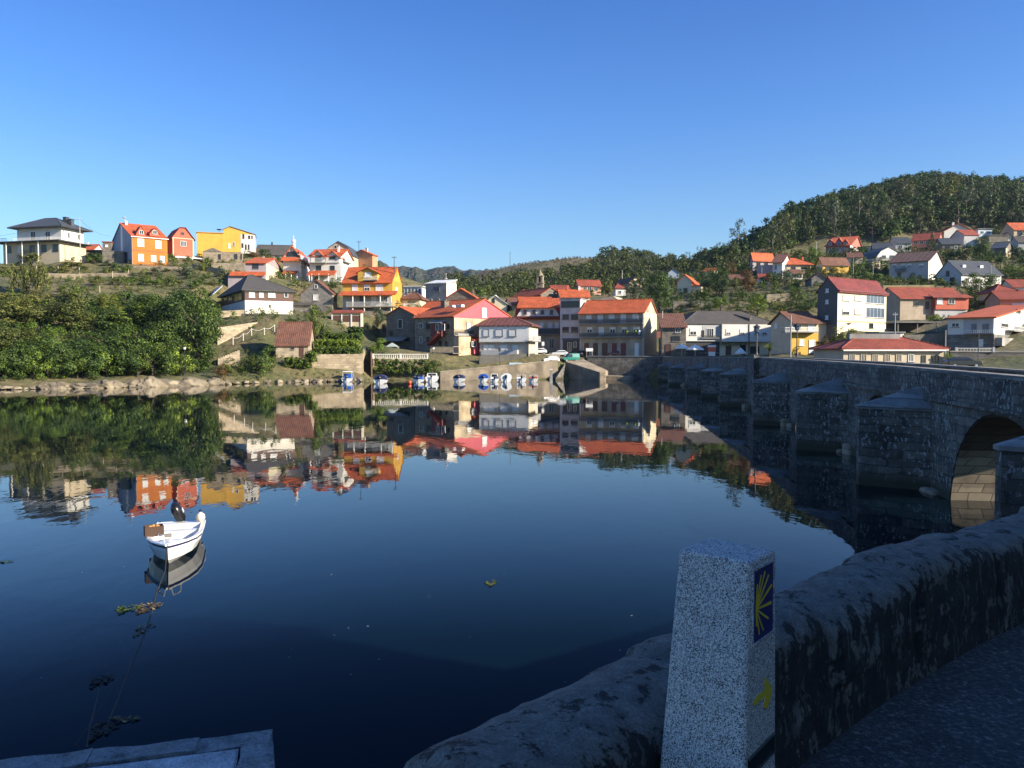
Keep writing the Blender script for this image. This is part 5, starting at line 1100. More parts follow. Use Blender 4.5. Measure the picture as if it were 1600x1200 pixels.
def proto(kind, i, hi=False):
    k = (kind, i, hi)
    if k not in PROTO:
        n, s = {'broad': (60, .030), 'bush': (50, .036), 'euc': (50, .032), 'wood': (44, .034), 'conif': (60, .03), 'hedge': (50, .03)}[kind]
        if hi: n, s = n*2.6, s*.62
        PROTO[k] = (quads_mesh('crown', leafcloud(clumps_for(kind, i*7+3), n, s, i+11), LEAF['mid']), trunk_data(kind, i+5))
    return PROTO[k]
def tree(name, kind, base, h, wd, leaf, label, cat='tree', group=None, pi=None, hi=False, trunk=True, rz=None, wy=None):
    cm_, tm = proto(kind, pi if pi is not None else rnd.randrange(4), hi)
    e = empty(name, base, rnd.random()*6.28 if rz is None else rz, label, cat, group); e.scale = (wd, wy or wd, h)
    o = bpy.data.objects.new('crown', cm_); C.objects.link(o); o.parent = e
    o.material_slots[0].link = 'OBJECT'; o.material_slots[0].material = LEAF[leaf]
    if trunk:
        o = bpy.data.objects.new('trunk' if kind not in ('bush', 'hedge') else 'stem', tm); C.objects.link(o); o.parent = e
    return e
def ptree(name, kind, px, yb, yt, wpx, leaf, label, Y=None, **kw):
    if Y is None: Y = ground(px, yb) or 200.0
    b = P(px, yb, Y); zg = z1(b.x, Y)
    top = P(px, yt, Y).z; z0 = min(b.z, zg+.2) if b.z-zg < 25 else zg
    return tree(name, kind, (b.x, Y, z0), max(.5, (top-z0)), wpx/F*Y, leaf, label, **kw)
# dense wood of the left bank
LB = []
gl = 'broadleaf trees crowding the left river bank'
for i, (px, Y, yt, w_, lf, k) in enumerate((
 (-30, 150, 480, 90, 'dark', 'broad'), (22, 152, 500, 82, 'olive', 'broad'), (70, 150, 512, 78, 'mid', 'bush'), (120, 150, 520, 74, 'dark', 'broad'), (168, 154, 512, 82, 'dark', 'broad'),
 (215, 154, 498, 78, 'mid', 'broad'), (255, 156, 500, 76, 'dark', 'broad'), (10, 170, 458, 84, 'olive', 'broad'), (62, 172, 462, 88, 'olive', 'broad'), (112, 172, 470, 84, 'olive', 'broad'), (35, 138, 545, 62, 'bright', 'bush'),
 (160, 176, 476, 80, 'dark', 'broad'), (205, 178, 468, 84, 'mid', 'broad'), (246, 180, 458, 80, 'dark', 'broad'), (285, 178, 447, 88, 'dark', 'broad'), (318, 170, 462, 80, 'dark', 'broad'),
 (50, 140, 548, 60, 'dark', 'bush'), (95, 142, 545, 60, 'olive', 'bush'), (140, 144, 550, 66, 'mid', 'bush'), (190, 146, 545, 66, 'dark', 'bush'), (235, 146, 535, 64, 'mid', 'broad'), (0, 136, 550, 62, 'dark', 'bush'),
 (88, 160, 508, 38, 'bright', 'broad'), (45, 158, 500, 34, 'bright', 'broad'), (172, 188, 456, 40, 'yellow', 'broad'), (120, 190, 450, 60, 'olive', 'bush'), (60, 192, 450, 70, 'olive', 'bush'), (5, 192, 448, 66, 'olive', 'bush'), (300, 160, 505, 70, 'dark', 'broad'), (330, 186, 470, 46, 'mid', 'broad'))):
    x = ray(px, 550).x*Y; zb = z1(x, Y)-.3; h = P(px, yt, Y).z - zb
    lab = {'bright': 'light green leafy tree standing out in the dense left bank thicket', 'yellow': 'small yellow-green tree under the terrace walls of the left bank', 'dark': 'dark green broadleaf tree in the left bank thicket', 'mid': 'mid green broadleaf tree in the left bank thicket', 'olive': 'olive green tree on the upper left of the bank thicket'}[lf]
    tree('bank_tree', k, (x, Y, zb), h, w_/F*Y*1.15, lf, lab, group=gl, hi=True)
for i, px in enumerate(range(-40, 285, 23)):
    Y = 127.5+max(0, px)*.052+3.5+1.5*rnd.random(); x = ray(px, 550).x*Y; hh = (44+26*rnd.random())/F*Y
    tree('bank_bush', 'bush', (x, Y, z1(x, Y)-.2), hh, hh*1.0, ('mid', 'dark', 'mid', 'dark', 'bright')[i % 5], 'leafy bush at the foot of the left bank thicket just above the shore rocks', 'bush', 'bushes above the left shore rocks', hi=True)
ptree('hedge_bush', 'bush', 56, 414, 386, 62, 'olive', 'wide olive bush in front of the white hip-roofed house', cat='bush', hi=True)
ptree('big_oak', 'broad', 308, 578, 452, 92, 'dark', 'biggest dark green oak tree behind the lamp on the left shore', Y=158, hi=True, cat='tree')
ptree('shore_bush', 'bush', 405, 592, 534, 66, 'mid', 'large rounded green bush on the shore in front of the boathouse', Y=157, cat='bush', hi=True)
ptree('shore_bush', 'bush', 362, 588, 556, 44, 'olive', 'low olive bush between the shore steps and the rocks', Y=154, cat='bush', hi=True)
ptree('shore_bush', 'bush', 345, 590, 566, 26, 'rust', 'small rusty dry bush beside the shore rocks', Y=149, cat='bush', hi=True)
ptree('garden_tree', 'broad', 497, 520, 474, 44, 'mid', 'bright green tree right above the boathouse roof', Y=178, hi=True)
ptree('garden_tree', 'bush', 461, 507, 494, 26, 'dark', 'dark rounded shrub above the boathouse roof', Y=186, cat='shrub')
ptree('garden_tree', 'bush', 590, 494, 473, 31, 'grey', 'rounded grey-green olive tree before the yellow villa', Y=203, hi=True)
ptree('fig_tree', 'bush', 591, 553, 524, 36, 'bright', 'light green fig tree behind the white balustrade', Y=176, hi=True, cat='tree')
# terraces between the thicket and the hill houses
gs = 'shrubs and small trees on the left hill terraces'
for i, (px, yb, yt, w_, lf, k) in enumerate(((42, 413, 391, 26, 'olive', 'bush'), (64, 413, 389, 30, 'olive', 'bush'), (20, 412, 404, 18, 'olive', 'bush'), (112, 417, 405, 36, 'olive', 'bush'), (148, 413, 394, 34, 'mid', 'broad'), (170, 416, 404, 24, 'grey', 'bush'),
   (186, 418, 411, 22, 'grey', 'bush'), (8, 430, 414, 22, 'olive', 'bush'), (26, 428, 413, 18, 'olive', 'bush'), (100, 426, 414, 26, 'olive', 'bush'), (128, 424, 413, 22, 'mid', 'bush'), (150, 448, 431, 30, 'olive', 'broad'), (186, 447, 432, 28, 'olive', 'broad'),
   (212, 440, 425, 30, 'grey', 'broad'), (246, 434, 416, 30, 'grey', 'broad'), (232, 446, 430, 36, 'mid', 'bush'), (292, 436, 410, 32, 'grey', 'bush'), (316, 424, 411, 14, 'yellow', 'bush'), (272, 446, 430, 34, 'olive', 'bush'), (305, 452, 434, 30, 'mid', 'bush'), (325, 420, 404, 24, 'olive', 'bush'),
   (352, 416, 405, 20, 'mid', 'bush'), (394, 402, 390, 28, 'rust', 'bush'), (415, 402, 387, 24, 'dark', 'bush'), (432, 409, 397, 22, 'mid', 'bush'), (345, 434, 420, 22, 'grey', 'bush'), (322, 436, 424, 20, 'mid', 'bush'), (200, 424, 412, 16, 'mid', 'bush'), (168, 430, 420, 20, 'olive', 'bush'), (50, 430, 417, 24, 'olive', 'bush'), (80, 426, 414, 18, 'mid', 'bush'),
   (110, 470, 440, 34, 'mid', 'broad'), (330, 448, 436, 26, 'olive', 'bush'), (260, 425, 417, 20, 'olive', 'bush'), (520, 450, 438, 20, 'dark', 'bush'), (540, 446, 436, 18, 'dark', 'bush'), (398, 490, 484, 18, 'mid', 'bush'), (412, 494, 486, 14, 'olive', 'bush'), (350, 480, 468, 26, 'bright', 'bush'))):
    ptree('terrace_shrub', k, px, yb, yt, w_, lf, {'olive': 'olive green shrub', 'mid': 'green shrub', 'grey': 'grey-green shrub', 'rust': 'reddish shrub', 'yellow': 'yellow shrub', 'dark': 'dark green shrub', 'bright': 'bright green shrub'}[lf]+' on the terraces between the hill houses and the river', cat='shrub', group=gs, hi=False)
# vines, hedges and ivy by the waterfront
def hedge(px0, px1, yb, yt, Y, lf, label, dep=2.0, cat='hedge', name='hedge', rz=0.0, hi=True):
    a = P(px0, yb, Y); b_ = P(px1, yb, Y); z0 = a.z; h = P(px0, yt, Y).z-z0
    r = random.Random(int(px0*7+yb)); L_ = b_.x-a.x; cl = [(((r.random()-.5)*L_*.97, (r.random()-.5)*dep*.8, .15+(h-.4)*r.random()), .28+.22*r.random()) for _ in range(int(L_*dep*max(h, .8)*3.2)+12)]
    q = leafcloud_metric(cl, 34, .15, int(px0)); o = bpy.data.objects.new(name, quads_mesh(name, q, LEAF[lf])); C.objects.link(o); o.location = ((a.x+b_.x)/2, Y, z0)
    return tag(o, label, cat)
def leafcloud_metric(cl, n, size, seed):
    r = np.random.RandomState(seed); V = []
    for c, rad in cl:
        d = r.normal(size=(n, 3)); d /= np.linalg.norm(d, axis=1)[:, None]; p = np.array(c)+d*rad*(.5+.6*r.rand(n))[:, None]
        nn = d*.9+r.normal(size=(n, 3))*.4+np.array([0, -.1, .35]); nn /= np.linalg.norm(nn, axis=1)[:, None]; a_ = np.cross(nn, r.normal(size=(n, 3))); a_ /= np.linalg.norm(a_, axis=1)[:, None]; b2 = np.cross(nn, a_); s2 = size*(.6+.8*r.rand(n))[:, None]
        V.append(np.stack([p-a_*s2, p-b2*s2*.6, p+a_*s2, p+b2*s2*.6], 1))
    return np.concatenate(V).reshape(-1, 3)
hedge(583, 674, 583, 560, 170.6, 'mid', 'clipped green hedge below the white balustrade at the water', 1.8)
ptree('ivy_bush', 'bush', 680, 580, 558, 30, 'mid', 'bulging green creeper at the end of the balustrade hedge', Y=170.6, hi=True, cat='bush')
for i, (a, b_, y0, y1, Y, lf) in enumerate(((487, 566, 556, 541, 169, 'mid'), (492, 562, 545, 530, 174, 'bright'), (498, 566, 534, 520, 180, 'mid'), (545, 566, 524, 510, 184, 'dark'))):
    hedge(a, b_, y0, y1, Y, lf, ('lowest', 'second', 'third', 'darkest, topmost')[i]+' row of garden vines above the sunlit quay wall', 4.5, 'vines', 'vine_row')
for a, b_, c, d in ((446, 468, 573, 558), (462, 486, 574, 562), (478, 494, 566, 548)): hedge(a, b_, c, d, 162.5, 'mid', 'creeper spilling down the slope under the boathouse', 2.5, 'creeper', 'creeper')['group'] = 'creepers under the boathouse'
# middle and right hillside trees
gm_ = 'trees among the houses of the right hillside'
MT = ((1030, 492, 424, 58, 'dark', 'broad', 'big round dark green tree above the three-storey stone house'), (985, 474, 446, 34, 'grey', 'broad', 'grey-green tree left of the big round tree'), (950, 470, 438, 26, 'olive', 'broad', 'loose olive green tree right of the pale pink house'),
 (922, 462, 450, 14, 'olive', 'bush', None), (1128, 464, 416, 36, 'dark', 'broad', 'dark tree below the small white house on the slope'), (1108, 462, 428, 40, 'dark', 'broad', None), (1142, 436, 410, 22, 'rust', 'broad', None), (1169, 462, 421, 40, 'rust', 'broad', 'rust-brown autumn tree left of the overlapping gables'),
 (1125, 487, 458, 36, 'bright', 'broad', 'yellow-green tree above the cafe roof'), (1184, 494, 458, 46, 'bright', 'broad', 'large leafy tree behind the right end of the cafe roof'), (1160, 470, 450, 30, 'mid', 'bush', None), (1226, 448, 420, 28, 'grey', 'broad', 'grey-green tree in front of the white corner house'), (1204, 444, 424, 22, 'mid', 'broad', None),
 (1244, 484, 446, 36, 'mid', 'broad', 'dense tree left of the tall cream house'), (1258, 490, 466, 34, 'dark', 'bush', None), (1309, 438, 414, 34, 'olive', 'broad', 'olive green tree behind the tall cream red-roofed house'), (1276, 446, 440, 26, 'mid', 'bush', None), (1350, 444, 420, 30, 'mid', 'broad', None), (1370, 444, 426, 26, 'mid', 'bush', None), (1396, 476, 458, 22, 'bright', 'broad', 'bright green tree between the cream house and the long red roof'),
 (1456, 398, 362, 28, 'dark', 'conif', 'dark conical tree among the upper right houses'), (1536, 412, 368, 42, 'dark', 'broad', 'big dark tree beside the stone barn on the right hill'), (1490, 406, 386, 34, 'dark', 'bush', None), (1510, 408, 382, 30, 'dark', 'broad', None), (1420, 398, 380, 20, 'dark', 'broad', None), (1564, 420, 394, 22, 'dark', 'broad', None),
 (1532, 468, 424, 58, 'mid', 'broad', 'leafy dark tree in front of the grey slate house'), (1518, 452, 432, 34, 'olive', 'bush', None), (1580, 432, 414, 40, 'bright', 'broad', None), (1598, 440, 418, 40, 'mid', 'broad', None), (1516, 475, 460, 22, 'rust', 'bush', 'small reddish shrub under the leafy pole tree'), (1535, 478, 466, 30, 'olive', 'bush', None),
 (1432, 444, 434, 60, 'olive', 'bush', None), (1460, 446, 436, 36, 'olive', 'bush', None), (1400, 444, 436, 30, 'olive', 'bush', None), (1310, 556, 508, 30, 'olive', 'broad', 'tangled sunlit tree beside the yellow ground floor'), (1330, 540, 512, 26, 'mid', 'broad', 'green tree in front of the tall cream house base'), (1285, 552, 520, 24, 'rust', 'bush', 'dry brown climbing shrub by the yellow house'), (1301, 566, 535, 30, 'grey', 'bush', 'grey thorny shrub left of the low sandstone building'),
 (1425, 500, 482, 26, 'olive', 'broad', 'small palm-like tree in front of the long red-roofed house'), (1460, 505, 487, 30, 'bright', 'bush', 'bright leafy shrub under the coral wing'), (1386, 366, 344, 26, 'dark', 'broad', None), (1432, 366, 352, 18, 'mid', 'broad', None), (1560, 368, 352, 32, 'mid', 'bush', None),
 (1390, 372, 345, 44, 'dark', 'broad', 'dark spreading tree at the foot of the forest'), (1246, 414, 388, 28, 'olive', 'broad', None), (1272, 412, 384, 26, 'bright', 'broad', None), (1170, 404, 390, 16, 'mid', 'broad', None), (1146, 452, 430, 18, 'olive', 'bush', None), (1084, 452, 436, 24, 'olive', 'bush', None), (1060, 486, 466, 34, 'olive', 'bush', None), (1085, 484, 462, 30, 'grey', 'bush', None), (1096, 470, 452, 30, 'dark', 'bush', None), (1216, 486, 472, 26, 'olive', 'bush', None), (1204, 470, 456, 24, 'dark', 'bush', None), (1036, 446, 424, 30, 'dark', 'broad', None), (1006, 452, 430, 26, 'dark', 'broad', None),
 (1060, 444, 428, 22, 'mid', 'bush', None), (1150, 420, 404, 22, 'grey', 'bush', None), (1130, 424, 408, 24, 'olive', 'bush', None), (1165, 430, 416, 24, 'olive', 'bush', None), (1180, 440, 425, 22, 'grey', 'bush', None), (1100, 424, 410, 24, 'grey', 'broad', None), (1440, 410, 396, 24, 'dark', 'bush', None), (1476, 412, 398, 24, 'dark', 'bush', None), (1340, 424, 410, 20, 'mid', 'bush', None), (1358, 432, 418, 20, 'bright', 'bush', None), (1590, 404, 384, 26, 'dark', 'broad', None), (1600, 424, 400, 24, 'dark', 'broad', None), (1250, 404, 392, 20, 'olive', 'broad', None), (1330, 404, 394, 16, 'mid', 'bush', None), (1358, 404, 396, 18, 'mid', 'bush', None), (1500, 384, 372, 18, 'mid', 'bush', None), (1480, 384, 372, 16, 'dark', 'broad', None))
for px, yb, yt, w_, lf, k, lab in MT:
    ptree('hillside_tree', k, px, yb, yt, w_, lf, lab or {'olive': 'olive green bushy tree', 'mid': 'green bushy tree', 'grey': 'grey-green bushy tree', 'rust': 'reddish brown bushy tree', 'dark': 'dark green bushy tree', 'bright': 'light green bushy tree'}[lf]+' among the houses of the right hillside', cat='tree', group=gm_, hi=w_ > 30)
# round clipped tree by the low building, small palm at the cafe
ptree('round_tree', 'bush', 1484, 574, 544, 20, 'bright', 'clipped green tree between the low sandstone building and the dark car', Y=106, hi=True)
pt = P(1202, 556, 158); pm_ = empty('palm', tuple(pt), 0, 'small palm with arching fronds beside the cafe terrace', 'palm')
MB().tube((0, 0, -.2), (0, 0, 1.1), .22, .16, 8).build('trunk', BARK, pm_)
m = MB()
for i in range(26):
    a = i*2.4; el = .3+.9*((i*.618) % 1); p = Vector((0, 0, 1.1)); pr = p.copy(); d = Vector((math.cos(a)*math.cos(el), math.sin(a)*math.cos(el), math.sin(el)))
    for k in range(5):
        nx_ = pr + d*.5; sdv = d.cross(Vector((0, 0, 1))).normalized()*(.16*(1-k/5.5)); m.quad(pr-sdv, nx_-sdv*.8, nx_+sdv*.8, pr+sdv); pr = nx_; d = (d+Vector((0, 0, -.22))).normalized()
m.build('crown', LEAF['yellow'], pm_, fix=False)
# forest on the right hill: individual trees, and the hazy mass of the middle hill
skyl = [(1085, 412), (1110, 400), (1130, 388), (1150, 378), (1170, 384), (1185, 374), (1210, 340), (1225, 326), (1250, 326), (1300, 306), (1340, 296), (1390, 284), (1430, 276), (1455, 272), (1500, 276), (1560, 284), (1600, 286), (1700, 290)]
lowl = [(1085, 430), (1150, 408), (1180, 392), (1240, 394), (1290, 374), (1345, 380), (1400, 368), (1470, 352), (1520, 352), (1600, 346), (1700, 350)]
gf = 'tall trees of the wooded right hill'; fr_ = random.Random(21); cand = []
for i in range(2600):
    px = 1088+fr_.random()*555; Y = 345+fr_.random()*170; x = ray(px, 550).x*Y; cand.append((px, Y, x))
zs = zt([c[2] for c in cand], [c[1] for c in cand]); cnt = 0; pts_ = []
for (px, Y, x), z in zip(cand, zs):
    if cnt >= 262: break
    _, py = proj((x, Y, z)); lo = np.interp(px, [a for a, _ in lowl], [b for _, b in lowl]); hi_ = np.interp(px, [a for a, _ in skyl], [b for _, b in skyl])
    if py > lo + (16 if (Y > 398 and px > 1370) else 0) or py < hi_+8: continue
    if any((x-a)**2+(Y-b_)**2 < 34 for a, b_ in pts_): continue
    hpx = 28+34*fr_.random()
    if py-hpx < hi_-4: hpx = py-hi_+fr_.random()*12-3
    if hpx < 12: continue
    hh = hpx/F*Y; wd = hh*(.5+.55*fr_.random())
    k = 'euc' if fr_.random() < .35 else 'wood'
    t = tree('forest_tree', k, (x, Y, z-.3), hh, wd, 'forest' if fr_.random() < .6 else ('dark' if fr_.random() < .4 else ('grey' if fr_.random() < .6 else 'olive')), 'tall dark tree in the forest covering the right hill', group=gf, trunk=True)
    pts_.append((x, Y)); cnt += 1
for px, yb, yt, w_ in ((1152, 396, 341, 40), (1229, 352, 318, 36), (1095, 422, 384, 24), (1072, 422, 392, 18), (1120, 412, 378, 22), (1385, 300, 276, 24), (1467, 298, 268, 14), (1527, 302, 272, 9), (1536, 302, 276, 9), (1485, 300, 270, 16), (1545, 306, 283, 12), (1592, 312, 280, 16), (1044, 424, 394, 22), (1015, 424, 392, 30), (990, 424, 397, 24)):
    ptree('eucalyptus', 'euc' if w_ > 10 else 'conif', px, yb, yt, w_, 'forest', {1152: 'lone tall eucalyptus with a bare pale trunk on the ridge left of the forest', 1229: 'big spreading tree standing clear on the forest ridge'}.get(px, 'tree standing against the sky along the ridge of the right hill'), Y=405 if px < 1180 else 480, group=None if px in (1152, 1229) else 'skyline trees of the right ridge', hi=True)
def mass(name, label, region, n, hpx, Yr, lf, ylo, seed, size=.05):
    r = np.random.RandomState(seed); V = []; base = [leafcloud(clumps_for('wood', s), 9, size*1.5, s+90) for s in range(4)]
    px = region[0]+(region[1]-region[0])*r.rand(n*3); Y = Yr[0]+(Yr[1]-Yr[0])*r.rand(n*3); kx = (px-800)/F; z = zt(kx*Y, Y); got = 0
    for a, b_, c, zz in zip(px, Y, kx, z):
        if got >= n: break
        _, py = proj((c*b_, b_, zz))
        if not ylo(a, py): continue
        h = (hpx*(.6+.8*r.rand()))/F*b_; w_ = h*(.8+.5*r.rand()); an_ = r.rand()*6.28; q = base[r.randint(4)]
        R_ = np.array([[math.cos(an_), -math.sin(an_), 0], [math.sin(an_), math.cos(an_), 0], [0, 0, 1]])
        V.append((q @ R_.T)*np.array([w_, w_, h])+np.array([c*b_, b_, zz-.3])); got += 1
    o = bpy.data.objects.new(name, quads_mesh(name, np.concatenate(V), LEAF[lf])); C.objects.link(o); return tag(o, label, 'wood', kind='stuff')
heath = [(700, 444), (760, 447), (800, 441), (850, 435), (900, 428), (930, 416), (955, 395), (970, 360), (1300, 300)]
mass('wooded_slope', 'dark green woods covering the low middle hill behind the church tower', (700, 1230), 1350, 17, (300, 690), 'forest', lambda a, y: y > np.interp(a, [p for p, _ in heath], [q for _, q in heath]) and (a < 1010 or y < 432), 5)
mass('heath_scrub', 'low brown scrub along the top of the middle hill', (745, 960), 520, 3.5, (560, 690), 'heath', lambda a, y: y < np.interp(a, [p for p, _ in heath], [q for _, q in heath])+6, 6)
mass('forest_floor_scrub', 'undergrowth between the trunks of the right hill forest', (1090, 1660), 950, 21, (350, 512), 'dark', lambda a, y: y < np.interp(a, [p for p, _ in lowl], [q for _, q in lowl])+(7 if a > 1370 else -3), 8)
mass('hillside_scrub', 'dry scrub scattered over the open right hillside', (1030, 1640), 900, 9, (190, 345), 'olive', lambda a, y: 395 < y < 500 and y > np.interp(a, [p for p, _ in lowl], [q for _, q in lowl])+6, 9)
mass('right_slope_wood', 'dark woods running on along the right hill beyond the last houses', (1650, 2000), 620, 32, (230, 512), 'forest', lambda a, y: y < 520, 41)
mass('hillside_bushes', 'green garden bushes scattered over the right hillside', (1000, 1990), 1150, 12, (195, 350), 'mid', lambda a, y: 398 < y < 496 and y > np.interp(a, [p for p, _ in lowl], [q for _, q in lowl])+8, 19)
mass('garden_bushes', 'green garden bushes between the left hill houses', (-20, 780), 560, 11, (178, 290), 'mid', lambda a, y: (400 if a > 230 else 424) < y < 520, 23)
mass('shore_scrub', 'dry grass and weeds along the shore below the boathouse and hedge', (340, 700), 170, 7, (150, 176), 'olive', lambda a, y: 545 < y < 597, 31)
mass('bank_scrub', 'low scrub filling the left river bank under its trees', (-200, 330), 900, 20, (136, 235), 'dark', lambda a, y: y > 478 and (y < 585), 10)
mass('terrace_scrub', 'dry grass and weeds on the left hill terraces', (-100, 600), 800, 7, (200, 300), 'olive', lambda a, y: y < 475, 12)
for px, yb, yt in ((57, 426, 413), (91, 427, 416), (124, 428, 418), (176, 436, 424), (201, 434, 421), (156, 458, 447)):
    Y = ground(px, yb) or 235; b_ = P(px, yb, Y); o = MB().tube((0, 0, -.5), (0, 0, (yb-yt)/F*Y), .09, .08, 6).build('trellis_post', PSAND); o.location = b_; tag(o, 'short pale vine trellis post on the left hill terraces', 'post', 'vine trellis posts')

# ------------------------------------------------------------------ walls, steps, balustrades
def wall(label, a, b_, mat, th=.5, foot=2.0, name='stone_wall', cat='wall', cap=None):
    """a, b_ = (px, y_base, y_top, Y) of the two ends"""
    A0 = P(a[0], a[1], a[3]); A1 = P(a[0], a[2], a[3]); B0 = P(b_[0], b_[1], b_[3]); B1 = P(b_[0], b_[2], b_[3])
    d = (B0-A0); L_ = math.hypot(d.x, d.y); rz = math.atan2(d.y, d.x)
    if cap: e = empty(name, A0, rz, label, cat); e['kind'] = 'thing'
    f0 = -foot; z1_, z2, z3 = A1.z-A0.z, B0.z-A0.z-foot, B1.z-A0.z
    m = MB(); m.prism([(0, 0, f0), (L_, 0, z2), (L_, 0, z3), (0, 0, z1_)], [(0, th, f0), (L_, th, z2), (L_, th, z3), (0, th, z1_)])
    o = m.build(name if not cap else 'wall', mat, e if cap else None)
    if not cap: o.location = A0; o.rotation_euler = (0, 0, rz); tag(o, label, cat, kind='thing'); return o
    m = MB(); m.prism([(-.05, -.1, z1_+.004), (L_+.05, -.1, z3+.004), (L_+.05, -.1, z3+.16), (-.05, -.1, z1_+.16)], [(-.05, th+.1, z1_+.004), (L_+.05, th+.1, z3+.004), (L_+.05, th+.1, z3+.16), (-.05, th+.1, z1_+.16)]); m.build('coping', cap, e)
    return e
QST = stone((.44, .35, .23), .55, 1.3, .5)
wall('tall sunlit granite quay wall below the garden vines', (481, 583, 554, 163.6), (567, 583, 553, 166.5), QST, .8, name='quay_wall')
wall('shaded granite side of the vine garden facing the narrow boat alley', (567, 583, 555, 166.5), (576, 575, 534, 188), QST, .6)
wall('thin brown wall between the narrow boat alley and the hedge', (582, 584, 558, 168), (580.5, 572, 534, 190), plaster((.22, .13, .09), .9, .3), .3)
wall('pale retaining wall under the white balustrade', (583, 570, 560, 173.6), (668, 568, 561, 174.4), QST, .6, 3)
wall('long rough granite terrace wall below the grey-roofed restaurant house', (340, 536, 512, 178), (425, 520, 500, 187), STONEL, .6)
wall('upper granite terrace wall directly under the grey-roofed restaurant house', (343, 496, 486, 190), (382, 496, 484, 192), STONEL, .5)
wall('stone wall across the upper terrace under the white hill house', (74, 441, 427, 230), (126, 440, 428, 231), STONEL, .5)
wall('long grey retaining wall with white patch in the left terraces', (137, 470, 455, 214), (208, 463, 453, 222), STONE, .6)
wall('dry stone terrace wall at the far left above the thicket', (-30, 452, 441, 226), (62, 450, 441, 227), STONE, .5)
wall('dry stone wall under the vine posts of the upper left terrace', (84, 436, 428, 236), (205, 434, 426, 238), STONE, .5)
wall('short dry stone wall below the coral house', (232, 448, 439, 232), (318, 446, 437, 236), STONE, .5)
wall('low wall between the stone ruin and the mauve house', (330, 418, 411, 256), (392, 416, 410, 258), STONE, .4)
wall('dark stepped garden wall left of the loggia house', (1412, 548, 524, 138), (1480, 546, 520, 139), stone((.17, .155, .13)), .5)
wall('stone wall below the orange house yard', (208, 428, 415, 246), (300, 432, 417, 248), STONE, .5)
wall('low wall below the white chalet garden', (300, 420, 412, 250), (352, 430, 421, 244), STONE, .5)
wall('sloping concrete quay wall where the motorboats lie', (688, 595, 581.5, 168.6), (872, 592, 563.5, 176.0), plaster((.36, .29, .20), .9, .4), .6, 3, name='quay_wall', cap=plaster((.42, .36, .27), .9, .3))
wall('grey ramp wall under the white upper-storey house', (749, 578, 556, 177), (836, 566, 552, 181), plaster((.13, .12, .10), .9, .3), .4)
wall('low wall beside the parked white car', (826, 566, 553, 180.5), (875, 560, 553.5, 184), plaster((.30, .26, .20), .9, .3), .35)
wall('dark stone quay wall running from the slipway to the bridge', (918, 600, 557, 183.5), (1050, 600, 557.5, 178.5), BSTONE, .6, 4, cap=GREYC, name='quay_wall')
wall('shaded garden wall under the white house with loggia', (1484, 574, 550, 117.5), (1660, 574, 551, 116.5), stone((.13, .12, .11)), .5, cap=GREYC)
wall('grey wall under garden steps beside the tall cream house', (1385, 530, 514, 160), (1412, 528, 512, 168), PCONC, .4)
wall('low stone terrace wall on the right hillside above the cafe', (1198, 470, 460, 236), (1240, 472, 458, 236), STONE, .5)
wall('old stone wall right of the big round tree', (1052, 485, 470, 232), (1100, 486, 474, 232), STONED, .5)
wall('dry field edge wall behind the tall cream house', (1380, 462, 446, 226), (1460, 450, 445, 228), plaster((.30, .24, .12), .95, .3), .5, name='field_bank', cat='bank')
def balustrade(label, a, b_, mat, cat='balustrade', n=None):
    A0 = P(a[0], a[1], a[3]); A1 = P(a[0], a[2], a[3]); B0 = P(b_[0], b_[1], b_[3])
    d = B0-A0; L_ = math.hypot(d.x, d.y); h = A1.z-A0.z; e = empty('balustrade', A0, math.atan2(d.y, d.x), label, cat)
    MB().box(0, L_, -.12, .12, h-.16, h).build('rail', mat, e); MB().box(0, L_, -.12, .12, 0, .12).build('plinth', mat, e)
    m = MB(); n = n or int(L_/.42)
    for i in range(n): m.lathe([(.05, .12), (.1, .3), (.06, .5), (.05, h-.16)], ((i+.5)*L_/n, 0, 0), 6)
    m.build('balusters', mat, e)
    for x in np.linspace(0, L_, max(2, int(L_/4)+1)): MB().box(x-.16, x+.16, -.16, .16, -.05, h+.08).build('newel_post', mat, e)
    return e
balustrade('long white balustrade along the waterfront garden', (583, 560.5, 553, 174), (668, 561.5, 553.5, 174.8), PW)
balustrade('white balustrade on the garden wall below the loggia house', (1494, 550, 543.5, 117.6), (1552, 550.5, 544, 117), PGREY)
# chain fence with white posts on the slope
e = empty('rope_fence', P(364, 534, 172), 0, 'white posts and swagging rope fence climbing the slope to the boathouse', 'fence')
pp_ = [P(x, y, Y) - e.location for x, y, Y in ((364, 527, 172), (380, 521, 173), (393, 513, 174), (413, 512, 175), (429, 507, 176))]
for p in pp_: MB().tube(p+Vector((0, 0, -1.6)), p, .09, n=6).build('post', PW, e)
m = MB()
for a, b_ in zip(pp_, pp_[1:]): m.path([a.lerp(b_, t/6)+Vector((0, 0, -.1-.45*math.sin(math.pi*t/6))) for t in range(7)], .045, 5)
m.build('rope', PW, e)
m = MB(); s0 = P(338, 562, 158)
for i in range(9): m.box(i*.45, i*.45+.5, -1.3, 1.3, -1.5, .2*i)
o = m.build('shore_steps', STONEL); o.location = P(340, 560, 159); o.rotation_euler = (0, 0, .4); tag(o, 'rough stone steps rising from the shore behind the bushes', 'steps')
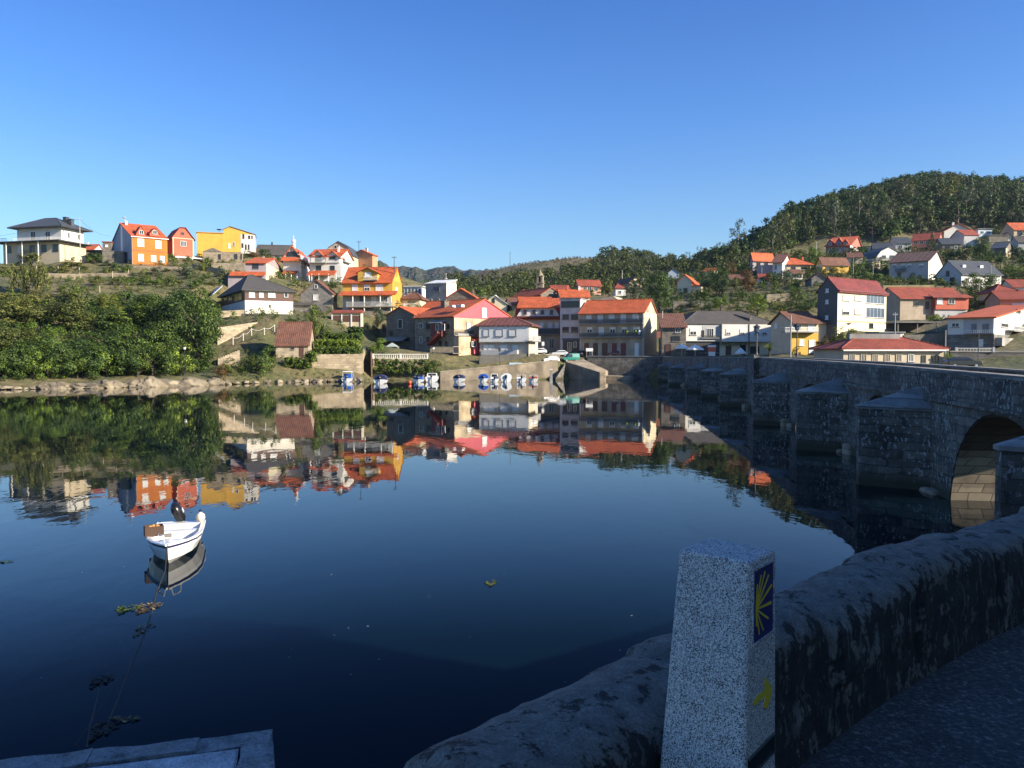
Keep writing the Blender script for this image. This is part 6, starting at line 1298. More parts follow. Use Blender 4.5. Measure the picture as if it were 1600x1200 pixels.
# slipway
sl = empty('slipway', (0, 0, 0), 0, 'stone boat slipway sloping down from the parked green van into the water', 'slipway')
a_, b_, c_, d_ = P(884, 565, 178.5), P(912, 561.5, 183.5), P(950, 579, 176.5), P(938, 582, 171.5)
lo = lambda v, z=-3: Vector((v.x, v.y, z))
MB().prism([a_, b_, c_, d_], [lo(a_), lo(b_), lo(c_), lo(d_)]).build('ramp', plaster((.34, .28, .20), .9, .35), sl)
a2 = P(938, 579, 172.5); MB().prism([lo(a2, .9), lo(P(946, 579, 175), .9), lo(P(989, 585, 176), .75), lo(P(984, 586, 171), .7)], [lo(a2), lo(P(946, 579, 175)), lo(P(989, 585, 176)), lo(P(984, 586, 171))]).build('ledge', plaster((.40, .32, .21), .9, .35), sl)
q = P(941, 585, 171.2); bevel(MB().box(q.x-.7, q.x+.7, q.y-.9, q.y+.4, -2, 1.75).build('bollard_block', QST, sl), .1)
a3 = P(868, 590, 171); MB().prism([lo(a3, .3), lo(a_, 3.6), lo(a_, -3), lo(a3, -3)], [lo(a3+Vector((1.5, 5, 0)), .3), lo(a_+Vector((1.5, 4, 0)), 3.6), lo(a_+Vector((1.5, 4, 0)), -3), lo(a3+Vector((1.5, 5, 0)), -3)]).build('side_wall', BSTONE, sl)
q = PZ(861, 598, 0); e = empty('mooring_post', (q.x, q.y, 0), 0, 'squat mooring post with sunlit side in front of the quay wall', 'mooring post')
MB().prism([(-.35, -.35, -2), (.35, -.35, -2), (.35, .35, -2), (-.35, .35, -2)], [(-.22, -.22, 2.1), (.25, -.22, 2.5), (.25, .3, 2.5), (-.22, .3, 2.1)]).build('post', PCONC, e); MB().box(-.28, .3, -.28, .36, 2.51, 2.7).build('cap', PW, e)
# shore rocks
RK = []
for s in range(4):
    b = bmesh.new(); bmesh.ops.create_icosphere(b, subdivisions=3, radius=1)
    for v in b.verts:
        n_ = mnoise.noise(v.co*1.1+Vector((s*9, 0, 0)))*.45+mnoise.noise(v.co*2.7+Vector((s*5, 3, 0)))*.2; v.co = v.co*(1+n_); v.co.z = max(-.5, v.co.z)
    me = bpy.data.meshes.new('shore_rock'); b.to_mesh(me); b.free(); me.materials.append(plaster((.33, .27, .18), .9, .5)); RK.append(me)
for i, px in enumerate(list(range(-60, 345, 14))+[352, 368, 384, 398, 418, 436, 450, 462, 476, 486, 495, 507, 516, 528, 537, 549, 560]):
    Y = np.interp(px, [p for p, _ in SHORE], [q for _, q in SHORE])+.6*rnd.random()-.2; big = 1.0 if 60 < px < 340 else .6
    o = bpy.data.objects.new('shore_rock', RK[i % 4]); C.objects.link(o); o.location = (ray(px, 550).x*Y, Y, .1+.2*rnd.random()); k = big*(.8+.9*rnd.random())
    k *= .5+.7*rnd.random(); o.scale = (k*(1.2+.6*rnd.random()), k*1.1, k*(.45+.5*rnd.random())); o.rotation_euler = (0, 0, rnd.random()*6.28); tag(o, 'tan granite boulder at the waterline of the left shore', 'rock', 'boulders along the left shore')
for px, w_, h_, lab in ((238, 1.7, 1.5, 'large rounded boulder under the overhanging branches near the lamp'), (300, 2.6, 1.25, 'broad flat-topped granite outcrop under the shore lamp')):
    Y = np.interp(px, [p for p, _ in SHORE], [q for _, q in SHORE]); o = bpy.data.objects.new('shore_rock', RK[1]); C.objects.link(o); o.location = (ray(px, 550).x*Y, Y-.2, .2); o.scale = (w_, 1.6, h_); tag(o, lab, 'rock')

# ------------------------------------------------------------------ lamps, poles, signs
def lamp(px, yb, yt, Y, label, white=False):
    b_ = P(px, yb, Y); h = P(px, yt, Y).z-b_.z; e = empty('street_lamp', b_, 0, label, 'street lamp')
    MB().lathe([(.16, 0), (.16, .3), (.09, .45), (.055, h*.7), (.05, h-.75)], n=8).build('post', DARKMET, e)
    MB().lathe([(.07, 0), (.22, .08), (.30, .5), (.16, .52)], (0, 0, h-.75), 6).build('lantern', WHITEP if white else GLASSB, e)
    MB().lathe([(.40, 0), (.30, .12), (.1, .24), (.03, .36)], (0, 0, h-.225), 6).build('hood', DARKMET, e)
lamp(289, 580, 540, 146, 'slim street lamp with pale lantern on the left shore', True)
lamp(781, 576, 544, 172.5, 'street lamp on the quay in front of the white upper-storey house')
n, d = bnorm(80.3); lamp(1182, 558, 508, 80.0, 'black lantern street lamp standing on the bridge pilaster before the cafe')
lamp(1245, 557, 506, 86, 'black lantern street lamp before the yellow ground floor on the far side of the bridge')
lamp(677, 553, 541, 180, 'small lamp on the stair terrace of the pink gabled house', True)
def pole(px, yb, yt, Y, label, mat, r=.11, arm=0, name='utility_pole'):
    b_ = P(px, yb, Y); h = P(px, yt, Y).z-b_.z; e = empty(name, b_, 0, label, 'pole')
    MB().tube((0, 0, -1), (0, 0, h), r, r*.65, 8).build('pole', mat, e)
    m = MB(); 
    if arm: m.box(-arm, arm, -.05, .05, h-.5, h-.38); [m.tube((x, 0, h-.4), (x, 0, h-.15), .05, n=5) for x in (-arm*.9, arm*.9)]; m.build('crossarm', mat, e)
    return b_ + Vector((0, 0, h))
CONC = plaster((.46, .43, .37), .9, .15); WOODP = plaster((.20, .15, .11), .9, .2)
t0 = pole(125.5, 396, 340, 246, 'thin concrete utility pole right of the white hip-roofed house', CONC, .16, .5)
m = MB()
def cable(a, b_, sag, r=.035):
    m.path([a.lerp(b_, i/12)-Vector((0, 0, sag*4*(i/12)*(1-i/12))) for i in range(13)], r, 4)
cable(t0-Vector((0, 0, .4)), P(172, 369, 250), 1.2); cable(t0-Vector((0, 0, .4)), P(-20, 371, 240), .6)
tag(m.build('overhead_cable', DARK), 'sagging overhead cable from the concrete pole to the orange house', 'cable')
pole(1034.5, 558, 486, 186, 'tall pale pole between the three-storey house and the cafe', CONC, .17, 0)
pole(1235, 557, 492, 152, 'tall sunlit pole left of the yellow ground floor', CONC, .17, 0)
pole(1398, 528, 488, 148, 'concrete pole in front of the long red-roofed house', CONC, .14, .4); pole(1477, 547, 516, 130, 'thin pole at the left corner of the loggia house', CONC, .12)
pole(1528, 574, 520, 112, 'dark slim lamp post in front of the shaded garden wall', DARKMET, .07, name='lamp_post')
for a in ((1190, 446, 417, 268, 'white pole beside the shaded orange-roofed house'), (1333, 434, 402, 262, 'pole in front of the right hillside garden'), (1364, 436, 414, 258, 'short pole left of the ribbed brown roof'), (1530, 474, 440, 214, 'pole beside the leafy tree under the slate house'), (1548, 450, 414, 236, 'pole rising at the right end of the slate roof'), (1029, 492, 446, 236, 'pole in front of the big round tree'),
          (1508, 386, 376, 330, 'pole in front of the dark red roof'), (1153, 396, 366, 400, 'pale pole under the lone eucalyptus'), (972, 440, 422, 330, 'distant pylon pole on the middle hill'), (1275, 412, 378, 330, 'tall thin pole left of the three-dormer house'), (561, 420, 376, 250, 'tall television mast behind the yellow villa'), (616, 424, 400, 216, 'antenna mast on the yellow villa roof'), (797, 412, 394, 640, 'tiny mast on the crest of the middle hill')):
    pole(*a, CONC if 'mast' not in a[4] else DARKMET, .11 if a[3] < 300 else .2, .6 if 'mast' in a[4] else 0)
def sign(px, yb, yt, wpx, y1, Y, label, legs=2):
    b_ = P(px, yb, Y); h = P(px, yt, Y).z-b_.z; w_ = wpx/F*Y; hb_ = h-(P(px, y1, Y).z-b_.z); e = empty('road_sign', b_, 0, label, 'sign')
    for x in ((-w_*.4, w_*.4) if legs == 2 else (0,)): MB().tube((x, .06, -.2), (x, .06, h-.05), .05, n=6).build('post', CONC, e)
    MB().box(-w_/2, w_/2, -.04, .0, h-hb_, h).build('panel', WHITEP, e)
sign(921, 557, 544, 11, 549, 186, 'white rectangular notice board on two posts by the slipway')
sign(848.5, 552, 534, 4, 540, 190, 'small white sign on a pole beside the parked cars', 1)
# cafe parasols and terrace things
def parasol(px, yb, y1, y2, wpx, Y, label, col):
    b_ = P(px, yb, Y); e = empty('parasol', b_, 0, label, 'parasol'); h = P(px, y1, Y).z-b_.z; he = P(px, y2, Y).z-b_.z; r = wpx/2/F*Y
    MB().tube((0, 0, 0), (0, 0, h), .05, n=6).build('pole', WHITEP, e)
    m = MB(); n = 8; rg = [(r*math.cos(i*math.pi/4+.39), r*math.sin(i*math.pi/4+.39), he) for i in range(n)]; dn = [(x, y, z-.28) for x, y, z in rg]
    for i in range(n):
        j = (i+1) % n; mid = tuple((Vector(rg[i])+Vector(rg[j]))/2*.96+Vector((0, 0, he*.04-.05))); m.quad(rg[i], mid, (0, 0, h)); m.quad(mid, rg[j], (0, 0, h)); m.quad(rg[i], rg[j], dn[j], dn[i])
    m.build('canopy', col, e, fix=False); MB().lathe([(.3, 0), (.3, .08)], n=8).build('base', GREYC, e)
parasol(1065, 556, 537, 543, 22, 178, 'left white parasol on the cafe terrace', WHITEP); parasol(1086, 556, 538, 545, 27, 176, 'right white parasol on the cafe terrace', WHITEP)
parasol(1112, 556, 536, 541, 17, 176.5, 'dark green and red parasol under the cafe loggia', paint((.05, .06, .04))); parasol(1157, 557, 543, 551, 17, 174, 'small white parasol before the cream cafe wall', WHITEP)
b_ = P(1112, 556, 175); e = empty('ice_cream_stand', b_, 0, 'red and white kiosk board beside the right white parasol', 'kiosk'); MB().box(-.8, .8, -.3, .3, .9, 1.9).build('board', paint((.55, .09, .04)), e); MB().box(-.82, .82, -.32, .32, 1.91, 2.3).build('top_band', WHITEP, e); MB().box(-.7, .7, -.25, .25, 0, .89).build('stand', WHITEP, e)
TS = []
def table(px, Y, first=[]):
    b_ = P(px, 556.5, Y)
    if not first:
        e = empty('cafe_table', b_, 0, 'round cafe table behind the bridge parapet', 'table', 'cafe terrace tables'); MB().lathe([(.42, .70), (.42, .74)], n=12).build('table_top', WHITEP, e); MB().lathe([(.25, 0), (.05, .06), (.04, .69)], n=8).build('leg', DARKMET, e); first.append(e)
    else: c = copy_tree(first[0]); c.location = b_
for px, Y in ((1060, 180), (1072, 177), (1096, 178), (1104, 175), (1120, 176)): table(px, Y)
# gazebo canopy in the waterfront garden
b_ = P(613, 556, 184); e = empty('garden_canopy', b_, 0, 'white pop-up garden canopy behind the balustrade', 'canopy'); s_ = 1.35
MB().prism([(-s_, -s_, 2.1), (s_, -s_, 2.1), (s_, s_, 2.1), (-s_, s_, 2.1)], [(-.1, -.1, 3.0), (.1, -.1, 3.0), (.1, .1, 3.0), (-.1, .1, 3.0)]).build('canopy', plaster((.36, .42, .38)), e)
for x in (-s_+.05, s_-.05):
    for y in (-s_+.05, s_-.05): MB().tube((x, y, -.3), (x, y, 2.1), .05, n=5).build('leg', WHITEP, e)
# pergola and trellised garden house under the yellow villa
b_ = P(519, 504, 198); e = empty('garden_pavilion', b_, 0, 'low tiled garden pavilion with brown shutters left of the olive tree', 'pavilion'); w_ = 45/F*198
MB().box(0, w_, 0, 3, -1.0, 2.3).build('wall', PSAND, e); MB().prism([(-.3, -.5, 2.31), (w_+.3, -.5, 2.31), (w_+.3, 3.2, 3.1), (-.3, 3.2, 3.1)], [(-.3, -.5, 2.5), (w_+.3, -.5, 2.5), (w_+.3, 3.2, 3.3), (-.3, 3.2, 3.3)]).build('roof', RDT, e)
for i in range(3): MB().box(.3+i*w_/3, -.2+(i+1)*w_/3, -.08, -.002, .2, 1.7).build('shutter', BROWN, e)
for i in range(4): MB().box(-.12+i*w_/3, .14+i*w_/3, -.2, -.085, -1.0, 2.3).build('pillar', PW, e)
# ------------------------------------------------------------------ cars
def car(px, yb, Y, ln, rz, col, label, van=False):
    b_ = P(px, yb, Y); e = empty('car', b_, rz, label, 'van' if van else 'car'); h = 1.85 if van else 1.46; w_ = .86; cm = paint(col, .3, 0, .6)
    pr = [(0, .35), (0, .75), (.06, .9), (ln*.27, 1.0), (ln*.27, 1.0), (ln*.98, 1.02), (ln, .85), (ln, .35)]
    m = MB(); m.prism([(x-ln/2, -w_, z) for x, z in pr], [(x-ln/2, w_, z) for x, z in pr]); bevel(m.build('body', cm, e), .1, 3)
    if van: cb = [(ln*.24, 1.0), (ln*.38, h-.05), (ln*.42, h), (ln*.99, h), (ln*.985, 1.0)]; gl_ = [(ln*.27, 1.03), (ln*.385, h-.12), (ln*.55, h-.12), (ln*.55, 1.03)]
    else: cb = [(ln*.24, 1.0), (ln*.40, h-.04), (ln*.46, h), (ln*.76, h), (ln*.82, h-.04), (ln*.97, 1.0)]; gl_ = [(ln*.28, 1.03), (ln*.41, h-.11), (ln*.78, h-.11), (ln*.9, 1.03)]
    m = MB(); m.prism([(x-ln/2, -w_*.93 if z < 1.2 else -w_*.76, z) for x, z in cb], [(x-ln/2, w_*.93 if z < 1.2 else w_*.76, z) for x, z in cb]); bevel(m.build('roof', cm, e), .06, 2)
    for s_ in (-1, 1):
        y = lambda z, o: s_*(w_*(.93-.17*max(0, min(1, (z-1.0)/.36)))+o)
        MB().prism([(x-ln/2, y(z, .02), z) for x, z in gl_], [(x-ln/2, y(z, -.05), z) for x, z in gl_]).build('side_window', GLASS, e)
    m = MB(); m.prism([(ln*.255-ln/2, -w_*.8, 1.04), (ln*.255-ln/2, w_*.8, 1.04), (ln*.385-ln/2, w_*.68, h-.1), (ln*.385-ln/2, -w_*.68, h-.1)], [(ln*.235-ln/2, -w_*.8, 1.06), (ln*.235-ln/2, w_*.8, 1.06), (ln*.365-ln/2, w_*.68, h-.08), (ln*.365-ln/2, -w_*.68, h-.08)]); m.build('windscreen', GLASS, e)
    for x in (ln*.19, ln*.81):
        for s_ in (-1, 1):
            t = MB().tube((x-ln/2, s_*(w_-.18), .31), (x-ln/2, s_*(w_+.02), .31), .31, n=16).build('wheel', DARK, e); MB().tube((x-ln/2, s_*(w_+.005), .31), (x-ln/2, s_*(w_+.035), .31), .19, n=12).build('rim', paint((.5, .5, .5), .3, .8), t)
    for s_ in (-.6, .6): MB().box(-ln/2-.02, -ln/2+.06, s_-.16, s_+.16, .66, .8).build('headlight', paint((.7, .7, .65), .15), e)
    for s_ in (-.68, .68): MB().box(ln/2-.05, ln/2+.02, s_-.1, s_+.1, .7, .95).build('tail_light', paint((.4, .02, .02), .2), e)
    MB().box(-ln/2-.05, -ln/2+.1, -.75, .75, .36, .56).build('bumper', DARK, e)
car(859, 567, 180, 4.3, .55, (.72, .72, .71), 'white hatchback parked nose down at the top of the quay'); car(873, 557, 190, 4.2, .35, (.42, .44, .46), 'silver grey car behind the white hatchback')
car(891, 565, 182.5, 4.2, .38, (.01, .19, .14), 'teal green delivery van parked beside the slipway', True); car(962, 557.5, 189, 4.4, .02, (.16, .012, .018), 'dark red car in front of the three-storey stone house')
car(1504, 575, 105, 4.3, math.pi-.1, (.02, .021, .024), 'black car beside the clipped green tree'); car(842, 553.5, 194, 3.6, .3, (.62, .63, .64), 'small white car half hidden at the white upper-storey house'); car(908, 557, 192, 3.6, 1.2, (.02, .02, .022), 'black car between the green van and the notice board')
# ------------------------------------------------------------------ boats
HW = paint((.78, .78, .76), .25, 0, .4); NAVY = paint((.012, .016, .07), .35); BLUEC = paint((.015, .10, .42), .6); NAVYC = paint((.018, .025, .075), .7); REDC = paint((.42, .06, .03), .5)
def hull_rings(Ln, B, fb):
    st = [0, .12, .3, .5, .66, .8, .9, .97, 1.0]; out = []
    for t in st:
        hb_ = B/2*(.93+.07*math.sin(t*math.pi))*(1-max(0, (t-.42)/.58)**2.4*.97); sh = fb*(1+.22*t**2.2); ke = -.16+.30*max(0, (t-.72)/.28)**1.6*fb*1.5; ch = .10+.28*max(0, t-.5)*fb
        x = Ln*t; xr = x-.0
        out.append([(hb_, x, sh), (hb_*.97, x-.02*t, sh*.55+ch*.45), (hb_*.80, x-.10*t**4, ch), (0, x-.28*t**6, ke), (-hb_*.80, x-.10*t**4, ch), (-hb_*.97, x-.02*t, sh*.55+ch*.45), (-hb_, x, sh)])
    return out
def motor(parent, y, z, tilt, sc=1.0):
    e = None; m = MB(); rg = []
    for zz, rx, ry in ((.0, .13, .16), (.08, .17, .24), (.28, .185, .27), (.42, .16, .24), (.5, .08, .12)):
        rg.append([(rx*math.cos(a)*(1.0), ry*math.sin(a), zz) for a in [i*math.pi/6 for i in range(12)]])
    m.loft(rg, closed=True, caps=True); o = m.build('outboard_motor', paint((.012, .012, .014), .3), parent, smooth=True); o.location = (0, y, z); o.rotation_euler = (tilt, 0, 0); o.scale = (sc,)*3
    MB().box(-.05, .05, -.10, .08, -.75, .0).build('leg', paint((.03, .03, .033), .4), o); MB().box(-.012, .012, -.18, .12, -.95, -.72).build('skeg', paint((.03, .03, .033), .4), o); MB().box(-.10, .10, .16, .26, -.2, -.02).build('bracket', GREYC, o)
    MB().box(-.188, .188, -.06, .08, .2, .30).build('badge', WHITEP, o); return o
def boat(name, loc, rz, Ln, B, fb, label, stripe=NAVY, cat='boat', group=None, deck=True, mot=True, tilt=0.0, extra=None, cover=None, msc=1.0):
    e = empty(name, loc, rz, label, cat, group); rg = hull_rings(Ln, B, fb)
    m = MB(); m.loft(rg, closed=False); m.quad(*rg[0]); m.build('hull', HW, e, smooth=False)
    m = MB()
    for s_ in (0, 6):
        pts = [Vector(r[s_]) for r in rg]; m.path([p+Vector((0, 0, -.02)) for p in pts], .035, 6)
    m.build('rub_rail', HW, e)
    m = MB(); band = []
    for s_, q in ((0, 1), (6, 5)):
        up_ = [Vector(r[s_]).lerp(Vector(r[q]), .14) for r in rg]; lo_ = [Vector(r[s_]).lerp(Vector(r[q]), .52) for r in rg]
        for i in range(len(rg)-1):
            ofs = Vector((.012*(1 if s_ == 0 else -1), .004, 0)); m.quad(up_[i]+ofs, up_[i+1]+ofs, lo_[i+1]+ofs, lo_[i]+ofs)
    m.build('stripe', stripe, e)
    # liner, sole and foredeck
    m = MB(); k = 5
    for i in range(k):
        a, b2 = rg[i], rg[i+1]
        for s_ in (0, 6):
            f_ = .86; A_ = Vector(a[s_]); B_ = Vector(b2[s_]); ai = Vector((A_.x*f_, A_.y, A_.z)); bi = Vector((B_.x*f_, B_.y, B_.z)); al = Vector((A_.x*.8, A_.y, .2)); bl = Vector((B_.x*.8, B_.y, .2))
            m.quad(A_, B_, bi, ai); m.quad(ai, bi, bl, al)
        m.quad(Vector((a[0][0]*.8, a[0][1], .2)), Vector((b2[0][0]*.8, b2[0][1], .2)), Vector((-b2[0][0]*.8, b2[0][1], .2)), Vector((-a[0][0]*.8, a[0][1], .2)))
    m.quad(rg[0][0], rg[0][6], (rg[0][6][0]*.8, .06, .2), (rg[0][0][0]*.8, .06, .2)); m.build('cockpit', HW, e)
    m = MB(); fd = [[Vector(r[0]), Vector((0, r[0][1], r[0][2]+.10*r[0][0]/(B/2))), Vector(r[6])] for r in rg[k:]]
    m.loft(fd, closed=False); a = fd[0]; m.quad(a[0], a[1], a[2], (a[2].x*.8, a[2].y, .2), (a[0].x*.8, a[0].y, .2)); m.build('foredeck', HW, e)
    if mot: motor(e, -.14, fb+.02, tilt, msc)
    if cover:
        mat, h_, t0_, t1_ = cover; rr_ = []
        for t in (0, .2, .5, .8, 1.0):
            y = Ln*(t0_+(t1_-t0_)*t); hb_ = B/2*(1-max(0, (y/Ln-.45)/.55)**2.4*.9)*1.0; hh = h_*(.75+.25*math.sin(math.pi*min(1, t*1.1+.15))); rr_.append([(hb_*math.cos(a_)*1.02, y, fb*.98+hh*math.sin(a_)**.7) for a_ in [math.pi*i/8 for i in range(9)]])
        m = MB(); m.loft(rr_, closed=False); m.quad(*rr_[0]); m.quad(*rr_[-1]); m.build('cover', mat, e)
    return e
# the white boat on its mooring
bc = PZ(292, 838, 0.0); bow = PZ(263, 869, 0.0); BX = Vector((-10.72, 25.75, 0)); BW_ = Vector((-9.62, 22.1, 0)); dv = BW_-BX
bo = boat('moored_boat', BX, math.atan2(dv.y, dv.x)-math.pi/2, dv.length, 1.52, .52, 'small white open motorboat with navy stripe moored alone on the calm water', NAVY, tilt=-.95, msc=.95)
for c_ in bo.children:
    if c_.name.startswith('outboard'): c_.rotation_euler = (-.35, .38, 0); c_.scale = (.95, 1.0, 1.3)
for s_ in (-1, 1):
    m = MB(); pts = [Vector((s_*.30, dv.length-.55, .62)), Vector((s_*.28, dv.length-.5, .84)), Vector((s_*.12, dv.length-.2, .86)), Vector((s_*.08, dv.length-.18, .66))]; m.path(pts, .016, 6)
    m.build('bow_rail', paint((.6, .6, .6), .5), bo)
MB().box(-.62, .62, 1.05, 1.35, .2, .48).build('thwart', HW, bo); MB().box(-.66, .66, .08, .40, .2, .52).build('stern_locker', HW, bo)
MB().box(-.02, .16, dv.length-.95, dv.length-.80, .66, .75).build('deck_fitting', GREYC, bo)
m = MB(); m.box(.795, .835, .9, 1.05, .40, .52); m.build('side_reflector', paint((.6, .22, .04)), bo)
def boat_pt(x, y, z): return bo.matrix_basis @ Vector((x, y, z))
bpy.context.view_layer.update()
cr = empty('fish_crate', boat_pt(.56, 2.05, .54), bo.rotation_euler.z+.25, 'dark brown crate of orange floats on the boat\'s side deck', 'crate')
m = MB(); m.box(-.26, .26, -.18, .18, 0, .03); m.box(-.26, .26, -.18, -.155, .03, .30); m.box(-.26, .26, .155, .18, .03, .30); m.box(-.26, -.235, -.155, .155, .03, .30); m.box(.235, .26, -.155, .155, .03, .30); m.build('box', paint((.07, .035, .02), .7), cr)
for x, y in ((-.1, .0), (.1, .04), (.0, -.07)): MB().lathe([(.02, .03), (.075, .08), (.09, .16), (.075, .24), (.02, .29)], (x, y, .03), 10).build('float', paint((.55, .25, .06), .5), cr)
fn = empty('fender', boat_pt(-.60, .30, .5), 0, 'round cream mooring fender at the boat\'s stern corner', 'fender'); MB().lathe([(.03, 0), (.10, .04), (.15, .15), (.13, .26), (.05, .32), (.035, .38)], n=12).build('ball', paint((.70, .60, .45), .5), fn, smooth=True); MB().lathe([(.045, 0), (.045, .08)], (0, 0, .34), 8).build('eye', NAVY, fn)
def line_on_water(name, pts, label, r=.018, mat=None, z=.006):
    m = MB(); m.path(pts, r, 5); return tag(m.build(name, mat or paint((.02, .02, .018), .8)), label, 'rope')
bq = boat_pt(0, dv.length, .55)
line_on_water('mooring_rope', [bq, PZ(258, 892, .15), PZ(245, 925, .01), PZ(237, 958, .0), PZ(226, 990, .0), PZ(205, 1040, .0), PZ(186, 1090, .0), PZ(165, 1140, .0)], 'long dark mooring rope trailing from the boat\'s bow across the water')
line_on_water('mooring_line', [PZ(158, 1068, .0), PZ(150, 1100, .0), PZ(140, 1140, .0), PZ(136, 1168, .0)], 'short dark line between two weed clumps near the landing stage', .014)
line_on_water('mooring_line', [PZ(205, 1040, .0), PZ(178, 1075, .0), PZ(150, 1118, .0), PZ(118, 1165, .0)], 'faint second line branching from the mooring rope', .007)
def weed(px, py, wpx, hpx, lf, label, n=60, seed=1):
    c0_ = PZ(px, py, .0); r = np.random.RandomState(seed); rx = wpx/2/F*c0_.y; ry = abs(PZ(px, py-hpx/2, 0).y-c0_.y)
    a = r.rand(n)*6.28; q = np.sqrt(r.rand(n)); p = np.c_[c0_.x+rx*q*np.cos(a)+ .3*rx*np.sin(a*2), c0_.y+ry*q*np.sin(a), .004+.03*r.rand(n)]
    s_ = (.025+.045*r.rand(n))[:, None]; u_ = np.c_[np.cos(a*3), np.sin(a*3), .15*r.normal(size=n)]; v_ = np.c_[-np.sin(a*3), np.cos(a*3), .15*r.normal(size=n)]
    vv = np.stack([p-u_*s_, p-v_*s_*.5, p+u_*s_, p+v_*s_*.5], 1).reshape(-1, 3)
    o = bpy.data.objects.new('floating_weed', quads_mesh('floating_weed', vv, LEAF[lf])); C.objects.link(o); tag(o, label, 'seaweed')
LEAF['brown'] = leafmat('leaf_brown', (.09, .065, .03), (.22, .17, .09)); LEAF['black'] = leafmat('leaf_black', (.012, .010, .006), (.03, .024, .014))
weed(197, 953, 32, 14, 'mid', 'green weed clump floating left of the mooring rope', 90, 2); weed(229, 951, 34, 18, 'brown', 'pale brown weed clump caught on the mooring rope', 120, 3); weed(222, 985, 22, 24, 'brown', 'thin brown weed trail under the boat\'s mooring rope', 40, 9)
weed(766, 912, 16, 9, 'olive', 'small green weed patch alone in the middle of the water', 40, 4); weed(155, 1066, 26, 22, 'black', 'dark weed clump at the upper end of the short line', 70, 5); weed(158, 1143, 34, 30, 'black', 'large dark weed clump near the landing stage', 90, 6); weed(8, 878, 24, 4, 'dark', 'thin dark weed strip at the left edge of the water', 30, 7); weed(195, 1125, 44, 8, 'brown', 'long pale weed strand beside the dark weed clump', 40, 8)
# white specks of foam and leaves
r = np.random.RandomState(4); V = []
for i in range(22):
    p = PZ(20+1000*r.rand(), 880+190*r.rand()**1.4, .004); s_ = .007+.013*r.rand(); V += [(p.x-s_*1.5, p.y, p.z), (p.x, p.y-s_, p.z), (p.x+s_*1.5, p.y, p.z), (p.x, p.y+s_, p.z)]
o = bpy.data.objects.new('foam_flecks', quads_mesh('foam_flecks', np.array(V), plaster((.45, .45, .42)))); C.objects.link(o); tag(o, 'tiny pale flecks scattered on the near water', 'foam', kind='stuff')
# boats at the quay: sterns towards the camera
for px, yw, wpx, cov, lab, st, ex in (
 (521, 596, 19, (NAVYC, .62, .05, .75), 'low white boat with navy cover, leftmost at the quay', NAVY, None), (541, 597, 17, None, 'white boat with bright blue canopy beside the leftmost covered boat', BLUEC, 'canopy'), (593, 600, 21, (NAVYC, .95, .0, .85), 'white boat with tall navy cover below the hedge corner', NAVY, None),
 (653, 598, 16, (BLUEC, .55, .0, .6), 'white boat with small blue cover and navy top right of the orange buoy', NAVY, 'bimini'), (674, 597, 22, None, 'larger white cabin boat with dark windscreen next to the blue-covered boat', HW, 'cabin'), (716, 597, 18, (NAVYC, .75, .0, .8), 'white boat with navy cover alone at mid quay', NAVY, None),
 (755, 597, 17, (BLUEC, .95, .0, .8), 'white boat under a domed bright blue cover', HW, None), (773, 597, 15, None, 'white boat with tall narrow cabin between blue and white covers', HW, 'cabin'), (791, 597, 19, (WHITEP, .95, .0, .85), 'white boat under a tall white cover', HW, None),
 (815, 597, 17, None, 'small open white boat with a white grab rail', HW, 'rail'), (833, 597, 16, (REDC, .35, .25, .8), 'small white boat with a red top, rightmost at the quay', HW, 'rail')):
    q = PZ(px, yw, 0); B = wpx/F*q.y*.93
    e = boat('quay_boat', (q.x, q.y, 0), (rnd.random()-.5)*.25, B*2.2, B, .36*B+.02, lab, st, 'boat', None, cover=cov, tilt=-.2, msc=1.25); fb = .36*B+.02
    if ex == 'canopy':
        m = MB(); m.prism([(-B*.45, 1, fb+1.25), (B*.45, 1, fb+1.25), (B*.45, 3, fb+1.15), (-B*.45, 3, fb+1.15)], [(-B*.4, 1.1, fb+1.4), (B*.4, 1.1, fb+1.4), (B*.4, 2.9, fb+1.3), (-B*.4, 2.9, fb+1.3)]); m.build('canopy', WHITEP, e)
        MB().box(-B*.42, B*.42, 2.2, 2.6, fb, fb+.85).build('wind_cover', BLUEC, e); m = MB(); [m.tube((x*B*.43, y, fb-.1), (x*B*.43, y, fb+1.2), .03, n=5) for x in (-1, 1) for y in (1.1, 2.9)]; m.build('canopy_frame', WHITEP, e)
    if ex == 'bimini': MB().box(-B*.45, B*.45, 1.2, 2.6, fb+.72, fb+.82).build('bimini_top', NAVYC, e); m = MB(); [m.tube((x*B*.42, y, fb-.1), (x*B*.42, y, fb+.72), .03, n=5) for x in (-1, 1) for y in (1.3, 2.5)]; m.build('canopy_frame', WHITEP, e)
    if ex == 'cabin':
        h_ = .95 if wpx < 18 else .75; m = MB(); m.prism([(-B*.42, B*.9, fb-.05), (B*.42, B*.9, fb-.05), (B*.38, B*.9, fb+h_), (-B*.38, B*.9, fb+h_)], [(-B*.36, B*1.5, fb-.05), (B*.36, B*1.5, fb-.05), (B*.3, B*1.4, fb+h_), (-B*.3, B*1.4, fb+h_)]); cb = m.build('cabin', HW, e)
        MB().box(-B*.30, B*.30, B*.9-.03, B*.9-.003, fb+h_*.35, fb+h_*.9).build('cabin_window', GLASS, cb)
    if ex == 'rail':
        m = MB(); m.path([(-B*.4, B*.9, fb), (-B*.4, B*.9, fb+.6), (B*.4, B*.9, fb+.6), (B*.4, B*.9, fb)], .035, 6); m.build('grab_rail', WHITEP, e)
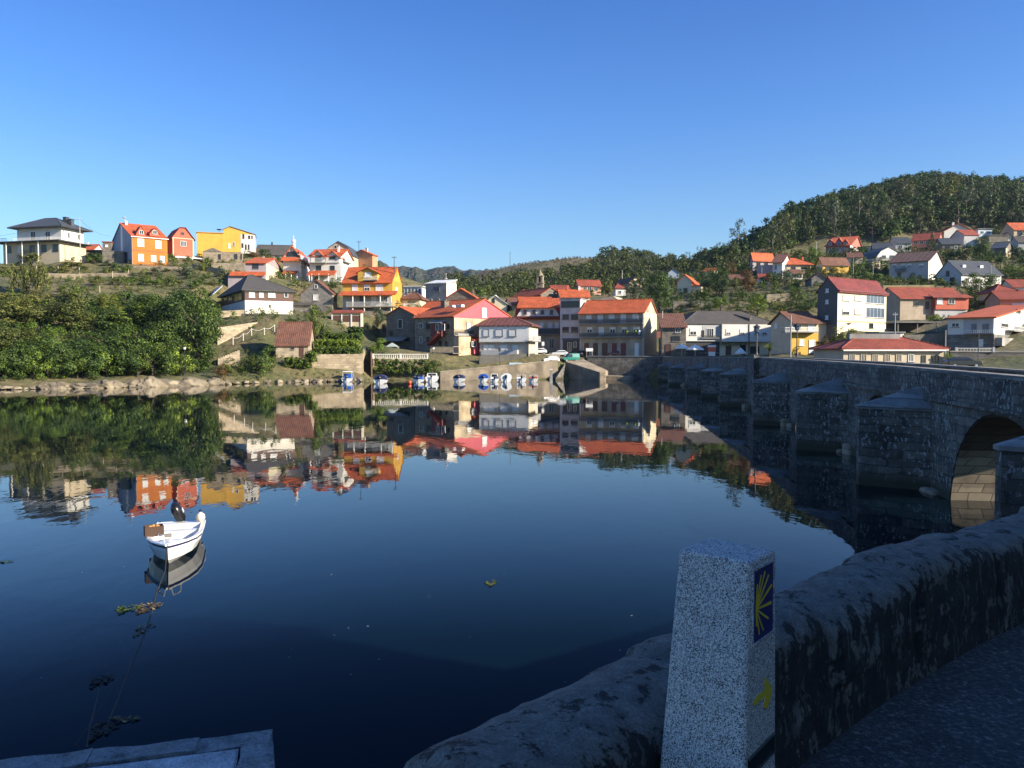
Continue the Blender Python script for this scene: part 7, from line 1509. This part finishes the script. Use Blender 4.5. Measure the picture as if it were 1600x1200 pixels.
q = PZ(640, 600, 0); e = empty('mooring_buoy', (q.x, q.y, -.1), 0, 'round orange mooring buoy floating before the blue-covered boat', 'buoy'); MB().lathe([(.05, 0), (.3, .12), (.4, .38), (.32, .62), (.12, .74)], n=14).build('ball', paint((.62, .07, .02), .4), e, smooth=True); MB().lathe([(.07, 0), (.07, .12)], (0, 0, .74), 8).build('eye', DARK, e)
q = P(795, 571, 174.5); e = empty('upturned_dinghy', (q.x, q.y, q.z-.1), .3, 'pale blue dinghy pulled up on the quay below the white house', 'boat'); rg = hull_rings(3.6, 1.4, .5)
m = MB(); m.loft([[(x, y, .55-z) for x, y, z in r_] for r_ in rg], closed=False); m.quad(*[(x, y, .55-z) for x, y, z in rg[0]]); o = m.build('hull', paint((.30, .42, .46), .5), e); o.rotation_euler = (0, 0, -1.6)
m = MB(); [m.path([(r_[s_][0], r_[s_][1], .55-r_[s_][2]) for r_ in rg], .04, 5) for s_ in (0, 6)]; o = m.build('rub_rail', WHITEP, e); o.rotation_euler = (0, 0, -1.6)
# ------------------------------------------------------------------ unseen houses added behind the viewer to cast shade over the foreground
h2 = empty('corner_shade_house', (17.5, -15.4, ROADZ), 0, 'unseen tall house added behind the viewer to shade the near water', 'house')
MB().box(0, 10, 0, 18.0, -4, 11.5).build('wall', PW, h2); MB().prism([(-.6, -.5, 11.3), (5, -.5, 13.8), (10.6, -.5, 11.3)], [(-.6, 18.3, 11.3), (5, 18.3, 13.8), (10.6, 18.3, 11.3)]).build('roof', ORTY, h2)
for y in (2, 6, 10, 14):
    for z in (1.2, 4.4, 7.6):
        w_ = MB().box(-.06, .02, y, y+1.2, z, z+1.5).build('window', WHITEP, h2); MB().box(-.08, -.061, y+.1, y+1.1, z+.1, z+1.4).build('pane', GLASS, w_)
hs = empty('roadside_shade_house', (6.6, -15.0, ROADZ), 0, 'unseen tall house added across the road to shade the foreground', 'house')
MB().box(0, 11, 0, 21.0, -2, 9.3).build('wall', PSAND, hs); MB().prism([(-.6, -.5, 9.1), (5.5, -.5, 11.6), (11.6, -.5, 9.1)], [(-.6, 21.5, 9.1), (5.5, 21.5, 11.6), (11.6, 21.5, 9.1)]).build('roof', ORTY, hs)
for y in (2, 6, 10, 14, 18):
    for z in (1.2, 4.2, 7):
        w_ = MB().box(-.06, .02, y, y+1.2, z, z+1.4).build('window', WHITEP, hs); MB().box(-.08, -.061, y+.1, y+1.1, z+.1, z+1.3).build('pane', GLASS, w_)

# ------------------------------------------------------------------ air
m = bpy.data.materials.new('haze_air'); m.use_nodes = True; nt = m.node_tree; nt.nodes.clear()
out = nt.nodes.new('ShaderNodeOutputMaterial'); vp = nt.nodes.new('ShaderNodeVolumePrincipled')
vp.inputs['Color'].default_value = (.55, .74, 1.0, 1); vp.inputs['Density'].default_value = .00005; vp.inputs['Anisotropy'].default_value = .2
L(nt, vp.outputs[0], out.inputs['Volume'])
MB().box(-5200, 5200, -500, 4600, -8.5, 340).build('haze', m)['kind'] = 'stuff'
bpy.context.scene.cycles.volume_bounces = 0
